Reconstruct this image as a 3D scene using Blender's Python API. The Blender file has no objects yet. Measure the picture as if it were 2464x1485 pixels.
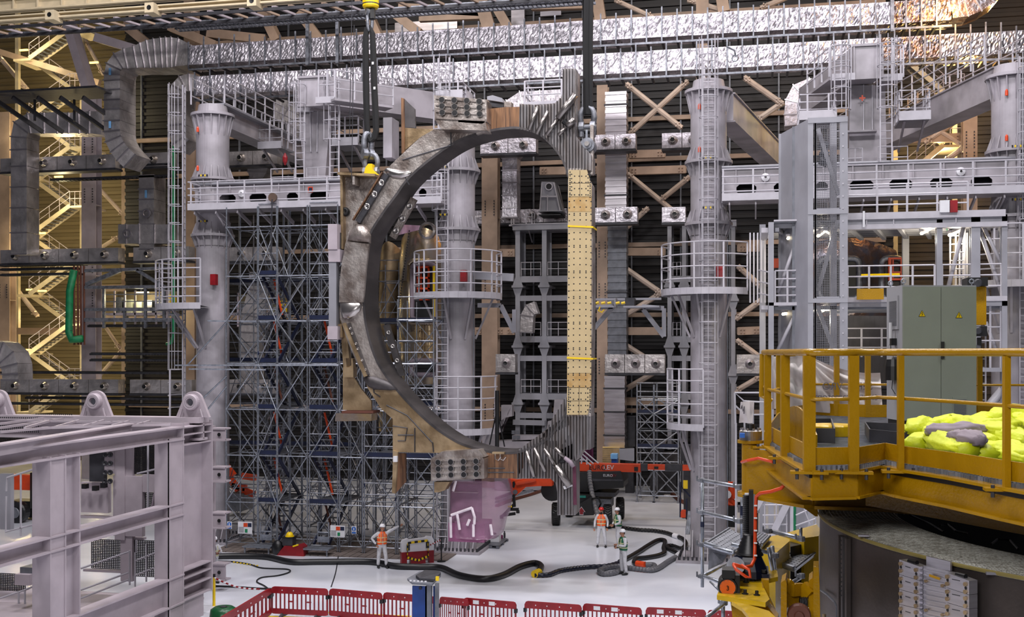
import bpy, bmesh, math, random
from mathutils import Vector, Matrix
random.seed(7)
C = bpy.context.scene.collection
# ------------------------------------------------------------------ camera
FPX, H0, HY = 2700.0, 8.8, 848.0
TH = math.atan(0.215)
cs, sn = math.cos(TH), math.sin(TH)
cam = bpy.data.cameras.new('camera'); camo = bpy.data.objects.new('camera', cam); C.objects.link(camo)
cam.sensor_width = 36; cam.lens = FPX/2464*36; cam.clip_end = 500; cam.clip_start = .1
cam.shift_y = -(HY-742.5)*-1/2464
camo.location = (0, 0, H0); camo.rotation_euler = (math.pi/2, 0, TH)
bpy.context.scene.camera = camo
# ------------------------------------------------------------------ world, lamps, exposure
w = bpy.data.worlds.new('world'); bpy.context.scene.world = w; w.use_nodes = True
w.node_tree.nodes['Background'].inputs[0].default_value = (.80, .78, .95, 1)
w.node_tree.nodes['Background'].inputs[1].default_value = .12
def area(x, y, z, sx, sy, p, col=(1, .97, .98), rot=(0, 0, 0)):
    l = bpy.data.lights.new('bay_or_fill_lamp', 'AREA'); l.shape = 'RECTANGLE'; l.size = sx; l.size_y = sy
    l.energy = p; l.color = col
    o = bpy.data.objects.new('bay_or_fill_lamp', l); o.location = (x, y, z); o.rotation_euler = rot; C.objects.link(o)
def point(x, y, z, p, col, r=.25):
    l = bpy.data.lights.new('lamp', 'POINT'); l.energy = p; l.color = col; l.shadow_soft_size = r
    o = bpy.data.objects.new('lamp', l); o.location = (x, y, z); C.objects.link(o)
for x in (-22, -7, 8):
    area(x, 18, 34, 5, 3, 9500, rot=(math.radians(28), 0, 0))
    area(x, 36, 36, 4, 3, 7500, col=(1, .95, 1))
area(-6, -8, 17, 12, 5, 7000, rot=(math.radians(66), 0, 0))  # added front fill, brightens the faces turned to the camera
for x in (-24, -4, 16): area(x, 61, 37, 6, 3, 5200, col=(1, .90, .80), rot=(math.radians(-8), 0, 0))  # rear row added to brighten the dark background
area(9, 10, 20, 3, 3, 900, col=(.93, 1, .9), rot=(math.radians(20), 0, 0))  # small fill added over the right foreground for the vessel rim
vs = bpy.context.scene.view_settings
vs.view_transform = 'Standard'; vs.look = 'None'; vs.gamma = 1; vs.exposure = -1.2; vs.use_curve_mapping = False
# ------------------------------------------------------------------ pixel helpers (photo px -> point of a real plane)
def ray(px, py):
    a = (px-1232)/FPX; b = -(py-HY)/FPX
    return Vector((-sn+cs*a, cs+sn*a, b))
def P(px, py, Y):
    r = ray(px, py); return r*(Y/r.y)+Vector((0, 0, H0))
def PX(px, py, X):
    r = ray(px, py); return r*(X/r.x)+Vector((0, 0, H0))
def PZ(px, py, Z=0.):
    r = ray(px, py); return r*((Z-H0)/r.z)+Vector((0, 0, H0))
def V(*a): return Vector(a)
# ------------------------------------------------------------------ mesh builder
class M:
    def __init__(s): s.v = []; s.f = []; s.sm = False
    def add(s, v, f):
        n = len(s.v); s.v += [Vector(p) for p in v]; s.f += [tuple(i+n for i in q) for q in f]; return s
    def box(s, a, b):
        x0, x1 = sorted((a[0], b[0])); y0, y1 = sorted((a[1], b[1])); z0, z1 = sorted((a[2], b[2]))
        return s.add([(x0,y0,z0),(x1,y0,z0),(x1,y1,z0),(x0,y1,z0),(x0,y0,z1),(x1,y0,z1),(x1,y1,z1),(x0,y1,z1)],
            [(0,3,2,1),(4,5,6,7),(0,1,5,4),(1,2,6,5),(2,3,7,6),(3,0,4,7)])
    def frame(s, p, q, up=None):
        d = (q-p).normalized(); up = up or (V(0,0,1) if abs(d.z) < .95 else V(0,1,0))
        a = d.cross(up).normalized(); return a, a.cross(d).normalized()
    def bar(s, p, q, w=.1, h=None, up=None):
        p = Vector(p); q = Vector(q)
        if (q-p).length < 1e-6: return s
        h = h or w; a, b = s.frame(p, q, up)
        c = [a*(w/2*i)+b*(h/2*j) for i, j in ((-1,-1),(1,-1),(1,1),(-1,1))]
        return s.add([p+k for k in c]+[q+k for k in c], [(0,1,2,3),(7,6,5,4),(0,4,5,1),(1,5,6,2),(2,6,7,3),(3,7,4,0)])
    def ibeam(s, p, q, w=.3, h=.4, t=.03, up=None):
        p = Vector(p); q = Vector(q); a, b = s.frame(p, q, up)
        s.bar(p+b*(h/2-t/2), q+b*(h/2-t/2), w, t, up); s.bar(p-b*(h/2-t/2), q-b*(h/2-t/2), w, t, up)
        return s.bar(p, q, t, h-2*t, up)
    def tube(s, pts, r=.03, n=6, cap=True):
        pts = [Vector(p) for p in pts]; m = len(pts); base = len(s.v); a = None
        for i, p in enumerate(pts):
            d = (pts[min(i+1, m-1)]-pts[max(i-1, 0)])
            if d.length < 1e-9: d = V(0,0,1)
            d.normalize()
            if a is None:
                u = V(0,0,1) if abs(d.z) < .9 else V(0,1,0); a = d.cross(u).normalized()
            else:
                a = (a-d*a.dot(d)).normalized()
            b = d.cross(a); rr = r[i] if isinstance(r, (list, tuple)) else r
            s.v += [p+(a*math.cos(2*math.pi*k/n)+b*math.sin(2*math.pi*k/n))*rr for k in range(n)]
        for i in range(m-1):
            for k in range(n):
                k2 = (k+1) % n; o = base+i*n
                s.f.append((o+k, o+k2, o+n+k2, o+n+k))
        if cap:
            s.f.append(tuple(base+k for k in range(n))[::-1]); s.f.append(tuple(base+(m-1)*n+k for k in range(n)))
        return s
    def lathe(s, c, prof, n=24, axis='z', cap=True, a0=0, a1=2*math.pi):
        c = Vector(c); base = len(s.v); full = abs(a1-a0-2*math.pi) < 1e-6; m = n if full else n+1
        for r, z in prof:
            for k in range(m):
                t = a0+(a1-a0)*k/n; x, y = r*math.cos(t), r*math.sin(t)
                s.v.append(c+(V(x,y,z) if axis == 'z' else V(x,z,y) if axis == 'y' else V(z,x,y)))
        for i in range(len(prof)-1):
            for k in range(n):
                k2 = (k+1) % m; o = base+i*m
                s.f.append((o+k, o+k2, o+m+k2, o+m+k))
        if cap and full:
            s.f.append(tuple(base+k for k in range(m))[::-1]); s.f.append(tuple(base+(len(prof)-1)*m+k for k in range(m)))
        return s
    def prism(s, pts, vec):
        n = len(pts); vec = Vector(vec); b = len(s.v)
        s.v += [Vector(p) for p in pts]+[Vector(p)+vec for p in pts]
        s.f.append(tuple(range(b, b+n))[::-1]); s.f.append(tuple(range(b+n, b+2*n)))
        for i in range(n):
            j = (i+1) % n; s.f.append((b+i, b+j, b+n+j, b+n+i))
        return s
    def ball(s, c, r, n=10, sc=(1,1,1)):
        c = Vector(c); k = n//2; prof = [(r*math.sin(math.pi*i/k)+1e-5, -r*math.cos(math.pi*i/k)) for i in range(k+1)]
        b = len(s.v); s.lathe((0,0,0), prof, n)
        for i in range(b, len(s.v)): q = s.v[i]; s.v[i] = c+V(q.x*sc[0], q.y*sc[1], q.z*sc[2])
        return s
    def grid(s, fn, nu, nv):
        b = len(s.v)
        for j in range(nv+1):
            for i in range(nu+1): s.v.append(Vector(fn(i/nu, j/nv)))
        for j in range(nv):
            for i in range(nu):
                o = b+j*(nu+1)+i; s.f.append((o, o+1, o+nu+2, o+nu+1))
        return s
    def text(s, txt, origin, right, up, size, depth=.01):
        cu = bpy.data.curves.new('t', 'FONT'); cu.body = txt; cu.size = size; cu.extrude = depth/2
        o = bpy.data.objects.new('t', cu); C.objects.link(o); bpy.context.view_layer.update()
        me = bpy.data.meshes.new_from_object(o.evaluated_get(bpy.context.evaluated_depsgraph_get()))
        right = Vector(right).normalized(); up = Vector(up).normalized(); nn = right.cross(up)
        s.add([Vector(origin)+right*v.co.x+up*v.co.y+nn*v.co.z for v in me.vertices], [tuple(p.vertices) for p in me.polygons])
        bpy.data.objects.remove(o); bpy.data.curves.remove(cu); bpy.data.meshes.remove(me); return s
ORG = {}
def part(parent, name, m, mat, kind=None, label=None, smooth=None):
    o0 = ORG.get(parent.name, V(0,0,0)) if parent else V(0,0,0)
    me = bpy.data.meshes.new(name); me.from_pydata([tuple(p-o0) for p in m.v], [], m.f)
    if mat: me.materials.append(mat)
    if smooth or (smooth is None and m.sm): me.shade_smooth()
    o = bpy.data.objects.new(name, me); C.objects.link(o)
    if parent: o.parent = parent; ORG[o.name] = o0
    if kind: o['kind'] = kind
    if label: o['label'] = label
    return o
def sub(parent, name, m, mat, **k): return part(parent, name, m, mat, **k)
def thing(name, label, cat, loc=(0,0,0), group=None):
    o = bpy.data.objects.new(name, None); C.objects.link(o); o.location = loc; o['label'] = label; o['category'] = cat
    o.empty_display_size = .2
    if group: o['group'] = group
    ORG[o.name] = Vector(loc); return o
def one(name, m, mat, label=None, cat=None, group=None, kind=None, smooth=None):
    xs = [p.x for p in m.v]; ys = [p.y for p in m.v]; zs = [p.z for p in m.v]
    c = V((min(xs)+max(xs))/2, (min(ys)+max(ys))/2, min(zs))
    me = bpy.data.meshes.new(name); me.from_pydata([tuple(p-c) for p in m.v], [], m.f); me.materials.append(mat)
    if smooth or (smooth is None and m.sm): me.shade_smooth()
    o = bpy.data.objects.new(name, me); C.objects.link(o); o.location = c; ORG[o.name] = c
    if label: o['label'] = label
    if cat: o['category'] = cat
    if group: o['group'] = group
    if kind: o['kind'] = kind
    return o
def dup(root, loc, rotz=0, label=None, group=None):
    r = root.copy(); C.objects.link(r); r.location = loc; r.rotation_euler = (0, 0, rotz)
    if label: r['label'] = label
    if group: r['group'] = group
    for ch in list(root.children):
        c = ch.copy(); C.objects.link(c); c.parent = r
        for g in list(ch.children):
            d = g.copy(); C.objects.link(d); d.parent = c
    return r
# ------------------------------------------------------------------ materials
def lin(c): return tuple((x/12.92 if x <= .04045 else ((x+.055)/1.055)**2.4) for x in c)
def mat(name, rgb, rough=.5, metal=0., var=.12, scale=3., bump=0., bscale=20., rgb2=None, emit=0., stretch=(1,1,1), alpha=None, trans=0., wave=None, tscale=None):
    m = bpy.data.materials.new(name); m.use_nodes = True; nt = m.node_tree; n = nt.nodes; L = nt.links
    b = n['Principled BSDF']; col = lin(rgb)
    b.inputs['Roughness'].default_value = rough; b.inputs['Metallic'].default_value = metal
    tc = n.new('ShaderNodeTexCoord'); mp = n.new('ShaderNodeMapping'); mp.inputs['Scale'].default_value = stretch
    L.new(tc.outputs['Object'], mp.inputs[0])
    nz = n.new('ShaderNodeTexNoise'); nz.inputs['Scale'].default_value = scale; nz.inputs['Detail'].default_value = 5
    L.new(mp.outputs[0], nz.inputs['Vector'])
    rp = n.new('ShaderNodeValToRGB'); e = rp.color_ramp.elements
    c2 = lin(rgb2) if rgb2 else tuple(x*(1-var) for x in col); c1 = col if rgb2 else tuple(min(1, x*(1+var)) for x in col)
    e[0].position = .38; e[0].color = (*c2, 1); e[1].position = .62; e[1].color = (*c1, 1)
    L.new(nz.outputs[0], rp.inputs[0]); L.new(rp.outputs[0], b.inputs['Base Color'])
    if bump:
        n2 = n.new('ShaderNodeTexNoise'); n2.inputs['Scale'].default_value = bscale; n2.inputs['Detail'].default_value = 3
        L.new(mp.outputs[0], n2.inputs['Vector'])
        bp = n.new('ShaderNodeBump'); bp.inputs['Strength'].default_value = min(1, bump); bp.inputs['Distance'].default_value = .05
        L.new(n2.outputs[0], bp.inputs['Height']); L.new(bp.outputs[0], b.inputs['Normal'])
    if emit:
        b.inputs['Emission Color'].default_value = (*col, 1); b.inputs['Emission Strength'].default_value = emit
    if trans: b.inputs['Transmission Weight'].default_value = trans; b.inputs['IOR'].default_value = 1.1
    if alpha is not None: b.inputs['Alpha'].default_value = alpha
    return m
K = {}
K['cream2'] = None
K['tower'] = mat('tower_paint', (.64,.62,.65), .45, var=.14, scale=.8, rgb2=(.53,.515,.535))
K['tower2'] = mat('grey_tower_paint', (.55,.55,.58), .45, var=.1, scale=.8)
K['tubem'] = mat('brushed_conductor_tube', (.56,.54,.53), .3, .9, var=0)
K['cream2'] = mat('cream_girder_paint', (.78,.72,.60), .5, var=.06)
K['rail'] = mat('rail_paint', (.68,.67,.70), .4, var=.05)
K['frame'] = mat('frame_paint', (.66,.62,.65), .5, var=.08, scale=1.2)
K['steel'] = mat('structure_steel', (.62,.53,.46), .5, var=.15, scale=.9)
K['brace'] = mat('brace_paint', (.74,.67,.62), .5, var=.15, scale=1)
K['dark'] = mat('dark_steel', (.23,.23,.25), .5, .3, var=.2)
K['grey'] = mat('mid_grey_steel', (.42,.43,.46), .45, .3, var=.15)
K['black'] = mat('black_plastic', (.06,.06,.07), .45, var=.2)
K['galv'] = mat('galvanised_tube', (.62,.64,.68), .35, .8, var=.2, scale=8)
K['galvd'] = mat('worn_galvanised_tube', (.50,.51,.54), .45, .6, var=.3, scale=5)
K['blue'] = mat('blue_deck', (.06,.10,.22), .5, var=.2)
K['blue2'] = mat('blue_post_paint', (.05,.22,.50), .4, var=.1)
K['orange'] = mat('orange_paint', (.80,.25,.06), .4, var=.08)
K['red'] = mat('red_plastic', (.50,.06,.10), .4, var=.15)
K['green'] = mat('green_conduit', (.05,.48,.30), .5, var=.2)
K['yellow'] = mat('yellow_paint', (.90,.76,.03), .4, var=.05)
K['amber'] = mat('amber_paint', (.63,.47,.03), .26, var=.07, scale=1.5, bump=.12, bscale=30)
K['amber2'] = mat('bright_yellow_steel', (.80,.65,.05), .3, var=.08, scale=2, bump=.1, bscale=25)
K['white'] = mat('white_plastic', (.82,.82,.84), .5, var=.04)
K['foil'] = mat('aluminium_foil_wrap', (.82,.80,.83), .4, .85, var=.25, scale=2.5, bump=1, bscale=6)
K['foild'] = mat('dull_foil_wrap', (.74,.72,.72), .36, .7, var=.3, scale=.7, bump=.8, bscale=4)
K['sheet'] = mat('smooth_sheet_metal', (.74,.72,.74), .28, .9, var=.15, scale=.6, stretch=(1,1,6))
K['coil'] = mat('machined_coil_steel', (.72,.69,.67), .38, .7, scale=1.3, rgb2=(.47,.425,.40), bump=.35, bscale=9)
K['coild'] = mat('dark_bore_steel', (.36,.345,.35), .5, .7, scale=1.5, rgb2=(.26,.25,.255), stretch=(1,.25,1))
K['coilg'] = mat('golden_coil_steel', (.72,.63,.50), .42, .7, scale=1.3, rgb2=(.52,.44,.33), bump=.15, bscale=10)
K['coilc'] = mat('coppery_coil_steel', (.66,.50,.38), .35, .8, scale=3, rgb2=(.46,.36,.30), stretch=(4,1,.3))
K['ribst'] = mat('ribbed_plate_steel', (.60,.59,.60), .42, .75, scale=2, rgb2=(.50,.47,.46), stretch=(3,1,.4))
K['polish'] = mat('polished_steel', (.74,.72,.71), .25, .95, var=.1)
K['cream'] = mat('cream_epoxy_plate', (.72,.64,.48), .45, var=.05, scale=2)
K['creamy'] = mat('yellowed_epoxy_plate', (.66,.52,.30), .45, var=.12, scale=4, rgb2=(.71,.60,.41))
K['wall'] = mat('dark_cladding', (.13,.12,.125), .55, .2, var=.15, scale=.5)
K['wallr'] = mat('brown_cladding', (.26,.22,.18), .6, var=.15, scale=.4)
K['wallb'] = mat('beige_cladding', (.34,.30,.22), .6, var=.1, scale=.4)
K['hosek'] = mat('black_hose_rubber', (.07,.07,.085), .4, var=.2)
K['hoseg'] = mat('grey_hose_rubber', (.38,.38,.40), .45, var=.2, scale=20)
K['cover'] = mat('white_coverall', (.74,.74,.76), .75, var=.08, scale=10, bump=.3, bscale=12)
K['vesto'] = mat('orange_vest', (.92,.35,.08), .6, var=.05)
K['vestg'] = mat('green_vest', (.05,.36,.24), .6, var=.1)
K['reflect'] = mat('reflective_tape', (.80,.80,.62), .4, var=.05)
K['skin'] = mat('skin', (.62,.44,.35), .5, var=.06, scale=12)
K['hair'] = mat('dark_hair', (.10,.07,.06), .7)
K['helmet'] = mat('white_helmet', (.88,.88,.90), .3, var=.03)
K['helmetr'] = mat('red_helmet', (.72,.12,.12), .3, var=.03)
K['tarp'] = mat('lime_tarpaulin', (.78,.82,.05), .55, var=.08, scale=3, bump=.3, bscale=8)
K['mauve'] = mat('mauve_cloth', (.55,.50,.54), .7, var=.1)
K['cab'] = mat('cabinet_paint', (.55,.57,.53), .5, var=.03, scale=2, bump=.08, bscale=200)
K['cabs'] = mat('cabinet_side_paint', (.60,.60,.62), .5, var=.03, scale=2)
K['banner'] = mat('white_banner_cloth', (.80,.77,.77), .8, var=.04, scale=2)
K['ink'] = mat('faded_print', (.42,.40,.42), .8)
K['orangeplate'] = mat('orange_plate', (.85,.38,.08), .4)
K['vessel'] = mat('dark_vessel_steel', (.33,.30,.29), .42, .6, scale=.9, rgb2=(.26,.235,.225), bump=.05)
K['weave'] = mat('woven_fibre_top', (.70,.70,.67), .5, var=.15, scale=6, rgb2=(.50,.49,.45), stretch=(1,6,1))
K['alu'] = mat('milled_aluminium', (.78,.77,.80), .32, .85, var=.1, scale=2, stretch=(1,1,9))
K['navy'] = mat('navy_gearbox', (.05,.07,.15), .35)
K['purple'] = mat('pink_film', (.66,.50,.61), .22, var=.1, scale=3, bump=.6, bscale=5, alpha=.45)
K['tape'] = mat('white_tape', (.90,.86,.89), .5)
K['gold'] = mat('gold_shield', (.80,.70,.52), .25, .9, rgb2=(.74,.70,.66), scale=1.5, bump=.3, bscale=3)
K['copper'] = mat('foil_painted_orange_lit', (.62,.50,.43), .3, .9, rgb2=(.52,.52,.56), scale=2, bump=.8, bscale=4)  # silver foil with orange lamp light put into its colour
K['shirt'] = mat('dark_cloth', (.05,.05,.06), .8)
K['conc'] = mat('concrete', (.36,.35,.35), .8, rgb2=(.28,.27,.27), scale=.8)
K['lampw'] = mat('lamp_tube_glow', (1,.93,.78), .5, emit=9)
K['lampy'] = mat('sodium_lamp_glow', (1,.80,.40), .5, emit=9)
K['signb'] = mat('blue_sign', (.10,.36,.70), .5)
K['rust'] = mat('rust_brown', (.36,.20,.15), .6)
K['bluew'] = mat('pale_blue_tag', (.45,.66,.85), .5)
K['mesh'] = mat('wire_mesh_steel', (.50,.50,.53), .5, .5)
K['wood'] = mat('scaffold_board', (.42,.38,.36), .7, var=.2, scale=3, stretch=(1,8,1))
# floor: pale grey resin with soft scuffs
m = mat('pale_resin_floor', (.86,.87,.90), .25, var=.05, scale=.25, rgb2=(.79,.80,.84), bump=.03, bscale=1.5); K['floor'] = m
# ================================================================== the hall itself
def quadplane(x0, x1, y0, y1, z, t): return M().box((x0, y0, z-t), (x1, y1, z))
one('floor', quadplane(-62, 56, -12, 92, 0, .3), K['floor'], kind='structure')
def cladding(x0, x1, Y, z0, z1, pitch, dep):
    m = M(); pr = []; z = z0
    while z < z1-1e-6:
        pr += [(Y, z), (Y, z+pitch*.42), (Y+dep, z+pitch*.5), (Y+dep, z+pitch*.92)]; z += pitch
    pr.append((Y, z))
    m.v = [V(x0, a, b) for a, b in pr]+[V(x1, a, b) for a, b in pr]; n = len(pr)
    m.f = [(i, n+i, n+i+1, i+1) for i in range(n-1)]
    k = len(m.v); m.v += [V(x0, Y+.3, z0), V(x1, Y+.3, z0), V(x1, Y+.3, z), V(x0, Y+.3, z)]; m.f.append((k, k+1, k+2, k+3)[::-1])
    return m
xa = P(300, 800, 74).x; xb = P(2150, 800, 74).x
wl = one('wall_back', cladding(xa, xb, 74, 0, 40, .5, .12), K['wall'], kind='structure')
wb = one('wall_left', cladding(-62, P(470, 800, 82).x, 82, 0, 42, .6, .12), K['wallb'], kind='structure')
wr = one('wall_right', cladding(P(2080, 800, 80).x, 56, 80, 0, 42, .6, .12), K['wallr'], kind='structure')
# cladding joints: vertical seams standing proud of the dark wall
for i, px in enumerate(range(340, 2150, 118)):
    a = P(px, 848, 73.9); part(wl, 'seam_strip', M().box((a.x-.05, 73.86, 0.1), (a.x+.05, 74.02, 39.9)), K['grey'])
for i, py in enumerate((60, 300, 395, 595, 760, 985)):
    a = P(1232, py, 73.8); part(wl, 'sheeting_rail', M().box((xa+.5, 73.7, a.z-.14), (xb-.5, 73.98, a.z+.14)), K['steel'])
for px0, px1, py0, py1 in ((1300, 1360, 20, 90), (1470, 1560, 30, 120), (640, 800, 60, 110)):
    pass
# window-like louvre bays high on the back wall
for i, (p0, p1, q0, q1) in enumerate(((950, 1100, 55, 68), (1230, 1262, 20, 60), (1300, 1350, 28, 36))):
    a = P(p0, q0, 73.6); b = P(p1, q1, 73.6)
    part(wl, 'light_strip_panel', M().box((a.x, 73.6, b.z), (b.x, 73.9, a.z)), K['sheet'])
# ------------------------------------------------------------------ main steel columns of the hall wall
def hcolumn(px, pw, y0, y1, Y, label, mt='steel', bolts=()):
    Y += 11
    a = P(px-pw/2, y0, Y); b = P(px+pw/2, y0, Y); z0 = max(0, P(px, y1, Y).z); z0 = 0 if y1 > 1000 else z0
    r = thing('steel_column', label, 'column', ((a.x+b.x)/2, Y+.3, z0)); w2 = abs(b.x-a.x); x = a.x; xx = b.x
    part(r, 'flange', M().box((x, Y, z0), (xx, Y+.07, a.z)), K[mt]); part(r, 'flange', M().box((x, Y+.7, z0), (xx, Y+.77, a.z)), K[mt])
    part(r, 'web', M().box(((x+xx)/2-.04, Y+.07, z0), ((x+xx)/2+.04, Y+.7, a.z)), K[mt])
    for q in bolts:
        c = P(px, q, Y-.02); m = M()
        for i in (-1, 1):
            for j in range(6): m.box((c.x+i*w2*.28-.035, Y-.05, c.z-.5+j*.18), (c.x+i*w2*.28+.035, Y, c.z-.43+j*.18))
        part(r, 'splice_bolts', m, K['dark'], kind='stuff')
        part(r, 'stiffener', M().box((x, Y+.07, c.z-.7), (xx, Y+.7, c.z-.64)), K[mt])
    return r
hcolumn(213, 34, 215, 1100, 59, 'tall beige wall column standing left of the tall foil down duct', 'frame', bolts=(350, 470, 640, 720))
hcolumn(1178, 38, 240, 1100, 60, 'beige wall column seen through the bore of the big steel coil', bolts=(500, 690, 990))
hcolumn(1449, 26, 205, 1120, 58.6, 'beige wall column directly right of the cream plated coil leg', bolts=(600, 700, 880))
hcolumn(303, 22, 330, 970, 64, 'slimmer beige column in the yellow light beside the cross shaped duct', bolts=(560,))
hcolumn(8, 30, 270, 1000, 60, 'beige column at the extreme left edge behind the far foil duct', bolts=(700,))
hcolumn(2335, 34, 195, 1000, 58.6, 'beige column between the two grey inclined beams on the right', bolts=(335, 385))
hcolumn(1690, 30, 0, 1000, 60, 'beige wall column mostly hidden behind the caged tower', bolts=())
hcolumn(455, 26, 0, 1100, 60.5, 'beige wall column behind the left white tower', bolts=())
def strut(name, label, cat, p, q, Y, r=.13, mt='brace', gusset=True, box=None, Y2=None):
    Y += 11; r *= 1.18; box = box and (box[0]*1.18, box[1]*1.18)
    a = P(p[0], p[1], Y); b = P(q[0], q[1], Y2 or Y)
    m = M()
    if box: m.bar(a, b, box[0], box[1])
    else: m.tube([a, b], r, 8); m.sm = False
    c = (a+b)/2; t = thing(name, label, cat, (c.x, c.y, min(a.z, b.z))); part(t, 'brace_tube' if not box else 'beam_body', m, K[mt])
    if gusset:
        d = (b-a).normalized()
        for e, s in ((a, 1), (b, -1)):
            g = M(); g.bar(e-d*s*.05, e+d*s*.55, .05, .42, V(0,1,0) if not box else None); bo = e+d*s*.3
            for i in (-1, 1):
                for j in (-1, 1): g.box((bo.x+i*.1-.04, Y-.3, bo.z+j*.1-.04), (bo.x+i*.1+.04, Y-.02, bo.z+j*.1+.04))
            part(t, 'gusset_plate', g, K[mt])
    return t
BR = [((1507,202),(1640,308),.15,'upper right falling tube of the crossed pair beside the coil'),((1515,322),(1655,195),.15,'upper right rising tube of the crossed pair beside the coil'),
 ((1480,0),(1572,42),.13,'short tube brace falling right above the foil ducts'),((1510,418),(1625,512),.14,'tube brace falling right under the short nozzle duct'),
 ((1588,483),(1660,425),.14,'tube brace rising right to the caged tower at mid height'),((1470,582),(1560,500),.14,'tube brace rising right above the upper wall beam'),
 ((1470,622),(1592,706),.15,'tube brace falling right below the upper wall beam'),((1470,780),(1590,706),.15,'tube brace rising right above the middle wall beam'),
 ((1470,808),(1592,886),.15,'tube brace falling right below the middle wall beam'),((1500,940),(1592,886),.15,'lowest tube brace rising right beside the caged tower'),
 ((1775,640),(1832,690),.15,'tube brace falling right just right of the caged tower'),((1770,768),(1832,722),.15,'tube brace rising right just right of the caged tower'),
 ((1772,818),(1832,862),.14,'low tube brace falling right beside the white guard ring'),((1768,942),(1832,905),.14,'lowest tube brace right of the caged tower'),
 ((1790,186),(1882,250),.16,'thick tube brace falling right under the lower foil duct'),((1818,292),(1885,246),.16,'thick tube brace rising right under the lower foil duct'),
 ((0,138),(65,215),.16,'sand coloured tube brace at the far left top'),((205,97),(250,180),.13,'dark toned tube brace beside the bent foil duct'),
 ((230,445),(300,520),.13,'tube brace falling right beside the cross shaped duct'),((220,610),(285,570),.13,'tube brace rising right into the cross shaped duct'),
 ((20,670),(90,760),.15,'tube brace crossing the stair tower at mid height'),((205,715),(290,840),.12,'thin tube brace behind the green conduit'),
 ((235,910),(300,835),.14,'tube brace rising right under the cable trays'),((2225,345),(2330,270),.14,'warm lit tube brace rising towards the right column'),
 ((2270,390),(2340,340),.14,'lower warm lit tube brace beside the right column'),((2210,285),(2325,355),.13,'warm lit tube brace falling towards the right column'),
 ((1655,0),(1755,30),.15,'tube brace above the ducts over the caged tower'),((1830,20),(1925,-20),.15,'tube brace rising right at the very top right of the middle')]
for p, q, r, lb in BR:
    Yb = 64.5 if p[0] < 300 else 60.2
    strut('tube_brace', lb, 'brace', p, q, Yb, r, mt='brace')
HB = [((1455,606),(1600,606),'beige wall beam level with the caged tower platform'),((1455,797),(1600,797),'beige wall beam below the caged tower platform'),
 ((1455,965),(1600,967),'lowest beige wall beam behind the small scaffold'),((1195,609),(1240,609),'short beige beam between bore column and grey frame'),
 ((1195,797),(1240,797),'short lower beige beam between bore column and grey frame'),((1060,797),(1165,797),'beige beam behind the middle column'),
 ((1515,372),(1600,370),'pale beam just below the short nozzle ducts'),((1515,412),(1650,408),'beige beam above the dark louvres'),
 ((1300,412),(1440,410),'beige beam seen through the upper bore'),((1775,597),(1832,596),'short beam right of the caged tower upper'),((1775,797),(1832,795),'short beam right of the caged tower lower'),
 ((0,568),(60,570),'beige beam at the left edge beside the grey foil duct'),((0,797),(180,797),'beige beam crossing the stair tower low down'),
 ((215,695),(420,690),'pale beam above the lit control room'),((215,767),(430,765),'pale beam below the lit control room'),((2190,335),(2320,331),'warm lit beam on the right upper wall')]
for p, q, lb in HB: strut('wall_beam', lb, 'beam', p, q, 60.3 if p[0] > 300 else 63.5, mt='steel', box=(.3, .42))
# slanted roof legs and rafters above the ducts
RL = [((168,60),(215,215),.85,'big slanted grey leg leaning left at the upper left'),((625,10),(668,100),.7,'slanted beige leg above the upper foil duct, leftmost'),
 ((885,30),(912,90),.7,'slanted beige leg beside the left sling'),((1158,0),(1178,70),.7,'slanted beige leg with a forked top above the ducts'),
 ((1438,0),(1446,50),.6,'slanted beige leg beside the right sling'),((1735,-15),(1742,30),.6,'slanted leg above the ducts at the right'),
 ((720,30),(780,110),.4,'dark rafter strut right of the leftmost slanted leg'),((945,30),(1010,80),.4,'rafter strut right of the left sling'),
 ((1190,10),(1225,70),.4,'right fork of the forked slanted leg'),((410,65),(520,110),.45,'dark rafter strut above the bent duct'),
 ((300,60),(410,150),.45,'rafter strut running down to the bent duct'),((960,20),(1160,30),.35,'horizontal beige roof tie left of the forked leg'),
 ((1280,14),(1440,10),.35,'horizontal beige roof tie right of the forked leg'),((500,80),(640,95),.35,'horizontal roof tie above the duct transition'),
 ((1010,42),(1160,36),.35,'lower horizontal roof tie'),((230,90),(330,120),.35,'yellow lit rafter by the slanted grey leg')]
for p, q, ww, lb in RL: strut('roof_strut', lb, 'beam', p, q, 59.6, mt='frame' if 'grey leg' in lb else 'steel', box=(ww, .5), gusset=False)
# ================================================================== foil wrapped ducts
rnd = random.Random(3)
def foil_seg(x0, x1, y0, y1, z0, z1, puff=.045, n=10):
    m = M(); nz = n
    def g(u, v, ax):
        e = min(u, 1-u, v, 1-v); q = (rnd.random()-.35)*puff*(1 if e > .01 else 0)
        if ax == 'f': return (x0+(x1-x0)*u, y0-q, z0+(z1-z0)*v)
        if ax == 'b': return (x0+(x1-x0)*u, y0+(y1-y0)*(1-v), z0-q)
        if ax == 't': return (x0+(x1-x0)*u, y0+(y1-y0)*v, z1+q)
        if ax == 'r': return (x1+q, y0+(y1-y0)*u, z0+(z1-z0)*v)
        return (x0-q, y1+(y0-y1)*u, z0+(z1-z0)*v)
    for ax in 'fbtrl': m.grid(lambda u, v: g(u, v, ax), n if ax in 'fbt' else 5, n)
    m.add([(x0,y1,z0),(x1,y1,z0),(x1,y1,z1),(x0,y1,z1)], [(3,2,1,0)])
    return m
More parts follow.
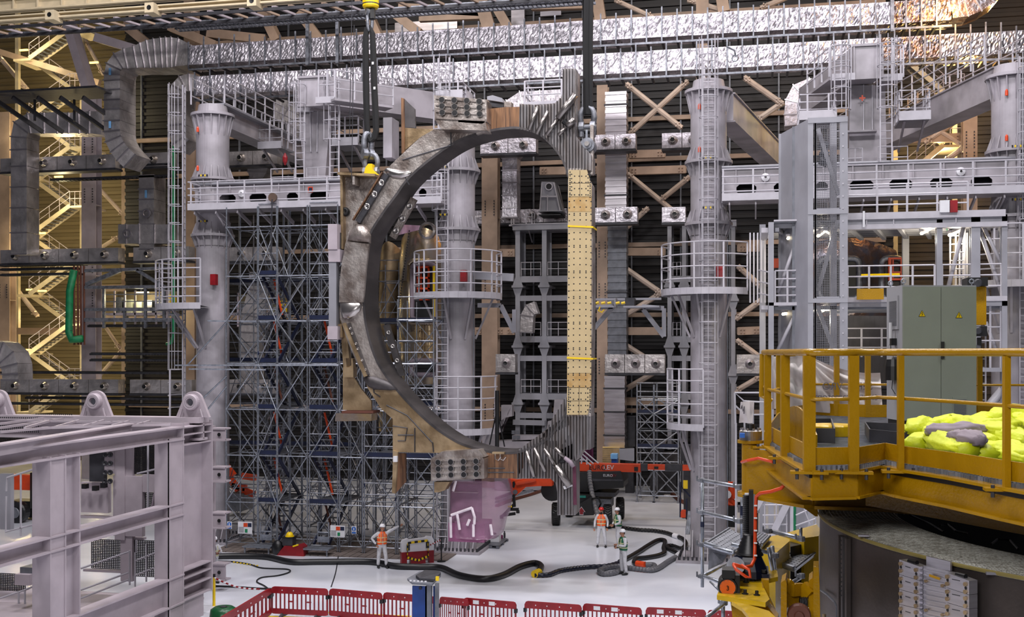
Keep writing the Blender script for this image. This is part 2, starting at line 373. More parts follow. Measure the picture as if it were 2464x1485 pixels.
def long_duct(p0, p1, z0, z1, Y, D, label, pitch=36, mt='foil', name='foil_wrapped_duct'):
    x0 = P(p0, 100, Y).x; x1 = P(p1, 100, Y).x
    r = thing(name, label, 'duct', (x0, Y, z0)); n = int((p1-p0)/pitch); und = M()
    for i in range(n):
        a = P(p0+i*(p1-p0)/n, 100, Y).x; b = P(p0+(i+1)*(p1-p0)/n, 100, Y).x
        k = mt
        if mt == 'foil' and p0+i*pitch > 2080: k = 'copper'  # right hand sections carry the warm light in their foil colour
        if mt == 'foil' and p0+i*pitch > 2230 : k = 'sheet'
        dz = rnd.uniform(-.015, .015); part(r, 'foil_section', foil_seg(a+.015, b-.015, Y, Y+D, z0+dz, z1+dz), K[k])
        h = M(); e = rnd.uniform(.15, .45); h.box((a-.035, Y-.1, z0-.25), (a+.035, Y-.04, z1+e)); part(r, 'hanger', h, K['galvd'])
        und.box((a-.05, Y-.05, z0-.24), (a+.05, Y+D, z0-.14))
    part(r, 'bearer', und, K['dark'])
    part(r, 'front_rail', M().box((x0, Y-.09, z0-.33), (x1, Y-.02, z0-.23)), K['galvd']); return r
D1 = long_duct(455, 2290, 24.45, 25.5, 56, 1.6, 'upper of the two long horizontal foil wrapped ducts under the roof')
D2 = long_duct(470, 2464+90, 22.75, 23.8, 56, 1.6, 'lower of the two long horizontal foil wrapped ducts under the roof')
for px in (740, 812, 2147): # heavy hanger rods
    a = P(px, 100, 55.8); part(D1, 'hanger_rod', M().box((a.x-.08, 55.7, 24), (a.x+.08, 55.86, 31)), K['galvd'])
def ductpath(r, pts, Y, D, wpx, name='duct_section', mt='foild', n=1, seams=True):
    """duct of rectangular section following a pixel path in plane Y (front face), depth D"""
    out = []
    for i, p in enumerate(pts):
        d = V(pts[min(i+1, len(pts)-1)][0]-pts[max(i-1, 0)][0], 0, -(pts[min(i+1, len(pts)-1)][1]-pts[max(i-1, 0)][1])).normalized()
        nn = V(-d.z, 0, d.x); c = P(p[0], p[1], Y); s = (P(p[0]+1, p[1], Y)-P(p[0], p[1], Y)).x
        ww = (p[2] if len(p) > 2 else wpx)*s/2; out.append((c-nn*ww, c+nn*ww))
    for i in range(len(out)-1):
        a, b = out[i]; c, d = out[i+1]; e = V(0, D, 0); m = M()
        g = .012 if seams else 0
        a2, b2, c2, d2 = a.lerp(c, g), b.lerp(d, g), c.lerp(a, g), d.lerp(b, g)
        m.add([a2, b2, d2, c2, a2+e, b2+e, d2+e, c2+e], [(0,1,2,3)[::-1],(4,5,6,7),(0,4,5,1),(1,5,6,2),(2,6,7,3),(3,7,4,0)])
        part(r, name, m, K[mt])
        f = M(); aa, bb = c+(c-d).normalized()*.05, d+(d-c).normalized()*.05
        dd = V(0, -.04, 0); f.bar(aa+dd, bb+dd, .05, .07); part(r, 'joint_flange', f, K['sheet'])
def arc(cx, cy, r, a0, a1, n): return [(cx+r*math.cos(math.radians(a0+(a1-a0)*i/n)), cy-r*math.sin(math.radians(a0+(a1-a0)*i/n))) for i in range(n+1)]
ductpath(D1, [(2290,22,46),(2325,18,46),(2352,8,44),(2378,-8,44),(2400,-34,44)], 56, 1.6, 46, mt='copper')  # elbow foil coloured as if lit orange
r = thing('bent_foil_duct', 'big foil duct stepping down at the left end of the upper long duct', 'duct', P(270, 380, 56))
ductpath(r, [(455,132,46),(425,126,62),(412,126,66),(400,126,66),(388,127,66),(372,128,64),(357,130,62),(342,133,56),(325,137,48),(302,141,44)]+[(285,146,40),(273,160,38),(269,178,38),(269,192),(269,215),(269,240),(269,262),(269,290),(269,315),(272,335),(282,355),(296,372),(312,388)], 56, 1.65, 38)
for y in (172, 300): part(r, 'blue_tag', M().box(P(262, y-8, 55.9), P(267, y+8, 55.88)), K['bluew'])
r = thing('cross_duct', 'dull foil duct with a cross shaped plenum hanging beside the left tower', 'duct', P(352, 600, 66))
ductpath(r, [(352,420,36),(352,455),(352,480),(352,508),(352,540)], 66, 1.5, 36)
ductpath(r, [(284,563,42),(304,563),(335,563),(372,563),(405,563),(416,563)], 65.9, 1.6, 42)
ductpath(r, [(353,584,38),(353,599,34)], 66, 1.4, 38)
for c in ((352, 513), (306, 562)): part(r, 'round_hatch', M().lathe(P(c[0], c[1], 65.86), [(.30,0),(.30,-.05),(.20,-.06),(.18,-.02)], 16, 'y', False), K['sheet'])
part(r, 'blue_tag', M().box(P(349, 458, 65.9), P(353, 476, 65.86)), K['bluew'])
r = thing('second_bent_duct', 'crinkled foil duct curling down behind the caged ladder of the left tower', 'duct', P(430, 350, 56))
ductpath(r, [(470,200,36),(455,198,38),(440,201,38),(428,212,36),(424,230,36),(422,250),(422,275),(422,300),(424,320),(430,338),(440,350)], 56, 1.4, 36)
r = thing('far_left_duct', 'dark foil duct bending down at the far left edge', 'duct', P(45, 610, 64))
ductpath(r, [(245,296,50),(215,294,48),(190,295,46),(165,296,44),(138,295,46),(106,296,44),(70,296,44),(50,306,42),(45,330,38),(45,360),(45,400),(45,450),(45,500),(45,560),(45,612)], 64, 1.3, 38)
r = thing('corner_duct', 'foil duct elbow coming in low at the left edge', 'duct', P(20, 915, 50))
ductpath(r, [(-60,850,50),(-20,848,50),(0,851,50),(15,862,44),(22,880,40),(24,900,38),(24,915,38)], 50, 1.2, 40)
# corrugated bright vertical ducts
def corr_duct(px, w2, y0, y1, Y, label, seg=7.2, mt='sheet'):
    Y += 10
    t = thing('corrugated_duct', label, 'duct', P(px, y1, Y)); a = P(px-w2, y0, Y); b = P(px+w2, y1, Y); z = b.z; m = M(); pr = []; k = 0
    n = int((y1-y0)/seg); hz = (a.z-b.z)/n
    for i in range(n):
        z = b.z+i*hz; e = .07 if i % 2 else 0
        m.box((a.x-e*.3, Y-e, z), (b.x+e*.3, Y+1.0, z+hz))
    part(t, 'duct_body', m, K[mt])
    for q in (y0+30, (y0+y1)/2, y1-30):
        c = P(px, q, Y); part(t, 'band', M().box((a.x-.08, Y-.12, c.z-.05), (b.x+.08, Y+1.02, c.z+.05)), K['dark'])
corr_duct(1482, 25, 222, 500, 58, 'bright corrugated vertical duct right of the sling, upper piece')
corr_duct(1479, 24, 905, 1078, 58, 'corrugated vertical duct right of the coil leg, lower piece with a rounded top')
corr_duct(1485, 22, 500, 905, 59.6, 'dark recessed vertical duct between the two corrugated pieces', 9, 'grey')
def vduct(label, pts, Y, D, w, mt='foild'):
    Y += 10
    t = thing('foil_down_duct', label, 'duct', P(pts[-1][0], pts[-1][1], Y)); ductpath(t, pts, Y, D, w, mt=mt)
vduct('foil duct with a funnel top seen inside the bore of the coil', [(1226,345,60),(1226,365,56),(1226,380,36),(1226,410),(1226,440),(1226,470),(1226,500),(1226,522)], 59, 1.1, 35, 'foil')
vduct('foil funnel duct hanging right of the left tower flange', [(620,375,54),(620,392,54),(618,415,44),(616,430,30),(616,440,30)], 57.2, 1, 40)
vduct('pale foil duct down through the scaffold', [(625,655,50),(622,700,50),(605,760,50),(600,800,40),(600,850),(600,880),(600,915)], 57.2, 1, 40)
vduct('foil elbow tucked behind the bore column platform', [(1290,740,30),(1275,745,30),(1268,760,30),(1266,800,30)], 59.6, .8, 30)
vduct('large rounded foil elbow behind the right upper stair', [(1985,215,48),(1950,212,50),(1925,222,50),(1912,245,46),(1910,275,46),(1912,300,46)], 57.8, 1.5, 46, 'foil')
vduct('broad pale foil elbow above the coil top', [(1350,235,40),(1300,238,40),(1255,240,40),(1225,255,30)], 59.4, 1.2, 40, 'foil')
vduct('crinkled foil pipe left of the hanging left sling', [(660,262,50),(690,268,50),(705,290,40),(706,330,30)], 57.6, 1, 40)
def nozzle_duct(px0, px1, py0, py1, Y, label, sp=70, mt='foild', dark=False):
    Y += 9
    a = P(px0, py0, Y); b = P(px1, py1, Y); hh = .56 if dark else .44
    t = thing('nozzle_duct', label, 'duct', (a.x, Y, a.z-hh)); n = max(1, round((px1-px0)/sp))
    for i in range(n):
        x0 = a.x+(b.x-a.x)*i/n; x1 = a.x+(b.x-a.x)*(i+1)/n; z = a.z+(b.z-a.z)*0
        part(t, 'duct_section', foil_seg(x0+.02, x1-.02, Y, Y+.8, z-hh, z+hh, .02, 4), K[mt])
        cx = x0+(x1-x0)*.55
        part(t, 'nozzle', M().lathe((cx, Y, z), [(.3,0),(.27,-.12),(.16,-.3),(.15,-.34),(.13,-.34)], 12, 'y', False), K['polish' if not dark else 'sheet'], smooth=True)
        part(t, 'nozzle_throat', M().lathe((cx, Y-.33, z), [(.13,0),(.001,.02)], 10, 'y', False), K['black'])
    part(t, 'bearer_rail', M().box((a.x, Y-.05, a.z-hh-.15), (b.x, Y+.85, a.z-hh-.02)), K['dark'])
ND = [(0,278,398,392,56.5,'dull nozzle duct at the far left, highest one'),(318,412,386,384,57,'short dull nozzle duct left of the white tower, highest'),
 (0,285,618,616,56.5,'dull nozzle duct at the far left, middle one'),(320,455,612,611,57,'dull nozzle duct just left of the white tower, middle'),
 (0,285,928,930,56.5,'nozzle duct at the far left, lowest, above the frame lugs'),(312,462,930,931,57,'nozzle duct left of the tower, lowest'),
 (548,668,382,380,57.6,'foil nozzle duct right of the left tower flange'),(548,668,612,612,57.6,'foil nozzle duct behind the scaffold top'),
 (548,665,930,930,57.6,'foil nozzle duct behind the scaffold at low level')]
for a, b, c, d, Y, lb in ND: nozzle_duct(a, b, c, d, Y, lb)
for a, b, c, d, Y, lb in [(1155,1290,353,353,58.6,'bright nozzle duct visible at the top of the bore'),(1430,1530,343,342,57.4,'bright short nozzle duct right of the right shackle'),
 (1592,1690,339,338,57.4,'bright short nozzle duct left of the caged tower'),(1140,1365,523,521,63.8,'bright nozzle duct across the bore at the grey frame top'),
 (1428,1534,518,517,57.4,'bright short nozzle duct right of the cream plates'),(1592,1650,517,516,57.4,'stub of nozzle duct left of the caged tower')]:
    nozzle_duct(a, b, c, d, Y, lb, 60, 'foil')
for a, b, c, d, Y, lb in [(1192,1240,874,874,59,'grey nozzle duct low inside the bore'),(1455,1600,875,875,59,'grey nozzle duct low right of the coil leg'),(1772,1832,876,876,59,'grey nozzle duct low right of the caged tower')]:
    nozzle_duct(a, b, c, d, Y, lb, 48, 'foild', True)
# ================================================================== crane rail girders and cable trays at the top
def girder(label, p0, p1, Y, hpx, dep, mt='frame', name='crane_girder', stiff=0, brk=()):
    a = P(p0[0], p0[1], Y); b = P(p1[0], p1[1], Y); z1 = (a.z+b.z)/2; s = (P(500, 100, Y)-P(500, 101, Y)).z; h = hpx*s
    t = thing(name, label, 'girder', (a.x, Y, z1-h))
    part(t, 'web', M().box((a.x, Y+.1, z1-h), (b.x, Y+.16, z1)), K[mt])
    part(t, 'flange', M().box((a.x, Y-.12, z1-.06), (b.x, Y+dep, z1)), K[mt]); part(t, 'flange', M().box((a.x, Y-.12, z1-h), (b.x, Y+dep, z1-h+.08)), K[mt])
    if stiff:
        n = int((p1[0]-p0[0])/stiff)
        for i in range(1, n):
            x = a.x+(b.x-a.x)*i/n; part(t, 'stiffener', M().box((x-.03, Y-.08, z1-h+.08), (x+.03, Y+.1, z1-.06)), K[mt])
    return t
g = girder('broad cream crane runway girder across the top left corner', (-80,-2), (900,-66), 47, 34, .3, 'cream2', stiff=60)
g = girder('lower round edged white beam under the runway girder', (-80,42), (900,-20), 46, 14, .35, 'cream2')
for x, y in ((125, 38), (364, 21), (610, 5)):
    c = P(x, y, 45.7); part(g, 'end_socket', M().box((c.x-.22, 45.5, c.z-.22), (c.x+.22, 46.2, c.z+.22)), K['cream2'])
    part(g, 'socket_hole', M().lathe((c.x, 45.49, c.z), [(.11,0),(.001,0.01)], 14, 'y', False), K['black'])
t = thing('walkway_soffit', 'perforated walkway underside with cross ribs beneath the runway girder', 'walkway', P(300, 70, 47.5))
a = P(-80, 58, 50.5); b = P(1500, -10, 50.5)
part(t, 'edge_angle', M().box((a.x, 50.4, a.z-.4), (b.x, 50.5, a.z-.25)), K['dark'])
part(t, 'edge_angle', M().box((a.x, 51.8, a.z-.4), (b.x, 51.9, a.z-.25)), K['dark'])
for i in range(40):
    x = a.x+(b.x-a.x)*i/40
    part(t, 'cross_rib', M().bar((x, 50.4, a.z-.2), (x+.5, 51.9, a.z-.2), .14, .1), K['steel' if i % 2 else 'frame'])
def tray(label, p0, p1, Y, mt='galvd', n=60, w=.5):
    a = P(*p0, Y); b = P(*p1, Y); z = (a.z+b.z)/2
    t = thing('cable_tray', label, 'cable tray', (a.x, Y, z)); m = M()
    m.box((a.x, Y, z), (b.x, Y+.04, z+.14)); m.box((a.x, Y+w, z), (b.x, Y+w+.04, z+.14)); part(t, 'side_rails', m, K[mt])
    m = M()
    for i in range(n): x = a.x+(b.x-a.x)*i/n; m.box((x, Y, z), (x+.06, Y+w, z+.04))
    part(t, 'rungs', m, K[mt], kind='stuff')
    part(t, 'cable_bundle', M().tube([(a.x, Y+.2, z+.12), (b.x, Y+.2, z+.12)], .07, 6), K['black'])
tray('long cable tray at the very top running to the right sling', (380,56), (1430,-2), 53.5, n=110)
tray('second cable tray just below the top one', (420,66), (1430,8), 54.2, n=100)
tray('cable tray crossing the top left corner under the walkway', (-60,86), (440,60), 53, n=50)
for i, (y, x0, x1) in enumerate(((650,0,185),(663,0,190),(640,0,200),(855,215,430),(870,215,430),(900,0,400),(787,210,435),(962,60,440),(976,0,440),(430,120,420),(405,0,410))):
    tray('grey cable tray on the left wall, %s' % ['just under the middle nozzle duct','second below the middle nozzle duct','tight beneath the middle nozzle duct','right of the green conduit foot','below the tray at the green conduit foot','above the lowest nozzle duct','below the lit control room','right above the frame lugs','directly behind the frame lugs','below the highest nozzle duct','touching the highest nozzle duct'][i], (x0, y), (x1, y), 66, 'dark', 30)
# dark brackets walkway upper left
t = thing('bracket_walkway', 'dark steel bracketed walkway reaching in at the upper left edge', 'walkway', P(120, 240, 55))
a = P(-40, 226, 55); b = P(245, 232, 55)
part(t, 'deck', M().box((a.x, 54.5, a.z-.12), (b.x, 57, a.z)), K['dark'])
for px in (20, 70, 130, 185, 240):
    c = P(px, 232, 55); part(t, 'knee_bracket', M().bar((c.x-.9, 54.8, c.z-.05), (c.x+.35, 57.6, c.z-1.5), .15, .22), K['dark'])
for px in (85, 180):
    c = P(px, 240, 56); part(t, 'web_post', M().box((c.x-.05, 55.9, c.z-1.2), (c.x+.05, 56, c.z)), K['dark'])
# ================================================================== stair towers in the sodium light
def stairs(label, xl, xr, levels, Y, mt='cream2', step=71, lam=None):
    Y += 10
    t = thing('stair_tower', label, 'stairs', P((xl+xr)/2, levels[-1], Y))
    for L in levels:
        for k, (p, q, dy) in enumerate((((xl, L), (xr, L-step), 0), ((xr, L-step), (xl, L-2*step), 1.5))):
            a = P(*p, Y+dy); b = P(*q, Y+dy); m = M()
            m.bar(a, b, .07, .3); m.bar(a+V(0,1.2,0), b+V(0,1.2,0), .07, .3); part(t, 'stringer', m, K[mt])
            m = M()
            for i in range(1, 11):
                c = a.lerp(b, i/11); m.box((c.x-.13, c.y, c.z-.03), (c.x+.13, c.y+1.2, c.z+.03))
            part(t, 'treads', m, K['galvd'])
            m = M(); u = V(0, -.02, 1.05)
            m.tube([a+u, b+u], .03, 5).tube([a+u*.55, b+u*.55], .02, 5)
            for i in range(5): c = a.lerp(b, i/4); m.tube([c, c+u], .025, 5)
            part(t, 'handrail', m, K['frame'])
        a = P(xl, L, Y); part(t, 'landing', M().box((a.x-1.3, Y, a.z-.15), (a.x+.1, Y+2.7, a.z)), K[mt])
        b = P(xr, L-step, Y); part(t, 'landing', M().box((b.x-.1, Y, b.z-.15), (b.x+1.2, Y+2.7, b.z)), K[mt])
        m = M(); 
        for zz in (.5, 1.0): m.tube([b+V(0,0,zz), b+V(1.2,0,zz)], .025, 5)
        for xx in (0, .4, .8, 1.2): m.tube([b+V(xx,0,0), b+V(xx,0,1)], .025, 5)
        part(t, 'landing_rail', m, K['frame'])
    for px, py in lam or ():
        c = P(px, py, Y+.3); part(t, 'lamp_tube', M().box((c.x-.33, c.y, c.z-.06), (c.x+.33, c.y+.12, c.z+.06)), K['lampy'])
    for px in (xl-30, xr+28):
        c = P(px, levels[0]-150, Y+2.8); d = P(px, 1000, Y+2.8)
        part(t, 'corner_post', M().box((c.x-.14, c.y, d.z), (c.x+.14, c.y+.28, c.z)), K[mt])
stairs('zigzag steel stair tower lit yellow at the far left', 70, 168, [140, 282, 424, 566, 708, 850, 992], 62, lam=((56,120),(140,425),(85,560),(98,561),(72,697),(100,700),(70,842),(225,150)))
stairs('second zigzag stair tower lit yellow at the top right', 2185, 2270, [420, 290], 62.5, lam=((2285,155),(2290,327)))
hc = strut('yellow_lit_frame_beam', 'yellow lit cross beam over the stair landing at the left', 'beam', (0,125), (240,200), 61.5, mt='steel', box=(.3,.35), gusset=False)
for px, py, p in ((60,130,2200),(190,230,1800),(60,330,1800),(150,480,1800),(60,600,1800),(140,760,1600),(60,880,1600),(230,980,1300),(380,760,900)):
    c = P(px, py, 70.5); point(c.x, 70.5, c.z, p*.45, (1, .84, .48)); c = P(px, py, 77); point(c.x, 77, c.z, p*.55, (1, .78, .38))
for px, py, Y, p, co in ((2240,260,73,3200,(1,.70,.25)),(2250,380,73,1500,(1,.75,.35)),(2420,40,60,2600,(1,.5,.12)),(2330,170,58,900,(1,.5,.12)),(2300,-10,54.5,1600,(1,.5,.15))):
    c = P(px, py, Y); point(c.x, Y, c.z, p, co)
# lit control room behind the guard ring and through the scaffold
def room(label, x0, x1, y0, y1, Y):
    Y += 9
    a = P(x0, y0, Y); b = P(x1, y1, Y); t = thing('lit_plant_room', label, 'plant room', (a.x, Y, b.z))
    part(t, 'back_panel', M().box((a.x, Y+1.6, b.z), (b.x, Y+1.7, a.z)), K['wallb']); part(t, 'floor_deck', M().box((a.x, Y, b.z-.15), (b.x, Y+1.7, b.z)), K['frame'])
    n = int((x1-x0)/22)
    for i in range(n+1):
        x = a.x+(b.x-a.x)*i/n; part(t, 'post', M().box((x-.05, Y, b.z-.9), (x+.05, Y+.1, a.z)), K['frame'])
    for k in (0, .3, .62): z = b.z+(a.z-b.z)*k; part(t, 'rail', M().tube([(a.x, Y-.05, z+.3), (b.x, Y-.05, z+.3)], .035, 5), K['galv'])
    for i in range(n):
        x = a.x+(b.x-a.x)*(i+.2)/n; hh = rnd.uniform(.4, .9)*(a.z-b.z)
        part(t, 'equipment_box', M().box((x, Y+1, b.z), (x+.5, Y+1.5, b.z+hh)), K[rnd.choice(['white', 'galv', 'cab', 'yellow'])])
    c = (a+b)/2; part(t, 'lamp_tube', M().box((c.x-.5, Y+.8, a.z-.12), (c.x+.5, Y+.9, a.z-.04)), K['lampw'])
    point(c.x, Y+.5, a.z-.5, 350, (1, .85, .5))
room('yellow lit equipment gallery left of the left tower', 250, 400, 700, 752, 57.5)
room('yellow lit equipment gallery seen through the scaffold', 548, 670, 705, 752, 58.5)
# grey gantry in front of the left wall
t = thing('wall_gantry', 'pale steel gantry with knee braces left of the guard ring', 'gantry', P(320, 790, 65))
for p, q, ww in (((205,652),(420,645),.2),((205,692),(400,690),.2),((208,685),(290,650),.25),((330,650),(395,690),.2),((205,745),(430,745),.2),((205,770),(430,770),.25),((250,690),(250,790),.16),((300,740),(300,790),.16),((350,690),(350,790),.16),((395,690),(395,790),.16)):
    part(t, 'member', M().bar(P(*p, 65), P(*q, 65), ww), K['galvd'])
t = thing('green_conduit', 'bright green bundled conduit hanging down the left wall beside the brown pipes', 'conduit', P(180, 820, 64.8))
part(t, 'conduit_left', M().tube([P(178, 650, 64.8), P(168, 700, 64.8), P(166, 800, 64.8), P(172, 818, 64.8), P(198, 815, 64.8)], .24, 8), K['green'], smooth=True)
part(t, 'conduit_mesh_bands', (lambda m: [m.lathe(P(167, 700+i*8, 64.8), [(.215,0),(.215,.04)], 8, cap=False) for i in range(14)] and m)(M()), K['dark'])
t = thing('thin_green_conduit', 'thin green conduit left of the white tower', 'conduit', P(418, 820, 64.9))
part(t, 'conduit_run', M().tube([P(418, 300, 64.9), P(418, 800, 64.9), P(412, 826, 64.9), P(400, 828, 64.9)], .1, 8), K['green'], smooth=True)
for i, px in enumerate((178, 187, 194, 202)):
    one('brown_pipe', M().tube([P(px, 640, 65), P(px+1, 830, 65)], .07, 6), K['rust'], 'thin brown vertical pipe beside the green conduit, %s from the left' % ['first','second','third','fourth'][i], 'pipe', 'brown pipes beside the green conduit')
# ================================================================== the big D shaped coil hanging in the middle
YC, TC = 40.0, 1.35
def CP(px, py, dy=0.): return P(px, py, YC+dy)
def spline(pts, n=5):
    out = []
    for i in range(len(pts)-1):
        p0 = Vector(pts[max(i-1, 0)]); p1 = Vector(pts[i]); p2 = Vector(pts[i+1]); p3 = Vector(pts[min(i+2, len(pts)-1)])
        for k in range(n):
            t = k/n; out.append(tuple(.5*((2*p1)+(p2-p0)*t+(2*p0-5*p1+4*p2-p3)*t*t+(3*p1-p0-3*p2+p3)*t**3)))
    out.append(tuple(pts[-1])); return out
IN = [(1367,431),(1352,387),(1325,350),(1291,323),(1248,311),(1212,312),(1177,318),(1123,333),(1076,357),(1022,397),(982,434),(955,471),(925,512),(892,566),(881,620),(877,700),(880,760),(889,808),(902,850),(919,885),(955,934),(995,978),(1040,1020),(1082,1050),(1120,1069),(1181,1085),(1243,1086),(1293,1067),(1319,1050),(1345,1018),(1360,985),(1365,950)]
INS = spline(IN, 5); ix = {p: i*5 for i, p in enumerate(IN)}
def inn(a, b):
    i, j = ix[a], ix[b]; return INS[min(i, j):max(i, j)+1]
coil = thing('superconducting_coil', 'giant D shaped steel coil with cream plated straight leg, hanging in mid hall', 'coil', tuple(CP(1170, 1240, .6)))
def sec(name, outer, inner, m, dy=0., t=TC, label=None):
    pts = [CP(*p, dy) for p in outer]+[CP(*p, dy) for p in inner]
    return part(coil, name, M().prism(pts, (0, t, 0)), K[m], label=label)
# outer lists run so that outer + inner closes the loop
sec('case_segment', [(1177,300),(1110,308),(1045,311),(1012,330),(990,350),(962,376),(935,402)], inn((1177,318),(982,434))[::-1], 'coil')
sec('case_segment', [(935,402),(923,412),(887,470),(850,535)], inn((982,434),(892,566))[::-1], 'coil')
sec('case_segment', [(850,535),(838,560),(830,590),(823,640),(818,700),(818,765),(822,778)], inn((892,566),(889,808))[::-1], 'coil')
sec('case_segment', [(822,778),(838,826),(856,868),(875,905)], inn((889,808),(955,934))[::-1], 'coil')
sec('case_segment', [(875,905),(885,935),(900,958),(918,985),(945,1008),(945,1088),(1040,1090),(1168,1090)], inn((955,934),(1181,1085))[::-1], 'coilg', label='golden machined lower case segment')
sec('joint_segment', [(1252,257),(1213,258),(1175,262)], inn((1248,311),(1177,318))[::-1], 'coilc', label='copper toned upper joint')
sec('joint_segment', [(1166,1086),(1166,1150),(1245,1152)], inn((1181,1085),(1243,1086))[::-1], 'coilc', label='copper toned lower joint')
# bore liner: one smooth band from front edge to back edge
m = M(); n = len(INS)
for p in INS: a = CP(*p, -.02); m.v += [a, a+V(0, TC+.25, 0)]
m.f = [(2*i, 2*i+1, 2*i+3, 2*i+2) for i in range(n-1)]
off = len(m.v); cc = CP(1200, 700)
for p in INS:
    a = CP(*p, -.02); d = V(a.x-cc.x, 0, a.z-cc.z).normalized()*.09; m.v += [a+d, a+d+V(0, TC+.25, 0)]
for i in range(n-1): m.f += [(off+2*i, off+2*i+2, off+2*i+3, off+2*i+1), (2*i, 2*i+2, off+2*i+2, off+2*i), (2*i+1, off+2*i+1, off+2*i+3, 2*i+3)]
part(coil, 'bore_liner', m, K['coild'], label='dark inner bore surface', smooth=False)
# inner step line of the bore
m = M()
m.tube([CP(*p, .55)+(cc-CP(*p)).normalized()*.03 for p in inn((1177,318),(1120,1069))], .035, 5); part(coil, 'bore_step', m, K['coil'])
# ribbed plates
def vspan(poly, x):
    zs = []
    for i in range(len(poly)):
        a, b = poly[i], poly[(i+1) % len(poly)]
        if (a[0]-x)*(b[0]-x) <= 0 and a[0] != b[0]: t = (x-a[0])/(b[0]-a[0]); zs.append(a[1]+(b[1]-a[1])*t)
    return (min(zs), max(zs)) if len(zs) > 1 else None
def ribbed(name, outer, inner, label):
    poly = outer+[tuple(p) for p in inner]
    part(coil, name, M().prism([CP(*p, .06) for p in poly], (0, 1.1, 0)), K['ribst'], label=label)
    x0 = min(p[0] for p in poly); x1 = max(p[0] for p in poly); x = x0+.5; k = 0
    while x+4.6 < x1:
        s1 = vspan(poly, x+.1); s2 = vspan(poly, x+4.5)
        if s1 and s2:
            a, b, c, d = CP(x, s1[0]+1), CP(x+4.6, s2[0]+1), CP(x+4.6, s2[1]-1), CP(x, s1[1]-1); m = M(); o = V(.03, -.07, 0); q = V(-.03, -.07, 0)
            m.add([a+V(0,.06,0), b+V(0,.06,0), c+V(0,.06,0), d+V(0,.06,0), a+o, b+q, c+q, d+o], [(4,7,6,5),(0,4,5,1),(1,5,6,2),(2,6,7,3),(3,7,4,0)])
            part(coil, 'rib', m, K['ribst'])
        x += 7.4
ribbed('nose_plate', [(1422,410),(1422,372),(1398,345),(1385,325),(1385,165),(1356,165),(1356,218),(1349,236),(1335,248),(1300,252),(1252,250)], inn((1248,311),(1367,431))[::-1]+[(1367,410)], 'ribbed upper nose plate')
ribbed('nose_plate', [(1243,1152),(1325,1152),(1337,1163),(1341,1185),(1341,1240),(1384,1240),(1384,1110),(1402,1083),(1420,1082),(1422,998),(1365,998)], inn((1365,950),(1243,1086)), 'ribbed lower nose plate')
part(coil, 'nose_side', M().prism([CP(1384,165,.1), CP(1386,172,.1), CP(1386,330,.1), CP(1384,326,.1)], (0, .8, 0)), K['coil'])
# straight leg with cream insulation plates
part(coil, 'straight_leg', M().prism([CP(*p) for p in [(1367,405),(1400,405),(1424,445),(1426,700),(1422,1002),(1365,1002),(1365,700)]], (0, .85, 0)), K['coil'])
def lx(y): return 1369-(y-410)*4/588
def rx(y): return (1424 if y > 440 and y < 970 else 1418 if y <= 440 else 1419)-(y-410)*1/588
hol = M(); random.seed(5)
def plate(x0, x1, x2, x3, y0, y1, m): # x0,x1 top ; x3,x2 bottom
    pts = [CP(x0, y0, 0), CP(x1, y0, 0), CP(x2, y1, 0), CP(x3, y1, 0)]
    part(coil, 'insulation_plate', M().prism(pts, (0, -.1, 0)), K[m])
rows = [(410,441,'cream',2),(442.3,474,'cream',2),(475,510,'creamy',1),(510.6,546,'cream',1),(546.6,700,'cream',1),(700.6,862,'cream',1),(862.6,898,'cream',1),(898.6,932,'creamy',1),(933.3,964,'cream',2),(965.3,998,'cream',2)]
for a, b, mm, c in rows:
    l0, l1, r0, r1 = lx(a), lx(b), rx(a), rx(b)
    if a == 410: r0 = 1413; r1 = 1422
    if a == 965.3: r0 = 1421; r1 = 1415
    if c == 2:
        m0 = (l0+rx(500))/2; plate(l0, m0-.6, m0-.6, l1, a, b, mm); plate(m0+.6, r0, r1, m0+.6, a, b, mm)
    else: plate(l0, r0, r1, l1, a, b, mm)
def hole(px, py):
    c = CP(px, py, -.101); hol.lathe(c, [(.026, 0), (.001, -.004)], 8, 'y', False)
y = 483
while y < 930:
    l = lx(y); r = rx(y); w_ = r-l
    for k in (.03, .24, .5, .76, .97): hole(l+w_*k, y+(0 if k not in (.03, .97) else 2))
    if int(y) % 64 < 16:
        for k in (.24, .5, .76): hole(l+w_*k, y+4)
    y += 15.4
for yy in list(range(414, 475, 5))+list(range(936, 996, 5)):
    l = lx(yy); r = rx(500)
    for k, q in ((.05, 0), (.93, 1), (.12, 2), (.84, 3)):
        if q < 2 or (yy//5) % 2: hole(l+(r-l)*k, yy+random.uniform(-1, 1))
    if (yy//5) % 3 == 0:
        for k in (.25, .45, .56, .75): hole(l+(r-l)*k, yy)
part(coil, 'plate_holes', hol, K['black'], kind='stuff')
for yy in (545, 862):
    m = M(); a, b = CP(lx(yy)-2, yy-1, -.12), CP(rx(yy)+3, yy+1.5, -.12); m.bar(a, b, .02, .06); m.bar(b, b+V(0, .95, 0), .02, .06)
    part(coil, 'yellow_strap', m, K['yellow'])
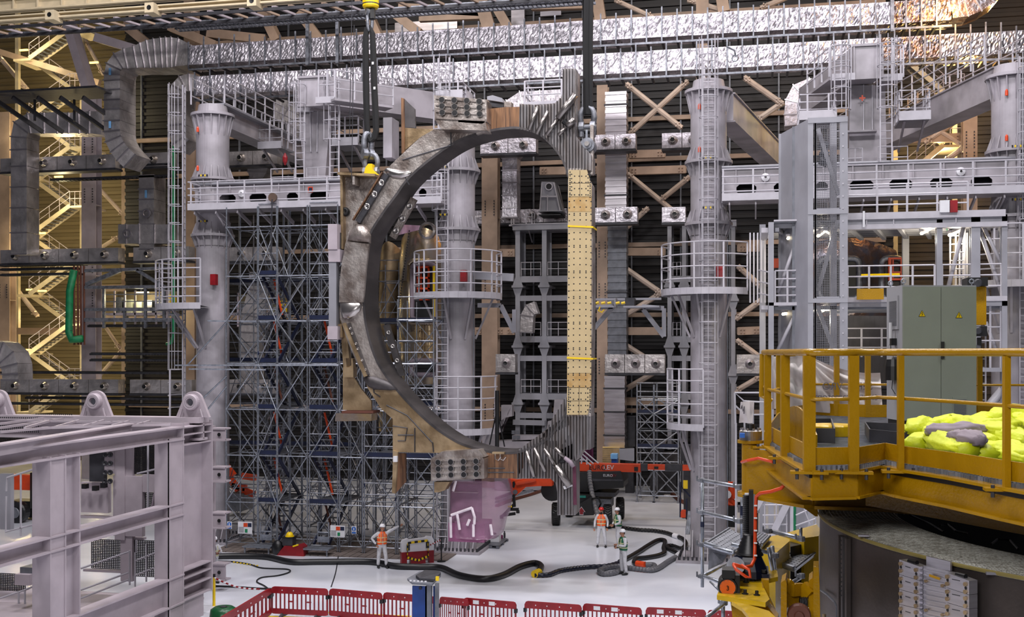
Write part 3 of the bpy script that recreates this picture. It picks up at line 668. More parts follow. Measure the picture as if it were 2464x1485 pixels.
# bolted blocks
def block(pts, ch, label, rowsy, y0):
    q = [P(*p, 39.35) for p in pts]; e = [P(*p, 39.35) for p in ch]
    b = part(coil, 'bolted_block', M().prism(q, (0, .9, 0)), K['coil'], label=label)
    sub(b, 'chamfer_body', M().prism([e[0], e[1], e[2], e[3]], (0, .75, 0)), K['coil'])
    m = M()
    for i, (ya, yb) in enumerate(rowsy):
        a = P(pts[0][0]+3, ya, 39.33); c = P(pts[1][0]-2, yb, 39.33); m.bar(a, c, .05, .07)
    for (ya, yb) in rowsy: sub(b, 'groove_ridge', M().bar(P(pts[0][0]+4, ya, 39.32), P(pts[1][0]-3, yb, 39.32), .06, .09), K['coil'])
    for r_ in range(3):
        for k in range(4):
            c = P(y0[0]+k*y0[2]+r_*.5, y0[1]+r_*y0[3]+k*y0[4], 39.24)
            sub(b, 'bolt_bore', M().lathe(c, [(.095,-.004),(.001,-.006)], 14, 'y', False), K['black'])
            sub(b, 'bolt_rim', M().lathe(c, [(.12,.04),(.115,-.012),(.096,-.012),(.096,.04)], 14, 'y', False), K['polish'])
    return b
block([(1044,229),(1170,240),(1171,292),(1160,298),(1046,290)], [(1046,286),(1168,292),(1172,314),(1062,311)], 'upper bolted block with twelve holes', [(235,244),(251,259),(267,274),(283,289)], (1063,240,30,15.3,1.3))
block([(1036,1106),(1160,1100),(1165,1106),(1165,1152),(1037,1158)], [(1062,1087),(1152,1083),(1166,1100),(1034,1106)], 'lower bolted block with twelve holes', [(1108,1103),(1123,1118),(1138,1133),(1152,1146)], (1054,1113,30.4,15.6,-.9))
part(coil, 'block_saddle', M().prism([CP(1155,262), CP(1180,262), CP(1180,318), CP(1150,326)], (0, -.25, 0)), K['coil'])
# lower block seen on its left under the plate and pin foot
part(coil, 'foot_lug', M().prism([P(*p, 39.6) for p in ((1045,1160),(1082,1160),(1070,1180),(1055,1185),(1045,1185))], (0, .5, 0)), K['coilg'])
# bulged polished pads on the left limb
def bulge(pts, dep, mm, label):
    n = len(pts); cx = sum(p[0] for p in pts)/n; cy = sum(p[1] for p in pts)/n; m = M(); L = 5
    for k in range(L+1):
        f = math.cos(k/L*math.pi/2); g = math.sin(k/L*math.pi/2)*dep
        for p in pts: m.v.append(CP(cx+(p[0]-cx)*(f if k < L else .02), cy+(p[1]-cy)*(f if k < L else .02), -g))
    for k in range(L):
        for i in range(n): j = (i+1) % n; m.f.append((k*n+i, k*n+j, (k+1)*n+j, (k+1)*n+i))
    m.f.append(tuple(L*n+i for i in range(n))); part(coil, 'machined_pad', m, K[mm], label=label, smooth=True)
bulge([(924,410),(930,404),(975,410),(993,413),(985,424),(968,430),(950,429),(935,425)], .12, 'polish', 'bright polished notch high on the left limb')
bulge([(851,540),(860,536),(875,540),(888,552),(893,566),(893,586),(868,585),(836,580),(840,562)], .3, 'coil', 'rounded upper end of the left pad')
bulge([(817,726),(868,724),(872,735),(868,750),(857,762),(840,770),(823,766),(819,750)], .22, 'polish', 'polished lower end of the left pad')
bulge([(873,912),(880,904),(905,906),(935,918),(958,938),(940,940),(900,938),(885,930)], .18, 'coild', 'dark scooped recess of the lower limb')
part(coil, 'pad_face', M().prism([CP(*p) for p in [(838,582),(891,588),(884,640),(879,700),(876,728),(819,728),(820,680),(826,630)]], (0, -.14, 0)), K['coil'], label='scuffed flat pad of the left limb')
# flange strips with bright oval holes
def flange_strip(pa, pb, wpx, dy, mm, holes, t=.16, hr=.13, name='flange_strip'):
    a = CP(*pa, dy); b = CP(*pb, dy); f = part(coil, name, M().bar(a, b, wpx/66, t, V(0,1,0)), K[mm])
    for k in holes:
        c = a.lerp(b, k); sub(f, 'polished_hole', M().lathe(c-V(0, t/2+.005, 0), [(hr,0),(hr*.9,-.03),(hr*.5,.0),(.001,.01)], 12, 'y', False), K['polish'], smooth=True)
flange_strip((931,420), (862,534), 14, -.10, 'dark', (.18, .42, .68)); flange_strip((921,414), (850,530), 3, -.2, 'coilc', ())
flange_strip((997,478), (945,572), 17, 1.45, 'coil', (.2, .52, .83)); flange_strip((930,782), (968,905), 16, 1.5, 'coild', (.15, .42, .7), hr=.09)
flange_strip((828,778), (880,906), 7, -.22, 'coilg', ()); flange_strip((840,778), (886,902), 6, -.08, 'coild', (.1,.2,.4,.5,.72,.9), hr=.05)
# side brackets
def plate_px(name, pts, dy, t, mm, label=None): return part(coil, name, M().prism([CP(*p, dy) for p in pts], (0, t, 0)), K[mm], label=label)
plate_px('bracket_plate', [(822,419),(905,422),(925,414),(852,532),(838,560),(829,590),(824,575)], .5, .12, 'coil', 'dark triangular bracket at the upper left')
plate_px('bracket_top', [(812,414),(902,418),(902,424),(812,420)], -.1, 1.2, 'coilg'); plate_px('bracket_rib', [(848,424),(853,424),(853,444),(848,444)], -.1, .7, 'coil')
plate_px('bracket_edge', [(818,418),(824,418),(826,600),(820,598)], .2, .5, 'coilg')
part(coil, 'round_port', M().lathe(CP(832, 510, .45), [(.17,0),(.16,-.16),(.10,-.18),(.001,-.12)], 18, 'y', False), K['black'], smooth=True)
plate_px('upright_plate', [(965,235),(972,237),(973,366),(966,370)], .5, .1, 'coilc'); plate_px('upright_plate', [(973,238),(998,262),(1000,308),(973,306)], 1.6, .1, 'coild')
plate_px('upright_plate', [(973,308),(1046,311),(1012,330),(973,362)], .7, .1, 'coilg')
plate_px('foot_plate', [(825,884),(846,880),(850,905),(868,935),(893,965),(894,987),(825,987)], .3, .12, 'coilg', 'golden foot plate at the lower left')
plate_px('foot_box', [(826,884),(850,884),(850,908),(826,908)], -.05, .4, 'coilg'); plate_px('foot_fin', [(828,862),(832,862),(834,884),(828,884)], .0, .3, 'coilg'); plate_px('foot_fin', [(845,862),(849,864),(850,884),(845,884)], .0, .3, 'coilg')
plate_px('foot_bar', [(808,995),(894,996),(893,1013),(806,1014)], -.1, .7, 'gold', 'shiny gold foot bar'); plate_px('foot_gasket', [(822,989),(898,989),(898,995),(822,995)], -.1, .8, 'rust')
plate_px('outer_flange', [(812,700),(820,700),(834,800),(842,880),(826,884),(820,800)], .35, .25, 'coilg')
plate_px('side_channel', [(789,539),(811,539),(811,600),(789,600)], -.2, .5, 'frame'); plate_px('side_channel', [(791,600),(809,600),(809,785),(791,785)], -.1, .35, 'tower2'); plate_px('side_channel', [(788,785),(812,785),(812,817),(788,817)], -.2, .5, 'frame')
plate_px('side_channel', [(790,600),(818,600),(818,630),(790,630)], -.15, .5, 'frame'); plate_px('side_block', [(811,560),(819,560),(819,600),(811,600)], .1, .4, 'dark')
plate_px('side_block', [(811,780),(823,780),(824,812),(811,812)], .1, .4, 'coilg'); plate_px('side_block', [(811,690),(817,690),(818,735),(811,735)], .1, .4, 'dark')
plate_px('hanging_plate', [(945,1084),(957,1088),(956,1110),(951,1188),(943,1186),(945,1120)], -.1, .12, 'coilg'); plate_px('hanging_plate', [(957,1091),(976,1091),(976,1160),(952,1187)], .5, .1, 'coilc')
plate_px('clip', [(946,1098),(955,1098),(955,1112),(946,1112)], -.2, .12, 'white')
# top caps beside the upper block
plate_px('cap', [(1172,232),(1185,229),(1208,236),(1210,246),(1172,240)], .2, .6, 'tower2'); plate_px('cap_base', [(1176,246),(1212,247),(1212,260),(1176,256)], .3, .5, 'dark'); plate_px('cap_bolt', [(1213,244),(1230,245),(1230,258),(1213,258)], .3, .4, 'coil')
# polished tubes and cones
for a, b, r_ in (((1293,259),(1273,313),.075),((1317,269),(1291,323),.075),((1343,285),(1315,325),.075),((1361,307),(1343,326),.07),((1267,1087),(1285,1148),.075),((1286,1080),(1312,1135),.075),((1310,1081),(1337,1121),.075),((1337,1079),(1358,1102),.075)):
    t_ = part(coil, 'conductor_tube', M().tube([CP(*a, -.18), CP(*b, -.18)], r_, 12), K['tubem'], smooth=True)
    sub(t_, 'tube_collar', M().ball(CP(*a, -.16), .05, 8), K['polish'])
for a, b, r_ in (((1384,228),(1343,285),.13),((1382,287),(1365,303),.12),((1337,1121),(1370,1170),.13)):
    part(coil, 'conductor_sleeve', M().tube([CP(*a, -.23), CP(*b, -.23)], r_, 14), K['tubem'], smooth=True)
part(coil, 'cable_boot', M().tube([CP(1357,291,-.2), CP(1366,302,-.2)], [.12,.05], 8), K['black']); part(coil, 'cable_boot', M().tube([CP(1345,1112,-.2), CP(1357,1106,-.2)], [.05,.13], 8), K['black'])
part(coil, 'conductor_tail', M().tube([CP(1358,1102,-.2), CP(1372,1112,-.2), CP(1380,1124,-.2)], .08, 8), K['mauve'], smooth=True)
part(coil, 'pink_strap', M().bar(CP(1382,1122,-.05), CP(1384,1215,-.05), .12, .06), mat('plum_webbing', (.34,.16,.24), .8))
part(coil, 'white_clamp', M().bar(CP(1357,1174,-.2), CP(1376,1166,-.2), .1, .12), K['white'])
part(coil, 'nose_bracket', M().prism([CP(1420,300,.3), CP(1428,300,.3), CP(1426,420,.3), CP(1420,420,.3)], (0,.3,0)), K['coil'])
# seams and small piping
for pts in (((985,445),(965,410),(940,415)), ((968,385),(1060,357),(1085,350)), ((1085,350),(1085,315)), ((930,975),(980,1000),(1040,1065)), ((1041,1065),(1043,1088)), ((998,1030),(998,1088)), ((893,906),(900,945),(915,955)), ((1167,1135),(1175,1127),(1215,1127)), ((1167,1137),(1237,1137)), ((957,1047),(995,1047)), ((957,1061),(975,1061),(980,1030),(945,1025))):
    part(coil, 'seam_pipe', M().tube([CP(*p, -.03) for p in pts], .022, 5), K['dark'])
part(coil, 'manifold', M().box(CP(1184,1088,-.25), CP(1216,1092,-.05)), K['coilg'])
for px in (1192, 1204): part(coil, 'manifold_pipe', M().tube([CP(px,1092,-.2), CP(px,1104,-.2), CP(px+7,1108,-.2), CP(px+13,1100,-.2)], .025, 5), K['polish'])
# ================================================================== rigging
YR = 40.65
def RP(px, py, dy=0): return P(px, py, YR+dy)
def strap(name, label, pts, w_, t_, mt='shirt'):
    m = M(); rings = []
    for p in pts:
        c = RP(p[0], p[1]); ww = (p[2] if len(p) > 2 else w_)/2/63
        rings.append([c+V(-ww, -t_/2, 0), c+V(0, -t_*.75, 0), c+V(ww, -t_/2, 0), c+V(ww, t_/2, 0), c+V(-ww, t_/2, 0)])
    for i, r_ in enumerate(rings):
        m.v += r_
        if i: o = (i-1)*5; m.f += [(o+k, o+(k+1) % 5, o+5+(k+1) % 5, o+5+k) for k in range(5)]
    m.f += [(4,3,2,1,0), tuple(len(m.v)-5+k for k in range(5))]
    return m
def shackle(name, label, c, bow, w_, r_, flip=1, pin=True, rot=0):
    """bow shackle: c = pin centre px, bow = px height of the bow, opening up (flip=1) or down"""
    s = 1/63; C0 = RP(*c); hw = w_/2*s; h = bow*s; t = thing(name, label, 'shackle', tuple(C0)); pts = []
    ca, sa = math.cos(rot), math.sin(rot)
    for k in range(13):
        a = math.pi*k/12; x = -math.cos(a)*hw*1.25; z = h*.5+math.sin(a)*h*.5; pts.append(C0+V(x*ca, x*sa, z*flip))
    pts = [C0+V(-hw*ca, -hw*sa, 0)]+pts+[C0+V(hw*ca, hw*sa, 0)]
    part(t, 'bow', M().tube(pts, r_, 10), K['galvd'], smooth=True)
    part(t, 'pin', M().tube([C0+V(-hw*1.6*ca, -hw*1.6*sa, 0), C0+V(hw*1.6*ca, hw*1.6*sa, 0)], r_*.95, 10), K['grey'])
    for e in (-1, 1): part(t, 'eye', M().tube([C0+V((e*hw-.09)*ca, (e*hw-.09)*sa, 0), C0+V((e*hw+.09)*ca, (e*hw+.09)*sa, 0)], r_*1.9, 12), K['galvd'])
    return t
# hook block at the left
t = thing('crane_hook_block', 'yellow crane hook block with a short black stem at the top left of the slings', 'crane hook', tuple(RP(891, 22)))
part(t, 'yellow_housing', M().lathe(RP(892, 20), [(.05,0),(.27,.0),(.31,.06),(.31,.9)], 24), K['yellow']); part(t, 'stem', M().tube([RP(895, 22), RP(896, 46)], .13, 10), K['black'])
part(t, 'stripe', M().lathe(RP(892, 12), [(.315,0),(.315,.04)], 24, cap=False), K['dark'])
shackle('upper_left_shackle', 'grey shackle right under the yellow hook block', (890, 28), 46, 9, .07, -1, rot=.6)
t = thing('round_sling', 'looped black round sling hanging in two legs from the left hook block', 'sling', tuple(RP(890, 330)))
part(t, 'sling_leg', strap('', '', [(883,66,10),(880,90,13),(880,140,14),(881,220,14),(883,300,13),(886,330,12),(892,342,14)], 14, .12), K['shirt'])
part(t, 'sling_leg', strap('', '', [(888,62,10),(896,80,12),(898,120,13),(900,200,14),(904,280,14),(905,315,13),(900,335,14),(892,342,12)], 14, .12), K['shirt'])
for p in ((897,152),(901,212)): c = RP(*p, -.12); part(t, 'white_tag', M().box(c-V(.04,.01,.05), c+V(.04,.01,.05)), K['white'])
shackle('middle_left_shackle', 'heavy grey shackle joining the looped sling to the one below', (885, 371), 50, 16, .11, 1, rot=.7)
shackle('lower_left_shackle', 'heavy grey shackle hooked into the yellow lug', (893, 414), 44, 26, .10, 1)
t = thing('lifting_lug', 'bright yellow lifting lug on the upper left bracket of the coil', 'lug', tuple(RP(890, 426)))
part(t, 'lug_body', M().prism([RP(*p, -.35) for p in ((886,394),(895,394),(896,408),(908,420),(908,427),(902,426),(876,417),(879,403))], (0, .7, 0)), K['yellow'])
t = thing('flat_sling', 'wide flat black double sling hanging straight at the right of the coil', 'sling', tuple(RP(1413, 275)))
part(t, 'sling_leg', strap('', '', [(1412,-10,12),(1410,100,12),(1410,200,13),(1411,265,14),(1412,276,12)], 12, .2), K['shirt'])
part(t, 'sling_leg', strap('', '', [(1421,-10,12),(1420,100,12),(1420,200,12),(1420,265,13),(1418,276,12)], 12, .14), K['shirt'])
part(t, 'sling_edge', strap('', '', [(1403,-10,3),(1404,120,3),(1406,260,3)], 3, .1), K['black'])
shackle('upper_right_shackle', 'big grey shackle holding the wide flat sling', (1413, 306), 46, 26, .11, 1)
t = thing('turnbuckle_shackle', 'grey double clevis with bright bolts under the flat sling', 'shackle', tuple(RP(1413, 345)))
for e in (1400, 1427): part(t, 'clevis_cheek', M().tube([RP(e, 302), RP(e-1, 330)], [.13, .11], 10), K['galvd']); part(t, 'bolt', M().tube([RP(e, 300), RP(e, 306)], .14, 8), K['polish'])
part(t, 'link_plate', M().box(RP(1409, 312, -.1), RP(1416, 342, .1)), K['galv']); part(t, 'black_ring', M().tube([RP(1406, 316), RP(1420, 316)], .1, 10), K['black'])
t = thing('pivot_lug', 'round steel pivot boss at the upper right shoulder of the coil', 'lug', tuple(RP(1412, 365)))
part(t, 'boss', M().lathe(RP(1413, 348, -.5), [(.1,-.12),(.17,-.12),(.17,0),(.26,0),(.26,.7)], 20, 'y', True), K['galvd']); part(t, 'bolt_head', M().lathe(RP(1412, 346, -.66), [(.001,-.05),(.09,-.05),(.11,.05)], 8, 'y', False), K['polish'])
part(t, 'tag_plate', M().box(RP(1409, 364, -.5), RP(1417, 371, -.45)), K['white'])
for px, y0, y1, lb in ((847, 0, 330, 'thin steel tag line hanging left of the looped sling'), (852, 60, 430, 'second thin tag line left of the looped sling')):
    one('tag_line', M().tube([RP(px, y0, -1), RP(px-6, y1, -1)], .015, 4), K['dark'], lb, 'rope')
# pink wrapped bundle under the lower block
t = thing('wrapped_bundle', 'translucent pink plastic film wrapped around steelwork under the coil', 'plastic wrap', tuple(P(1140, 1295, 40.2)))
m = M(); rr = random.Random(4); NN = 40; HH = 14
prof = [(1157,1182,1152),(1078,1214,1165),(1076,1219,1190),(1075,1216,1215),(1074,1212,1240),(1073,1204,1252),(1074,1202,1268),(1075,1196,1285),(1077,1187,1296)]
prof[0] = (1082,1212,1156)
for k, (a, b, y) in enumerate(prof):
    A = P(a, y, 39.9); B = P(b, y, 39.9); cx = (A.x+B.x)/2; hw = (B.x-A.x)/2
    for i in range(NN):
        th = 2*math.pi*i/NN; ex = abs(math.cos(th))**.55*math.copysign(1, math.cos(th)); ey = abs(math.sin(th))**.6*math.copysign(1, math.sin(th)); q = 1+rr.uniform(-.025, .025)
        m.v.append(V(cx+hw*ex*q, 40.7+.8*ey*q, A.z+rr.uniform(-.03, .03)))
for k in range(len(prof)-1):
    for i in range(NN): j = (i+1) % NN; m.f.append((k*NN+j, k*NN+i, (k+1)*NN+i, (k+1)*NN+j))
m.f.append(tuple(8*NN+i for i in range(NN)))
part(t, 'film', m, K['purple'], smooth=True)
part(t, 'inner_steelwork', M().box(P(1083, 1165, 40.3), P(1160, 1290, 41.1)), mat('plum_steel', (.42,.32,.38), .6)); part(t, 'inner_frame', M().box(P(1088, 1183, 40.15), P(1152, 1186, 40.3)), K['coil'])  # plum toned steel inside the film
part(t, 'lower_cloth', M().box(P(1079, 1258, 39.95), P(1184, 1293, 41.2)), mat('plum_cloth', (.50,.28,.42), .6))
for pts in (((1085,1240),(1136,1222)),((1135,1222),(1142,1245),(1141,1262)),((1099,1232),(1104,1262),(1106,1275)),((1084,1244),(1085,1294)),((1139,1262),(1139,1292)),((1124,1265),(1130,1250)),((1180,1262),(1184,1288)),((1090,1182),(1097,1157))):
    part(t, 'tape_strip', M().tube([P(*p, 39.82) for p in pts], .05, 4), K['tape'])
t2 = P(1165,1156,40)
# ================================================================== the white assembly towers
YT = 48.5
def rails_along(pts, h=1.1, n=3, post=1.2, r=.028, toe=0):
    """guard rail following a polyline of deck points: list of meshes (posts, rails)"""
    ms = []; m = M()
    for k in range(n): z = h*(1-k/n); m.tube([p+V(0,0,z) for p in pts], r, 5)
    ms.append(('rail', m))
    m = M(); tot = sum((pts[i+1]-pts[i]).length for i in range(len(pts)-1)); N_ = max(1, round(tot/post)); st = tot/N_; acc = 0; nxt = 0
    for i in range(len(pts)-1):
        a, b = pts[i], pts[i+1]; L = (b-a).length
        while nxt <= acc+L+1e-6 and nxt < tot-.01: c = a.lerp(b, (nxt-acc)/L); m.box(c-V(.035,.02,0), c+V(.035,.02,h)); nxt += st
        acc += L
    c = pts[-1]; m.box(c-V(.035,.02,0), c+V(.035,.02,h)); ms.append(('posts', m))
    return ms
def guard(parent, pts, h=1.1, n=3, post=1.2, r=.028, toe=0, mt='rail', name='guard_rail'):
    (a, m), (b, q) = rails_along(pts, h, n, post, r); g = part(parent, name, m, K[mt]); part(parent, 'guard_posts', q, K[mt], kind='stuff')
    if toe:
        m = M()
        for i in range(len(pts)-1): m.bar(pts[i]+V(0,0,toe/2), pts[i+1]+V(0,0,toe/2), .03, toe)
        part(parent, 'toe_board', m, K[mt])
    return g
def ladder(parent, foot, top, w=.5, cage=None, out=V(0,-1,0), side=V(1,0,0), step=.3, mt='rail'):
    m = M()
    for e in (-1, 1): m.bar(foot+side*e*w/2, top+side*e*w/2, .05, .07)
    n = int((top-foot).length/step)
    for i in range(1, n): c = foot.lerp(top, i/n); m.tube([c-side*w/2, c+side*w/2], .02, 4)
    part(parent, 'ladder', m, K[mt])
    if cage:
        z0, z1 = cage; m = M(); z = z0; R = .38; offs = []
        while z <= z1+.01:
            f = (z-foot.z)/(top.z-foot.z); c = foot.lerp(top, f)+out*.35
            pts = [c+side*(math.cos(a)*R)+out*(math.sin(a)*R) for a in [math.radians(-35+250*k/10) for k in range(11)]]
            m.tube(pts, .022, 4); z += .85
        for a in (0, 45, 90, 135, 180):
            o = side*(math.cos(math.radians(a))*R)+out*(math.sin(math.radians(a))*R+.35)
            f0 = (z0-foot.z)/(top.z-foot.z); f1 = (z1-foot.z)/(top.z-foot.z); m.tube([foot.lerp(top, f0)+o, foot.lerp(top, f1)+o], .018, 4)
        part(parent, 'ladder_cage', m, K[mt])
def flange_ribs(parent, c, r0, r1, zf, dz, n=18):
    for i in range(n):
        a = 2*math.pi*i/n; d = V(math.cos(a), math.sin(a), 0); q = V(-math.sin(a), math.cos(a), 0)*.02; m = M()
        b = [c+d*r0+V(0,0,zf), c+d*(r1-.03)+V(0,0,zf), c+d*(r0+.01)+V(0,0,zf+dz)]
        m.add([p-q for p in b]+[p+q for p in b], [(0,1,2),(5,4,3),(0,3,4,1),(1,4,5,2),(2,5,3,0)]); part(parent, 'rib', m, K['tower'])
def tower(px, label, zt=19.88, r=.76):
    c = P(px, 848, YT); c.z = 0; t = thing('tower_column', label, 'column', tuple(c))
    part(t, 'base_plate', M().box((c.x-1.3, c.y-1.3, 0), (c.x+1.3, c.y+1.3, .12)), K['tower'])
    m = M()
    for i in range(14):
        for e in (-1.18, 1.18): m.lathe((c.x-1.15+i*.177, c.y+e, .12), [(.04,0),(.04,.14)], 6).lathe((c.x+e, c.y-1.15+i*.177, .12), [(.04,0),(.04,.14)], 6)
    part(t, 'anchor_bolts', m, K['dark'], kind='stuff')
    for i in range(-3, 4):
        x = c.x+i*.32
        part(t, 'base_rib', M().add([(x-.02,c.y-1.2,.12),(x-.02,c.y-.5,.12),(x-.02,c.y-.62,1.3),(x+.02,c.y-1.2,.12),(x+.02,c.y-.5,.12),(x+.02,c.y-.62,1.3)], [(0,1,2),(5,4,3),(0,3,4,1),(1,4,5,2),(2,5,3,0)]), K['tower'])
    def cone(z0, z1, r0, r1, cap=True, nm='shaft'): part(t, nm, M().lathe((c.x, c.y, 0), [(r0, z0), (r1, z1)], 40, cap=cap), K['tower'], smooth=False)
    sh = M().lathe((c.x, c.y, 0), [(r,.12),(r,13.75),(r+.04,13.75)], 40); part(t, 'lower_shaft', sh, K['tower'])
    for zf in (14.25, 16.87):
        part(t, 'flange', M().lathe((c.x, c.y, zf), [(r,-.06),(r+.25,-.06),(r+.25,.06),(r,.06)], 40), K['tower'])
        flange_ribs(t, c, r, r+.24, zf+.06, .55, 16); flange_ribs(t, c, r, r+.24, zf-.06, -.55, 16)
    part(t, 'upper_shaft', M().lathe((c.x, c.y, 0), [(r,13.75),(r,19.3),(r+.02,19.8)], 40), K['tower'])
    part(t, 'flange', M().lathe((c.x, c.y, 19.88), [(r,-.06),(r+.25,-.06),(r+.25,.06),(r,.06)], 40), K['tower']); flange_ribs(t, c, r, r+.24, 19.8, -.9, 16)
    part(t, 'head', M().lathe((c.x, c.y, 0), [(r*.95,19.9),(r*.85,20.35),(.3,20.4)], 32), K['tower'])
    return t, c
def ring_platform(px, label, r, a0, a1, z, h=1.95, n=4, thick=.28, cy=YT, ri=.8, brace=True):
    c = P(px, 848, cy); c.z = 0; t = thing('ring_platform', label, 'platform', (c.x, c.y, z)); N = 20
    A = [math.radians(a0+(a1-a0)*i/N) for i in range(N+1)]
    o = [c+V(math.cos(a)*r, math.sin(a)*r, z) for a in A]; i_ = [c+V(math.cos(a)*ri, math.sin(a)*ri, z) for a in A]
    m = M()
    for k in range(N):
        b = len(m.v); q = [i_[k], o[k], o[k+1], i_[k+1]]; m.v += q+[p-V(0,0,.1) for p in q]; m.f += [(b,b+1,b+2,b+3),(b+7,b+6,b+5,b+4)]
    part(t, 'deck', m, K['grey'])
    m = M()
    for k in range(N): m.bar(o[k]+V(0,0,thick/2-.15), o[k+1]+V(0,0,thick/2-.15), .05, thick)
    part(t, 'edge_channel', m, K['rail'])
    guard(t, o, h, n, 1.1, .03)
    if brace:
        for f in (.15, .4, .62, .9):
            a = A[int(f*N)]; d = V(math.cos(a), math.sin(a), 0); part(t, 'knee_brace', M().bar(c+d*(r*.8)+V(0,0,z-.1), c+d*.78+V(0,0,z-1.9), .09, .09), K['tower'])
    return t, c
LBL = {1: 'white tower column at the left behind the cage ladder', 2: 'white tower column seen through and behind the coil bore', 3: 'white tower column right of the coil with a ladder up its front', 4: 'white tower column at the extreme right edge'}
TW = {}
for k, px in ((1, 512), (2, 1102), (3, 1705), (4, 2434)):
    TW[k] = tower(px, LBL[k])
s_ = V(1, 0, 0)
for k, z0, z1, dx in ((2, 0.1, 18.5, -.45), (3, .1, 21.9, .05)):
    t, c = TW[k]; f = V(c.x+dx, c.y-.95, 0); ladder(t, f+V(0,0,z0), f+V(0,0,z1), .5, (2.4 if k == 3 else 15, z1))
t, c = TW[1]; f = V(c.x-1.15, c.y-.6, 0); ladder(t, f, f+V(0,0,21.2), .5, (8, 21.3), V(-1,-.3,0).normalized(), V(.3,-1,0).normalized())
t, c = TW[4]; f = V(c.x+.35, c.y-.95, 0); ladder(t, f, f+V(0,0,20.5), .5, (14, 20.5))
for k in TW: # yellow black hazard tape, orange tags, red phone box
    t, c = TW[k]
    for z in (14.8, 16.9):
        for i in range(5): part(t, 'hazard_stripe', M().box((c.x-.2+i*.1-(.45 if k == 2 else 0), c.y-1.02, z), (c.x-.15+i*.1-(.45 if k == 2 else 0), c.y-.98, z+.09)), K['yellow' if i % 2 else 'black'])
    part(t, 'orange_tag', M().lathe((c.x-.35, c.y-.8, 19.0), [(.06,0),(.06,.18),(.03,.25)], 8), K['orange']); part(t, 'orange_tag', M().lathe((c.x-.35, c.y-.8, 17.2), [(.06,0),(.06,.18),(.03,.25)], 8), K['orange'])
    part(t, 'red_box', M().box((c.x+.35, c.y-.95, 11.9), (c.x+.62, c.y-.7, 12.4)), K['red'])
    part(t, 'side_pipe', M().tube([(c.x+.8, c.y-.3, 1), (c.x+.8, c.y-.3, 13.6)], .03, 5), K['grey'])
ring_platform(512, 'round guard platform hung on the left tower', 2.55, 165, 285, 10.9, 2.1, 5, ri=.8)
ring_platform(1102, 'round guard platform of the tower behind the coil, upper', 1.95, 170, 400, 11.3, 1.95, 4)
ring_platform(1102, 'round guard platform of the tower behind the coil, lower', 1.75, 250, 390, 5.35, 2.4, 5)
ring_platform(1705, 'round guard platform of the tower right of the coil, upper', 1.98, 150, 325, 11.35, 2.0, 4)
ring_platform(1705, 'round guard platform of the tower right of the coil, lower', 1.75, 155, 265, 5.7, 2.4, 5)
ring_platform(2434, 'round guard platform of the tower at the right edge', 1.98, 150, 330, 11.5, 2.3, 4)
ring_platform(512, 'small guard ring low on the left tower', 2.0, 160, 225, 5.6, 2.4, 4)
# header box beams with oval openings
def header(label, xa_, xb_, z0, z1, ovals, deck_x0, deck_x1, posts=1.0):
    t = thing('header_beam', label, 'beam', ((xa_+xb_)/2, YT, z0)); y0 = YT-.65
    segs = sorted(ovals); h = z1-z0; oz0 = z0+.2; oz1 = z0+.62
    # front plate built around real openings
    m = M(); x = xa_
    m.box((xa_, y0, oz1), (xb_, y0+.05, z1)); m.box((xa_, y0, z0), (xb_, y0+.05, oz0))
    for a, b in segs:
        m.box((x, y0, oz0), (a, y0+.05, oz1)); x = b
        for cx, sx in ((a, 1), (b, -1)):
            for cz, sz in ((oz0, 1), (oz1, -1)):
                m.add([(cx,y0,cz),(cx+.12*sx,y0,cz),(cx,y0,cz+.12*sz),(cx,y0+.05,cz),(cx+.12*sx,y0+.05,cz),(cx,y0+.05,cz+.12*sz)], [(0,1,2),(5,4,3),(0,3,4,1),(1,4,5,2),(2,5,3,0)])
    m.box((x, y0, oz0), (xb_, y0+.05, oz1)); part(t, 'front_plate', m, K['tower'])
    part(t, 'back_plate', M().box((xa_, YT+.6, z0), (xb_, YT+.65, z1)), K['dark']); part(t, 'top_plate', M().box((xa_, y0-.03, z1), (xb_, YT+.68, z1+.06)), K['tower']); part(t, 'bottom_plate', M().box((xa_, y0, z0-.06), (xb_, YT+.65, z0)), K['tower'])
    n = int((xb_-xa_)/1.1)
    for i in range(n): x = xa_+(xb_-xa_)*(i+.5)/n; part(t, 'web_stiffener', M().box((x-.025, y0-.1, oz1+.05), (x+.025, y0, z1)), K['tower'])
    part(t, 'handrail_pipe', M().tube([(xa_, y0-.1, z1-.02), (xb_, y0-.1, z1-.02)], .07, 8), K['tower2'])
    yd = y0-1.25
    part(t, 'walkway_deck', M().box((deck_x0, yd, z0-.2), (deck_x1, y0-.02, z0-.14)), K['tower']); part(t, 'walkway_edge', M().box((deck_x0, yd-.05, z0-.22), (deck_x1, yd, z0+.08)), K['rail'])
    for i in range(int((deck_x1-deck_x0)/1.05)):
        x = deck_x0+.3+i*1.05; part(t, 'cantilever', M().bar((x, yd+.05, z0-.3), (x, y0+.2, z0-.75), .06, .18), K['tower'])
    guard(t, [V(deck_x0, y0-.1, z0-.14), V(deck_x0, yd, z0-.14), V(deck_x1, yd, z0-.14)], 1.2, 4, 1.25, .03)
    return t
def ov(ps, Y=YT-.65): return [(P(a, 480, Y).x, P(b, 480, Y).x) for a, b in ps]
h1 = header('long white header beam with oval holes between the left tower and the coil', P(485,0,YT).x, P(1080,0,YT).x, 15.45, 16.6, ov([(528,567),(600,641),(690,717),(746,790),(1008,1026)]), P(452,0,YT-1.9).x, P(1062,0,YT-1.9).x)
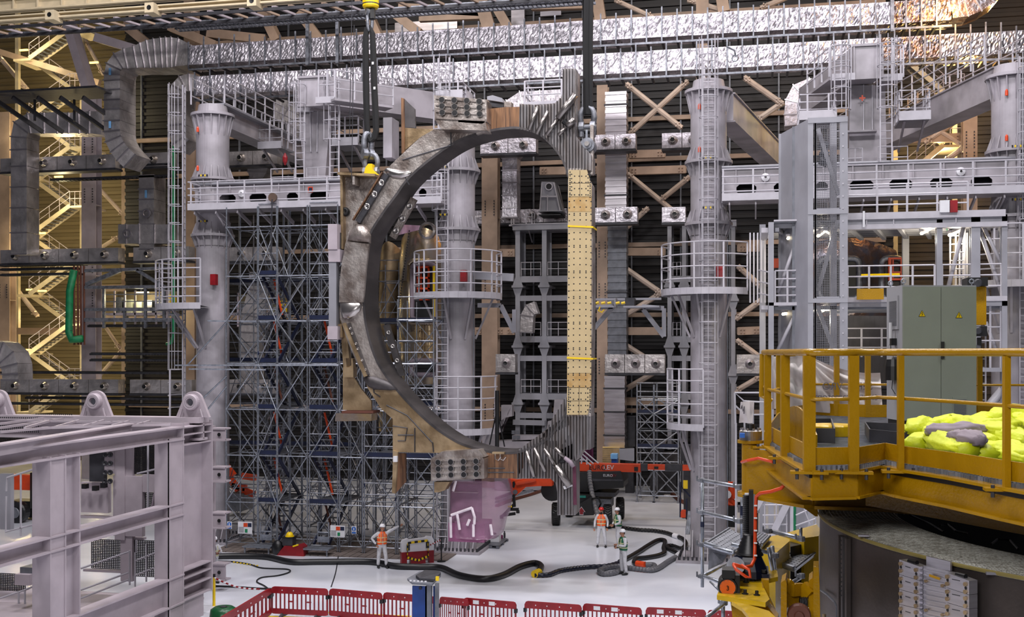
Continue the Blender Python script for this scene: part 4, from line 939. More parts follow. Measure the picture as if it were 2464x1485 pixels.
h2 = header('long white header beam with oval holes at the right', P(1738,0,YT).x, P(2464+60,0,YT).x, 15.2, 16.55, ov([(1772,1820),(1862,1912),(1963,1992),(2045,2102),(2140,2195),(2238,2292),(2336,2388)]), P(1737,0,YT-1.9).x, P(2500,0,YT-1.9).x)
for px, py in ((580,465),(1842,426),(2313,412)):
    c = P(px, py, YT-.8); part(h1 if px < 1000 else h2, 'floodlight', M().lathe(c, [(.05,0),(.17,.05),(.19,.2),(.001,.22)], 12, 'y', False), K['white'])
for (x0, x1, y0, y1, h) in ((652,708,405,447,h1),(738,792,402,447,h1),(2040,2075,357,405,h2),(2113,2184,352,405,h2)):
    a = P(x0, y1, YT-.4); b = P(x1, y0, YT-.4); m = M(); m.tube([V(a.x,a.y,a.z), V(a.x,a.y,b.z), V(b.x,a.y,b.z), V(b.x,a.y,a.z)], .03, 5); m.tube([V(a.x,a.y,(a.z+b.z)/2), V(b.x,a.y,(a.z+b.z)/2)], .025, 5); m.tube([V((a.x+b.x)/2,a.y,a.z), V((a.x+b.x)/2,a.y,b.z)], .025, 5)
    part(h, 'top_guard', m, K['rail'])
part(h1, 'picture_sign', M().box(P(742,450,47.6), P(752,463,47.55)), K['orange']); part(h1, 'picture_sign', M().box(P(744,452,47.55), P(750,461,47.5)), K['blue'])
part(h1, 'pulley', M().lathe(P(655,475,46.3), [(.2,0),(.2,.12)], 14, 'y'), mat('bronze_pulley', (.33,.26,.22), .5)); part(h1, 'pulley_rope', M().tube([P(655,480,46.3), P(652,620,46.3)], .03, 5), K['dark'])
# central columns standing on the headers, with the near box ends
def centre(px, label, wt, wb, yt, yb, box, far, top_y):
    a = P(px-wt/2, yt, YT+.2); b = P(px+wt/2, yt, YT+.2); c = P(px-wb/2, yb, YT+.2); d = P(px+wb/2, yb, YT+.2); m = M(); D = .95
    t = thing('centre_column', label, 'column', tuple((c+d)/2))
    e = V(0, D, 0); m.add([a, b, d, c, a+e, b+e, d+e, c+e], [(3,2,1,0),(4,5,6,7),(0,1,5,4),(1,2,6,5),(2,3,7,6),(3,0,4,7)]); part(t, 'tapered_shaft', m, K['tower'])
    for k in (.38, .62): p = a.lerp(b, k); q = c.lerp(d, k); q = p.lerp(q, .55); part(t, 'stiffener', M().bar(p-V(0,.05,0), q-V(0,.05,0), .04, .1), K['rail'])
    # box girder
    x0, x1, y0, y1 = box; Y0 = YT-.9; A = P(x0, y0, Y0); B = P(x1, y1, Y0); F = far; m = M()
    f = V(F[0], F[1], 0); q = [A, V(B.x, Y0, A.z), B, V(A.x, Y0, B.z)]
    m.add(q+[p+f for p in q], [(3,2,1,0),(4,5,6,7),(0,1,5,4),(1,2,6,5),(2,3,7,6),(3,0,4,7)]); part(t, 'box_girder', m, K['tower'])
    for z in (A.z, B.z): part(t, 'end_flange', M().box((A.x-.06, Y0-.08, z-.05), (B.x+.06, Y0+.1, z+.05)), K['tower'])
    for x in (A.x, B.x): part(t, 'end_flange', M().box((x-.03, Y0-.06, B.z), (x+.03, Y0+.04, A.z)), K['tower'])
    fl = f.normalized(); pr = V(fl.y, -fl.x, 0)
    for s in (-1, 1):
        base = V((A.x+B.x)/2, Y0, B.z+.1)+pr*s*((B.x-A.x)/2+.55); pts = [base+fl*.3, base+fl*3.2]
        part(t, 'side_walkway', M().bar(pts[0]-V(0,0,.08), pts[1]-V(0,0,.08), .8, .1), K['tower']); part(t, 'side_step', M().bar(base-pr*s*.1+V(-.45,.2,-.02), base-pr*s*.1+V(.45,.2,-.02), .1, .28), K['rail'])
        guard(t, [base+pr*s*.4+fl*.3, base+pr*s*.4+fl*3.2], 1.2, 3, .9); guard(t, [base-V(.4,-.3,0), base+V(.4,.3,0)], 1.3, 2, .45)
    return t, A, B
c1, A, B = centre(757, 'short tapered white centre column on the left header beam', 76, 48, 268, 447, (719,788,187,252), (5.2,5.4), 187)
for px, z0, z1 in ((722, 16.6, 21), (805, 16.6, 21.2)): f = P(px, 848, YT-.7); ladder(c1, V(f.x, f.y, z0), V(f.x, f.y, z1), .42, (18.3, z1))
c2, A, B = centre(2088, 'short tapered white centre column on the right header beam', 84, 92, 205, 405, (2055,2121,110,186), (-1.9,7.2), 110)
for px, z0, z1 in ((2022, 17.2, 21.2), (2132, 16.5, 21.5)): f = P(px, 848, YT-1.0); ladder(c2, V(f.x, f.y, z0), V(f.x, f.y, z1), .45, (18.6, z1))
c = P(2075, 236, 48.4); part(c2, 'red_cross_mark', M().box(c-V(.12,.01,.03), c+V(.12,.01,.03)).box(c-V(.03,.012,.12), c+V(.03,.012,.12)), K['orange'])
part(c2, 'cross_shelf', M().box(P(2040,314,48.2), P(2108,320,48.6)), K['tower'])
# radial arms with walkways
def arm(label, p, q, h=1.1, w_=.9, rail=(1, 1), side=1):
    t = thing('radial_arm', label, 'beam', tuple((p+q)/2-V(0,0,h/2))); u = V(0,0,1); d = (q-p).normalized(); s = d.cross(u).normalized()
    part(t, 'box_body', M().bar(p-u*h/2, q-u*h/2, w_, h), K['tower']); part(t, 'top_flange', M().bar(p, q, w_+.16, .06), K['tower']); part(t, 'bottom_flange', M().bar(p-u*h, q-u*h, w_+.16, .05), K['tower'])
    part(t, 'walkway', M().bar(p+s*side*(w_/2+.1)+u*.05, q+s*side*(w_/2+.1)+u*.05, .7, .08), K['tower2'])
    for e in rail: guard(t, [p+s*side*(w_/2+.45)*e+u*.08, q+s*side*(w_/2+.45)*e+u*.08], 1.25, 3, 1.1, .03)
    return t
arm('white radial arm with railed walkway from the left tower top to the back', PZ(500,254,20.35), PZ(760,372,20.35), .8, .8, (1, -1))
arm('white radial arm sloping down behind the caged tower towards the right header', PZ(1742,226,19.9), PZ(1945,436,19.9), 1.2, .8, (1,), -1)
arm('white radial arm with railed walkway from the right edge tower to the middle', PZ(2420,162,20.6), PZ(2060,335,20.6), 1.25, .95, (1, -1), 1)
# upper service platforms
def balcony(label, x0, x1, yb, yt, Y, D, rails=3, hz=None, toe=.35):
    a = P(x0, yb, Y); b = P(x1, yb, Y); top = P(x0, yt, Y).z; z = a.z; t = thing('service_balcony', label, 'platform', (a.x, Y, z-.1))
    part(t, 'deck', M().box((a.x, Y, z-.1), (b.x, Y+D, z)), K['tower2']); part(t, 'toe_plate', M().box((a.x-.03, Y-.04, z-.12), (b.x+.03, Y, z+toe-.1)), K['rail'])
    guard(t, [V(a.x, Y+D, z), V(a.x, Y, z), V(b.x, Y, z), V(b.x, Y+D, z)], top-z, rails, .8, .03)
    for x in (a.x+.2, b.x-.2): part(t, 'bracket', M().bar((x, Y+.1, z-.1), (x, Y+D+.3, z-1.0), .08, .12), K['tower'])
    return t
balcony('small railed balcony halfway along the left radial arm', 622, 676, 353, 292, 53, 1.6)
balcony('railed balcony right of the left centre column', 800, 860, 345, 282, 49, 1.6)
balcony('railed balcony right of the right centre column', 2165, 2238, 283, 218, 47.5, 1.8)
balcony('railed balcony left of the right centre column behind the mast', 1925, 2012, 282, 228, 47, 2.2)
balcony('upper left railed stair landing above the small bore tower top', 1262, 1352, 246, 196, 44.5, 1.5, toe=.1)
balcony('railed landing at the far end of the caged ladder above the coil block', 1050, 1112, 232, 200, 47.4, 2.2)
for k, (px, y0, y1, Y) in enumerate(((1068, 232, 140, 47.7),)):
    a = P(px, y0, Y); t = thing('cage_ladder', 'caged ladder rising behind the upper bolted block', 'ladder', tuple(a)); ladder(t, a-V(0,0,3), a+V(0,0,1.7), .5, (a.z-2.4, a.z+1.7))
# loops of hoist hooks near the caged tower head and left arm
t = thing('davit_hook', 'small chain hook hanging from a bent davit beside the caged tower top', 'hook', tuple(P(1768,146,48)))
part(t, 'davit_arm', M().tube([P(1748,112,48), P(1768,122,48), P(1769,132,48)], .04, 5), K['galvd']); part(t, 'hook_ring', M().tube([P(1768+6*math.cos(a),140+7*math.sin(a),48) for a in [k*math.pi/5 for k in range(11)]], .04, 5), K['galv'])
one('hanging_beacon', M().lathe(P(686,395,47.5), [(.03,-.05),(.1,.1),(.12,.3),(.03,.5)], 10), K['red'], 'little red bell shaped pendant hanging above the left header beam', 'pendant')
one('pendant_cord', M().tube([P(686,385,47.5), P(686,290,47.5)], .018, 4), K['dark'], 'thin cord carrying the red pendant', 'cord')
one('wall_box', M().box(P(922,283,47.2), P(960,388,48.2)), K['tower'], 'pale tilted steel box standing right of the left slings', 'cabinet')
# ================================================================== grey fixture tower inside the bore and its twin
def fixture(label, posts, pw, xr, Y, D, top, rows, panel=True):
    k_ = 1.45
    t = thing('fixture_tower', label, 'steel frame', tuple(V(P(posts[0], 0, Y).x, Y, 0)))
    def X(px): return P(px, 848, Y).x
    def Z(py): return P((posts[0]+xr)/2, py, Y).z
    for px in posts:
        x0, x1 = X(px), X(px+pw); part(t, 'post', M().box((x0, Y, 0), (x1, Y+.08, Z(top))), K['tower2']); part(t, 'post_web', M().box(((x0+x1)/2-.04, Y+.08, 0), ((x0+x1)/2+.04, Y+D, Z(top))), K['tower2']); part(t, 'post_back', M().box((x0, Y+D, 0), (x1, Y+D+.08, Z(top))), K['tower2'])
        for y in rows:
            zc = Z(y+22)
            part(t, 'post_flange', M().box((x0-.22, Y-.15, zc-.07), (x1+.22, Y+D+.2, zc+.07)), K['tower2'])
            for s in (-1, 1):
                for e in (-1, 1):
                    xx = x0 if e < 0 else x1
                    part(t, 'gusset', M().add([(xx,Y-.02,zc),(xx+.2*e,Y-.02,zc),(xx,Y-.02,zc+.6*s),(xx,Y+.05,zc),(xx+.2*e,Y+.05,zc),(xx,Y+.05,zc+.6*s)], [(0,1,2),(5,4,3),(0,3,4,1),(1,4,5,2),(2,5,3,0)]), K['tower2'])
    xa__, xb__ = X(posts[0]), X(xr)
    part(t, 'head_beam', M().box((xa__-.15, Y-.15, Z(top)), (xb__, Y+D+.2, Z(top-13))), K['tower2']); part(t, 'head_lip', M().box((xa__-.2, Y-.2, Z(top-13)), (xb__, Y+D+.2, Z(top-15))), K['rail'])
    for y in rows:
        part(t, 'deck_beam', M().box((xa__+.1, Y+.05, Z(y+12)), (xb__, Y+.12, Z(y-3))), K['tower2']); part(t, 'deck', M().box((xa__+.1, Y+.12, Z(y-2)), (xb__, Y+D, Z(y-3))), K['grey'])
        part(t, 'lower_beam', M().box((xa__+.1, Y+.05, Z(y+57)), (xb__, Y+.12, Z(y+44))), K['tower2'])
        ps = posts+[xr]
        for i in range(len(ps)-1):
            a, b = X(ps[i]+pw+3), X(ps[i+1]-3)
            if b-a < .3: continue
            zb, zt = Z(y-4), Z(y-36); m = M(); m.tube([V(a,Y,zb),V(a,Y,zt),V(b,Y,zt),V(b,Y,zb)], .03, 5); m.tube([V(a,Y,(zb+zt)/2),V(b,Y,(zb+zt)/2)], .025, 5); m.tube([V((a+b)/2,Y,zb),V((a+b)/2,Y,zt)], .025, 5)
            part(t, 'bay_guard', m, K['rail'])
    return t
fx = fixture('grey steel fixture tower with three railed bays seen in the coil bore', [1240, 1304], 11, 1372, 71, 1.9, 553, [667, 812, 950])
fixture('grey steel fixture tower partly hidden behind the caged tower', [1606, 1641], 10, 1662, 71, 1.9, 540, [667, 812, 950])
fixture('slim grey fixture tower right of the caged tower', [1759], 10, 1772, 71, 1.8, 545, [700, 880])
t = thing('pivot_block', 'trapezoid steel pivot block with a round hole on the fixture tower roof', 'steel block', tuple(P(1325,515,71)))
q = [P(1303,437,71), P(1334,438,71), P(1351,512,71), P(1297,508,71)]
part(t, 'body', M().prism(q, (0,1.8,0)), K['tower2']); part(t, 'hole_rim', M().lathe(P(1321,449,70.93), [(.25,0),(.25,-.05),(.19,-.05),(.19,.03)], 18, 'y', False), K['rail']); part(t, 'hole', M().lathe(P(1321,449,70.92), [(.19,0),(.001,.0)], 16, 'y', False), K['black'])
for a, b in (((1304,440),(1299,508)),((1333,440),(1348,508)),((1302,473),(1342,473)),((1318,470),(1317,508))): part(t, 'rib', M().bar(P(*a, 70.93), P(*b, 70.93), .06, .1), K['rail'])
part(t, 'base_slab', M().box(P(1295,508,70.7), P(1364,516,72.5)), K['tower2']); part(t, 'black_pad', M().box(P(1296,516,70.7), P(1360,525,72.5)), K['black'])
balcony('small yellow strewn railing left on the fixture tower roof', 1226, 1276, 540, 505, 71, 1.4, 2, toe=.08)
t = thing('cast_pedestal', 'pale cast foot of the fixture tower above the lower bore edge', 'steel base', tuple(V(P(1240,1060,69.6).x, 69.6, 0)))
for pts, d in ((((1190,1100),(1330,1100),(1330,1180),(1190,1180)),1.4),(((1195,1080),(1195,1048),(1215,1005),(1232,1002),(1232,975),(1206,975),(1206,1040),(1160,1050),(1160,1085)),.6),(((1232,1062),(1232,1048),(1316,1048),(1316,1062)),.9),(((1334,962),(1368,962),(1368,1010),(1330,1012)),.8),(((1312,1062),(1318,1014),(1372,1012),(1372,1062)),.8),(((1186,1100),(1192,1062),(1330,1056),(1330,1100)),1.2)):
    part(t, 'cast_block', M().prism([P(*p, 69.6) for p in pts], (0, d, 0)), K['tower'])
for k in range(2):
    for j in range(2):
        a = P(1231+j*10+k*2, 1036+k*12, 69.5); part(t, 'pocket', M().box(a, a+V(.22,.03,-.24)), K['grey'])
for px in (1337, 1344, 1351): part(t, 'rib', M().tube([P(px,1006,69.5), P(px,992,69.5), P(px+4,990,69.5)], .03, 5), K['rail'])
one('cross_tie', M().bar(P(1235,1016,70.9), P(1312,1018,70.9), .3,.32), K['tower2'], 'grey cross tie between the fixture tower posts near the floor', 'beam')
one('tripod_mast', M().tube([P(1196,940,46), P(1196,1090,46)], .09, 8).tube([P(1196,985,46), P(1178,1070,46)], .03, 5).tube([P(1196,985,46), P(1214,1075,46)], .03, 5), K['black'], 'tall black tripod mast seen just inside the lower bore', 'mast')
# arms tying towers
strut('tie_beam', 'grey tie beam from the bore tower platform to the fixture tower', 'beam', (1140, 663), (1236, 668), 40, mt='tower2', box=(.2,.3), gusset=False)
def knee(label, pts, Y):
    t = thing('knee_frame', label, 'bracket', tuple(P(*pts[-1], Y)))
    for i in range(len(pts)-1): part(t, 'arm', M().bar(P(*pts[i], Y), P(*pts[i+1], Y), .18, .2), K['tower2'])
knee('grey knee bracket under the bore tower platform', [(1150,735),(1205,735),(1238,800),(1238,745)], 49.8)
knee('grey knee bracket with yellow valves right of the cream plates', [(1428,740),(1475,738),(1430,790)], 49.5)
knee('grey knee bracket left of the caged tower platform', [(1545,738),(1598,742),(1598,810),(1548,745)], 49.5)
t = thing('shelf_rack', 'grey shelf with yellow valves right of the cream plates', 'rack', tuple(P(1450,738,49)))
part(t, 'shelf', M().box(P(1426,736,48.8), P(1485,742,50)), K['tower2']); part(t, 'shelf', M().box(P(1500,736,48.8), P(1592,742,50)), K['tower2']); part(t, 'back_rail', M().box(P(1426,718,49.6), P(1592,722,49.8)), K['tower2']); part(t, 'box', M().box(P(1478,717,48.9), P(1486,741,49.6)), K['tower2']); part(t, 'box', M().box(P(1504,717,48.9), P(1530,740,49.6)), K['dark'])
for px in (1432, 1447, 1462, 1482, 1495): part(t, 'yellow_valve', M().tube([P(px,730,48.8), P(px+9,728,48.8)], .06, 6), K['yellow'])
part(t, 'yellow_hook', M().tube([P(1444,738,48.8), P(1440,748,48.8), P(1448,752,48.8), P(1454,745,48.8)], .03, 5), K['yellow'])
# ================================================================== vessel sectors behind
def sector(label, x0, x1, y0, y1, Y, bulge_, mt, n=18):
    a = P(x0, y0, Y); b = P(x1, y1, Y); t = thing('vessel_sector', label, 'vessel sector', ((a.x+b.x)/2, Y, b.z)); m = M()
    def f(u, v):
        return (a.x+(b.x-a.x)*u, Y+bulge_*(2*u-1)**2+bulge_*.8*max(0, v-.6)**2*4, b.z+(a.z-b.z)*v-(.0 if v < .8 else (v-.8)*2.5*(2*u-1)**2))
    m.grid(f, n, n); part(t, 'shell', m, K[mt], smooth=True)
    part(t, 'back', M().box((a.x+.1, Y+bulge_+.9, b.z), (b.x-.1, Y+bulge_+2.5, a.z-.8)), K['coild']); return t
s1 = sector('gleaming silver and gold vessel sector left of the bore tower', 948, 1052, 545, 925, 51.5, .8, 'gold')
def portframe(t, x0, x1, y0, y1, Y, mt, r=10, rr=.12):
    pts = []
    for cx, cy, a0 in ((x0+r, y0+r, 180), (x1-r, y0+r, 90), (x1-r, y1-r, 0), (x0+r, y1-r, -90)):
        pts += [P(cx+r*math.cos(math.radians(a0-k*22.5)), cy-r*math.sin(math.radians(a0-k*22.5)), Y) for k in range(5)]
    pts.append(pts[0]); part(t, 'port_frame', M().tube(pts, rr, 6), K[mt], smooth=True)
    part(t, 'port_opening', M().prism([p+V(0,.05,0) for p in pts[:-1]], (0,.05,0)), K['black'])
portframe(s1, 992, 1046, 636, 770, 51.2, 'mauve'); portframe(s1, 985, 1050, 628, 778, 51.4, 'gold'); portframe(s1, 990, 1052, 868, 902, 51.2, 'mauve', 8)
for k in range(7): x = 1000+k*6; part(s1, 'rib_line', M().tube([P(x,782,51.2), P(x+1,858,51.2)], .025, 4), K['coilg'])
for k in range(4): part(s1, 'rib_line', M().tube([P(996,795+k*18,51.2), P(1040,797+k*18,51.2)], .02, 4), K['coilg'])
part(s1, 'bolt_seam', (lambda m: [m.ball(P(985-k*.9, 556+k*6.5, 51.25), .05, 5) for k in range(36)] and m)(M()), K['dark'], kind='stuff')
part(s1, 'pink_cover', M().grid(lambda u, v: P(958+60*u, 540+(26-18*u)*v+u*3, 51.1-.3*math.sin(u*9)), 12, 4), mat('pink_cover_film', (.80,.66,.74), .4, bump=.5, bscale=4), smooth=True)
part(s1, 'round_nozzle', M().lathe(P(1030,556,51), [(.42,0),(.40,-.2),(.30,-.22),(.28,0)], 20, 'y', False), K['polish'])
def orange_frame(t, x0, x1, y0, y1, Y):
    f = part(t, 'orange_frame', M().box(P(x0,y0,Y), P(x0+5,y1,Y+.3)), K['orange'])
    sub(f, 'upright', M().box(P(x1-5,y0,Y), P(x1,y1,Y+.3)), K['orange'])
    for k in range(4): y = y0+(y1-y0)*k/3; sub(f, 'crossbar', M().box(P(x0,y-2,Y-.03), P(x1,y+3,Y+.3)), K['orange'])
    sub(f, 'inner_bar', M().box(P(x0+9,y0,Y+.1), P(x0+12,y1,Y+.2)), K['orange'])
orange_frame(s1, 1003, 1034, 643, 720, 50.9)
part(s1, 'yellow_post', M().tube([P(1044,640,50.8), P(1044,762,50.8)], .06, 6), K['yellow'])
s2 = sector('dome of the second vessel sector, silver with painted orange light, inside the right work frame', 1900, 2168, 572, 760, 52, 1.2, 'copper')  # orange glow on the dome is painted into the shell colour
portframe(s2, 1972, 2068, 622, 720, 51.6, 'galvd', 14, .14); portframe(s2, 2122, 2172, 622, 720, 51.6, 'galvd', 14, .14); orange_frame(s2, 2138, 2172, 622, 672, 51.3)
part(s2, 'orange_frame', M().box(P(1858,622,51.5), P(1884,645,51.8)), K['orange'])
one('vessel_lower_wall', M().grid(lambda u, v: P(1985+165*u, 760+170*v, 51+1.2*(2*u-1)**2), 14, 4), K['conc'], 'dull grey curved lower vessel wall behind the right work frame', 'vessel wall')
s3 = sector('dark vessel part behind the scaffold at the bore left edge', 902, 955, 580, 1040, 53.2, .6, 'coilg')
# ================================================================== scaffolding
LV = [.3, 2.1, 4.2, 6.25, 8.3, 10.2, 12.2, 14.4]
def scaffold(label, x0, x1, ys, levels, decks=(), group=None, seed=1, cross=True, mt='galv', zt=.9, r=.03):
    R = random.Random(seed); t = thing('scaffold_tower', label, 'scaffold', (x0, ys[0], 0), group)
    top = levels[-1]+zt; dk_ = len(decks) > 0
    for x in (x0, x1):
        for y in ys:
            s = part(t, 'standard', M().tube([(x,y,.05),(x,y,top)], r, 6), K[mt])
            m = M()
            for z in levels: m.lathe((x,y,z-.05), [(.06,0),(.06,.1)], 6)
            sub(s, 'rosettes', m, K['galvd']); sub(s, 'foot_plate', M().box((x-.08,y-.08,0), (x+.08,y+.08,.05)), K['galvd'])
            if R.random() < .5: z = R.uniform(2, top-1); sub(s, 'blue_band', M().lathe((x,y,z), [(.036,0),(.036,.15)], 6), K['blue'])
    for z in levels:
        for y in ys:
            for dz in (0, .5, 1.0) if z > 1 and y == ys[0] and dk_ else (0,): part(t, 'ledger', M().tube([(x0,y,z+dz),(x1,y,z+dz)], r*.85, 5), K[mt if dz == 0 else 'galvd'])
        for x in (x0, x1): part(t, 'transom', M().tube([(x,ys[0],z+.03),(x,ys[-1],z+.03)], r*.85, 5), K['galvd'])
    for i in range(len(levels)-1):
        a, b = levels[i], levels[i+1]
        for j, y in enumerate(ys):
            if not cross and j: continue
            p, q = (x0, x1) if (i+j+seed) % 2 else (x1, x0); part(t, 'brace', M().tube([(p,y-.05,a),(q,y-.05,b)], r*.8, 5), K['galv'])
            if cross and (i+j) % 3 == 0: part(t, 'brace', M().tube([(q,y+.05,a),(p,y+.05,b)], r*.7, 5), K['galvd'])
        for x in (x0, x1): p, q = (ys[0], ys[-1]) if i % 2 else (ys[-1], ys[0]); part(t, 'side_brace', M().tube([(x,p,a),(x,q,b)], r*.7, 5), K['galvd'])
    for z in decks:
        y0, y1 = ys[0], ys[-1]; dk = part(t, 'deck', M().box((x0+.03,y0,z+.04),(x1-.03,y1,z+.1)), K['grey']); sub(dk, 'toe_board', M().box((x0,y0-.03,z+.06),(x1,y0,z+.24)), K['blue'])
    return t
def SX(px, Y=46.5): return P(px, 848, Y).x
DK = [4.2, 6.25, 8.3, 10.2, 12.2]
SC = [(545,622,'leftmost scaffold bay beside the left tower',()),(622,668,'first narrow stair bay of the scaffold with blue toe boards',(2.1,4.2,6.25,8.3,10.2,12.2)),(668,742,'open scaffold bay between the two stair bays',()),
      (745,815,'second scaffold stair bay just left of the coil bracket',(2.1,4.2,6.25,8.3,10.2)),(817,875,'scaffold bay under the golden foot of the coil',()),(877,955,'scaffold bay behind the worker pointing right',(4.2,)),(957,1046,'scaffold bay behind the red and white barrier',(4.2,))]
for i, (a, b, lb, dk) in enumerate(SC):
    lv = LV if a < 800 else LV[:5] if a < 900 else LV[:6]
    scaffold(lb, SX(a), SX(b)-.05, [46.5, 47.9, 49.3] if a > 560 or 1 else 0, lv, dk, seed=i+2)
for i, (a, b, Y, n, lb) in enumerate(((905,960,51.2,7,'scaffold bay around the vessel sector inside the left of the bore'),(962,1050,50.9,5,'lower scaffold bay around the vessel sector inside the bore'),(548,640,51.5,7,'rear scaffold bay behind the leftmost bay'),(645,740,51.5,7,'rear scaffold bay behind the middle bays'),(745,860,51.5,7,'rear scaffold bay behind the coil bracket'))):
    scaffold(lb, SX(a, Y), SX(b, Y), [Y, Y+1.4], LV[:n], (6.25, 10.2) if i < 2 else (4.2, 8.3, 12.2), seed=20+i, mt='galvd')
# stair flights with blue stringers inside the stair bays, and orange ladders
for k, (a, b) in enumerate(((622,668),(745,815))):
    t = thing('scaffold_stair', '%s scaffold stair with blue stringers climbing away from the camera' % ('left narrow' if k == 0 else 'right wider'), 'stairs', (SX(a)+.1, 46.6, .3))
    for i in range(6 if k == 0 else 5):
        z0, z1 = LV[i], LV[i+1]; ya, yb = (46.6, 49.2) if i % 2 == 0 else (49.2, 46.6)
        for x in (SX(a)+.15, SX(a)+.85): part(t, 'stringer', M().bar((x,ya,z0),(x,yb,z1),.05,.18), K['blue'])
        m = M()
        for q in range(1, 9): yy = ya+(yb-ya)*q/9; m.box((SX(a)+.15,yy-.1,z0+(z1-z0)*q/9-.02),(SX(a)+.85,yy+.1,z0+(z1-z0)*q/9+.02))
        part(t, 'treads', m, K['galvd']); part(t, 'handrail', M().tube([(SX(a)+.1,ya,z0+1),(SX(a)+.1,yb,z1+1)], .03, 5), K['galv'])
        part(t, 'orange_strap', M().tube([(SX(a)+.3,47.5,z0+1.9),(SX(a)+.65,47.6,z0+.3)], .05, 5), K['orange' if i % 3 else 'rust'])
# gate frames and notice boards on the scaffold front
for px, lb in ((640,'scaffold entry gate left of the yellow helmet box'),(778,'scaffold entry gate right of the yellow helmet box')):
    a = P(px-13,1312,46.2); b = P(px+13,1258,46.2); m = M().tube([V(a.x,46.2,.5),V(a.x,46.2,b.z),V(b.x,46.2,b.z),V(b.x,46.2,.5)], .035, 6).tube([V(a.x,46.2,(b.z+.5)/2),V(b.x,46.2,(b.z+.5)/2)], .025, 5); t = thing('scaffold_gate', lb, 'gate', (a.x,46.2,0))
    part(t, 'gate_tubes', m, K['galv']); part(t, 'kick_plate', M().box((a.x,46.17,.5),(b.x,46.2,.75)), K['galv']); part(t, 'step_plank', M().box((a.x-.5,45.4,.28),(b.x+.3,46.1,.34)), K['galv'])
    for x in (a.x-.4, b.x+.2): part(t, 'step_leg', M().box((x-.03,45.45,0),(x+.03,45.5,.3)), K['galvd'])
def board(name, label, x0, y0, x1, y1, kind):
    a = P(x0,y0,46.3); b = P(x1,y1,46.3); t = thing(name, label, 'sign', tuple(V((a.x+b.x)/2,46.3,b.z))); w_ = b.x-a.x; h = a.z-b.z
    part(t, 'panel', M().box((a.x,46.28,b.z),(b.x,46.31,a.z)), K['white'])
    if kind == 'big':
        part(t, 'header_print', M().box((a.x+w_*.4,46.27,a.z-h*.42),(a.x+w_*.68,46.28,a.z-h*.1)), K['orange']); part(t, 'header_print', M().box((a.x+w_*.7,46.27,a.z-h*.42),(a.x+w_*.96,46.28,a.z-h*.1)), K['blue'])
        part(t, 'green_picture', M().box((a.x+w_*.5,46.27,b.z+h*.1),(a.x+w_*.68,46.28,b.z+h*.4)), K['green'])
        m = M()
        for i in range(5): m.box((a.x+w_*.06,46.27,b.z+h*(.12+.1*i)),(a.x+w_*.42,46.28,b.z+h*(.15+.1*i)))
        part(t, 'text_lines', m, K['ink'], kind='stuff')
    else:
        part(t, 'blue_disc', M().lathe((a.x+w_/2,46.275,a.z-h*.35), [(w_*.42,0),(w_*.42,-.01)], 20, 'y'), K['signb']); part(t, 'figure', M().box((a.x+w_*.4,46.26,a.z-h*.55),(a.x+w_*.6,46.27,a.z-h*.2)), K['white'])
        part(t, 'blue_footer', M().box((a.x+w_*.1,46.27,b.z+h*.05),(b.x-w_*.1,46.28,b.z+h*.25)), K['signb'])
board('notice_board','left notice board with a red and blue header on the scaffold',573,1255,607,1285,'big'); board('notice_board','right notice board with a red and blue header on the scaffold',795,1264,830,1293,'big')
board('mandatory_sign','small blue mandatory sign at the far left of the scaffold',547,1255,558,1273,'s'); board('mandatory_sign','small blue mandatory sign right of the right notice board',846,1266,858,1285,'s')
part(None, 'x', M(), None) if 0 else None
t = thing('sole_boards', 'grey timber boards laid under the scaffold feet', 'boards', (SX(700), 47.5, 0))
for i in range(30): x = SX(530)+i*.36; part(t, 'board', M().box((x,45.6,.005),(x+.33,50,.05)), K['wood'])
# long horizontal scaffold tubes crossing in front of the left tower
for i, (p, q, lb) in enumerate((((420,879),(815,879),'long horizontal scaffold tube crossing in front of the left tower, upper'),((455,888),(640,890),'long horizontal scaffold tube crossing the left tower, lower'),((500,772),(545,773),'short tube stub left of the scaffold'))):
    one('scaffold_tube', M().tube([P(*p, 46.3), P(*q, 46.3)], .04, 6), K['galv'], lb, 'tube')
for i, (p, q, lb) in enumerate((((450,880),(545,775),'rising scaffold tube right of the left tower, upper'),((455,990),(545,905),'rising scaffold tube across the left tower, middle'),((500,985),(545,930),'rising scaffold tube across the left tower, lower'))):
    one('scaffold_tube', M().tube([P(*p, 46.4), P(*q, 46.4)], .035, 6), K['galv'], lb, 'tube')
# small scaffold far right of the coil
for i, (a, b) in enumerate(((1533,1573),(1574,1632))):
    scaffold('%s bay of the small far scaffold left of the caged tower' % ('left' if i == 0 else 'right'), P(a,848,66).x, P(b,848,66).x, [66, 68], [.4, 1.9, 3.2, 4.2, 5.2, 6.0], (3.2, 5.2), seed=40+i, r=.045)
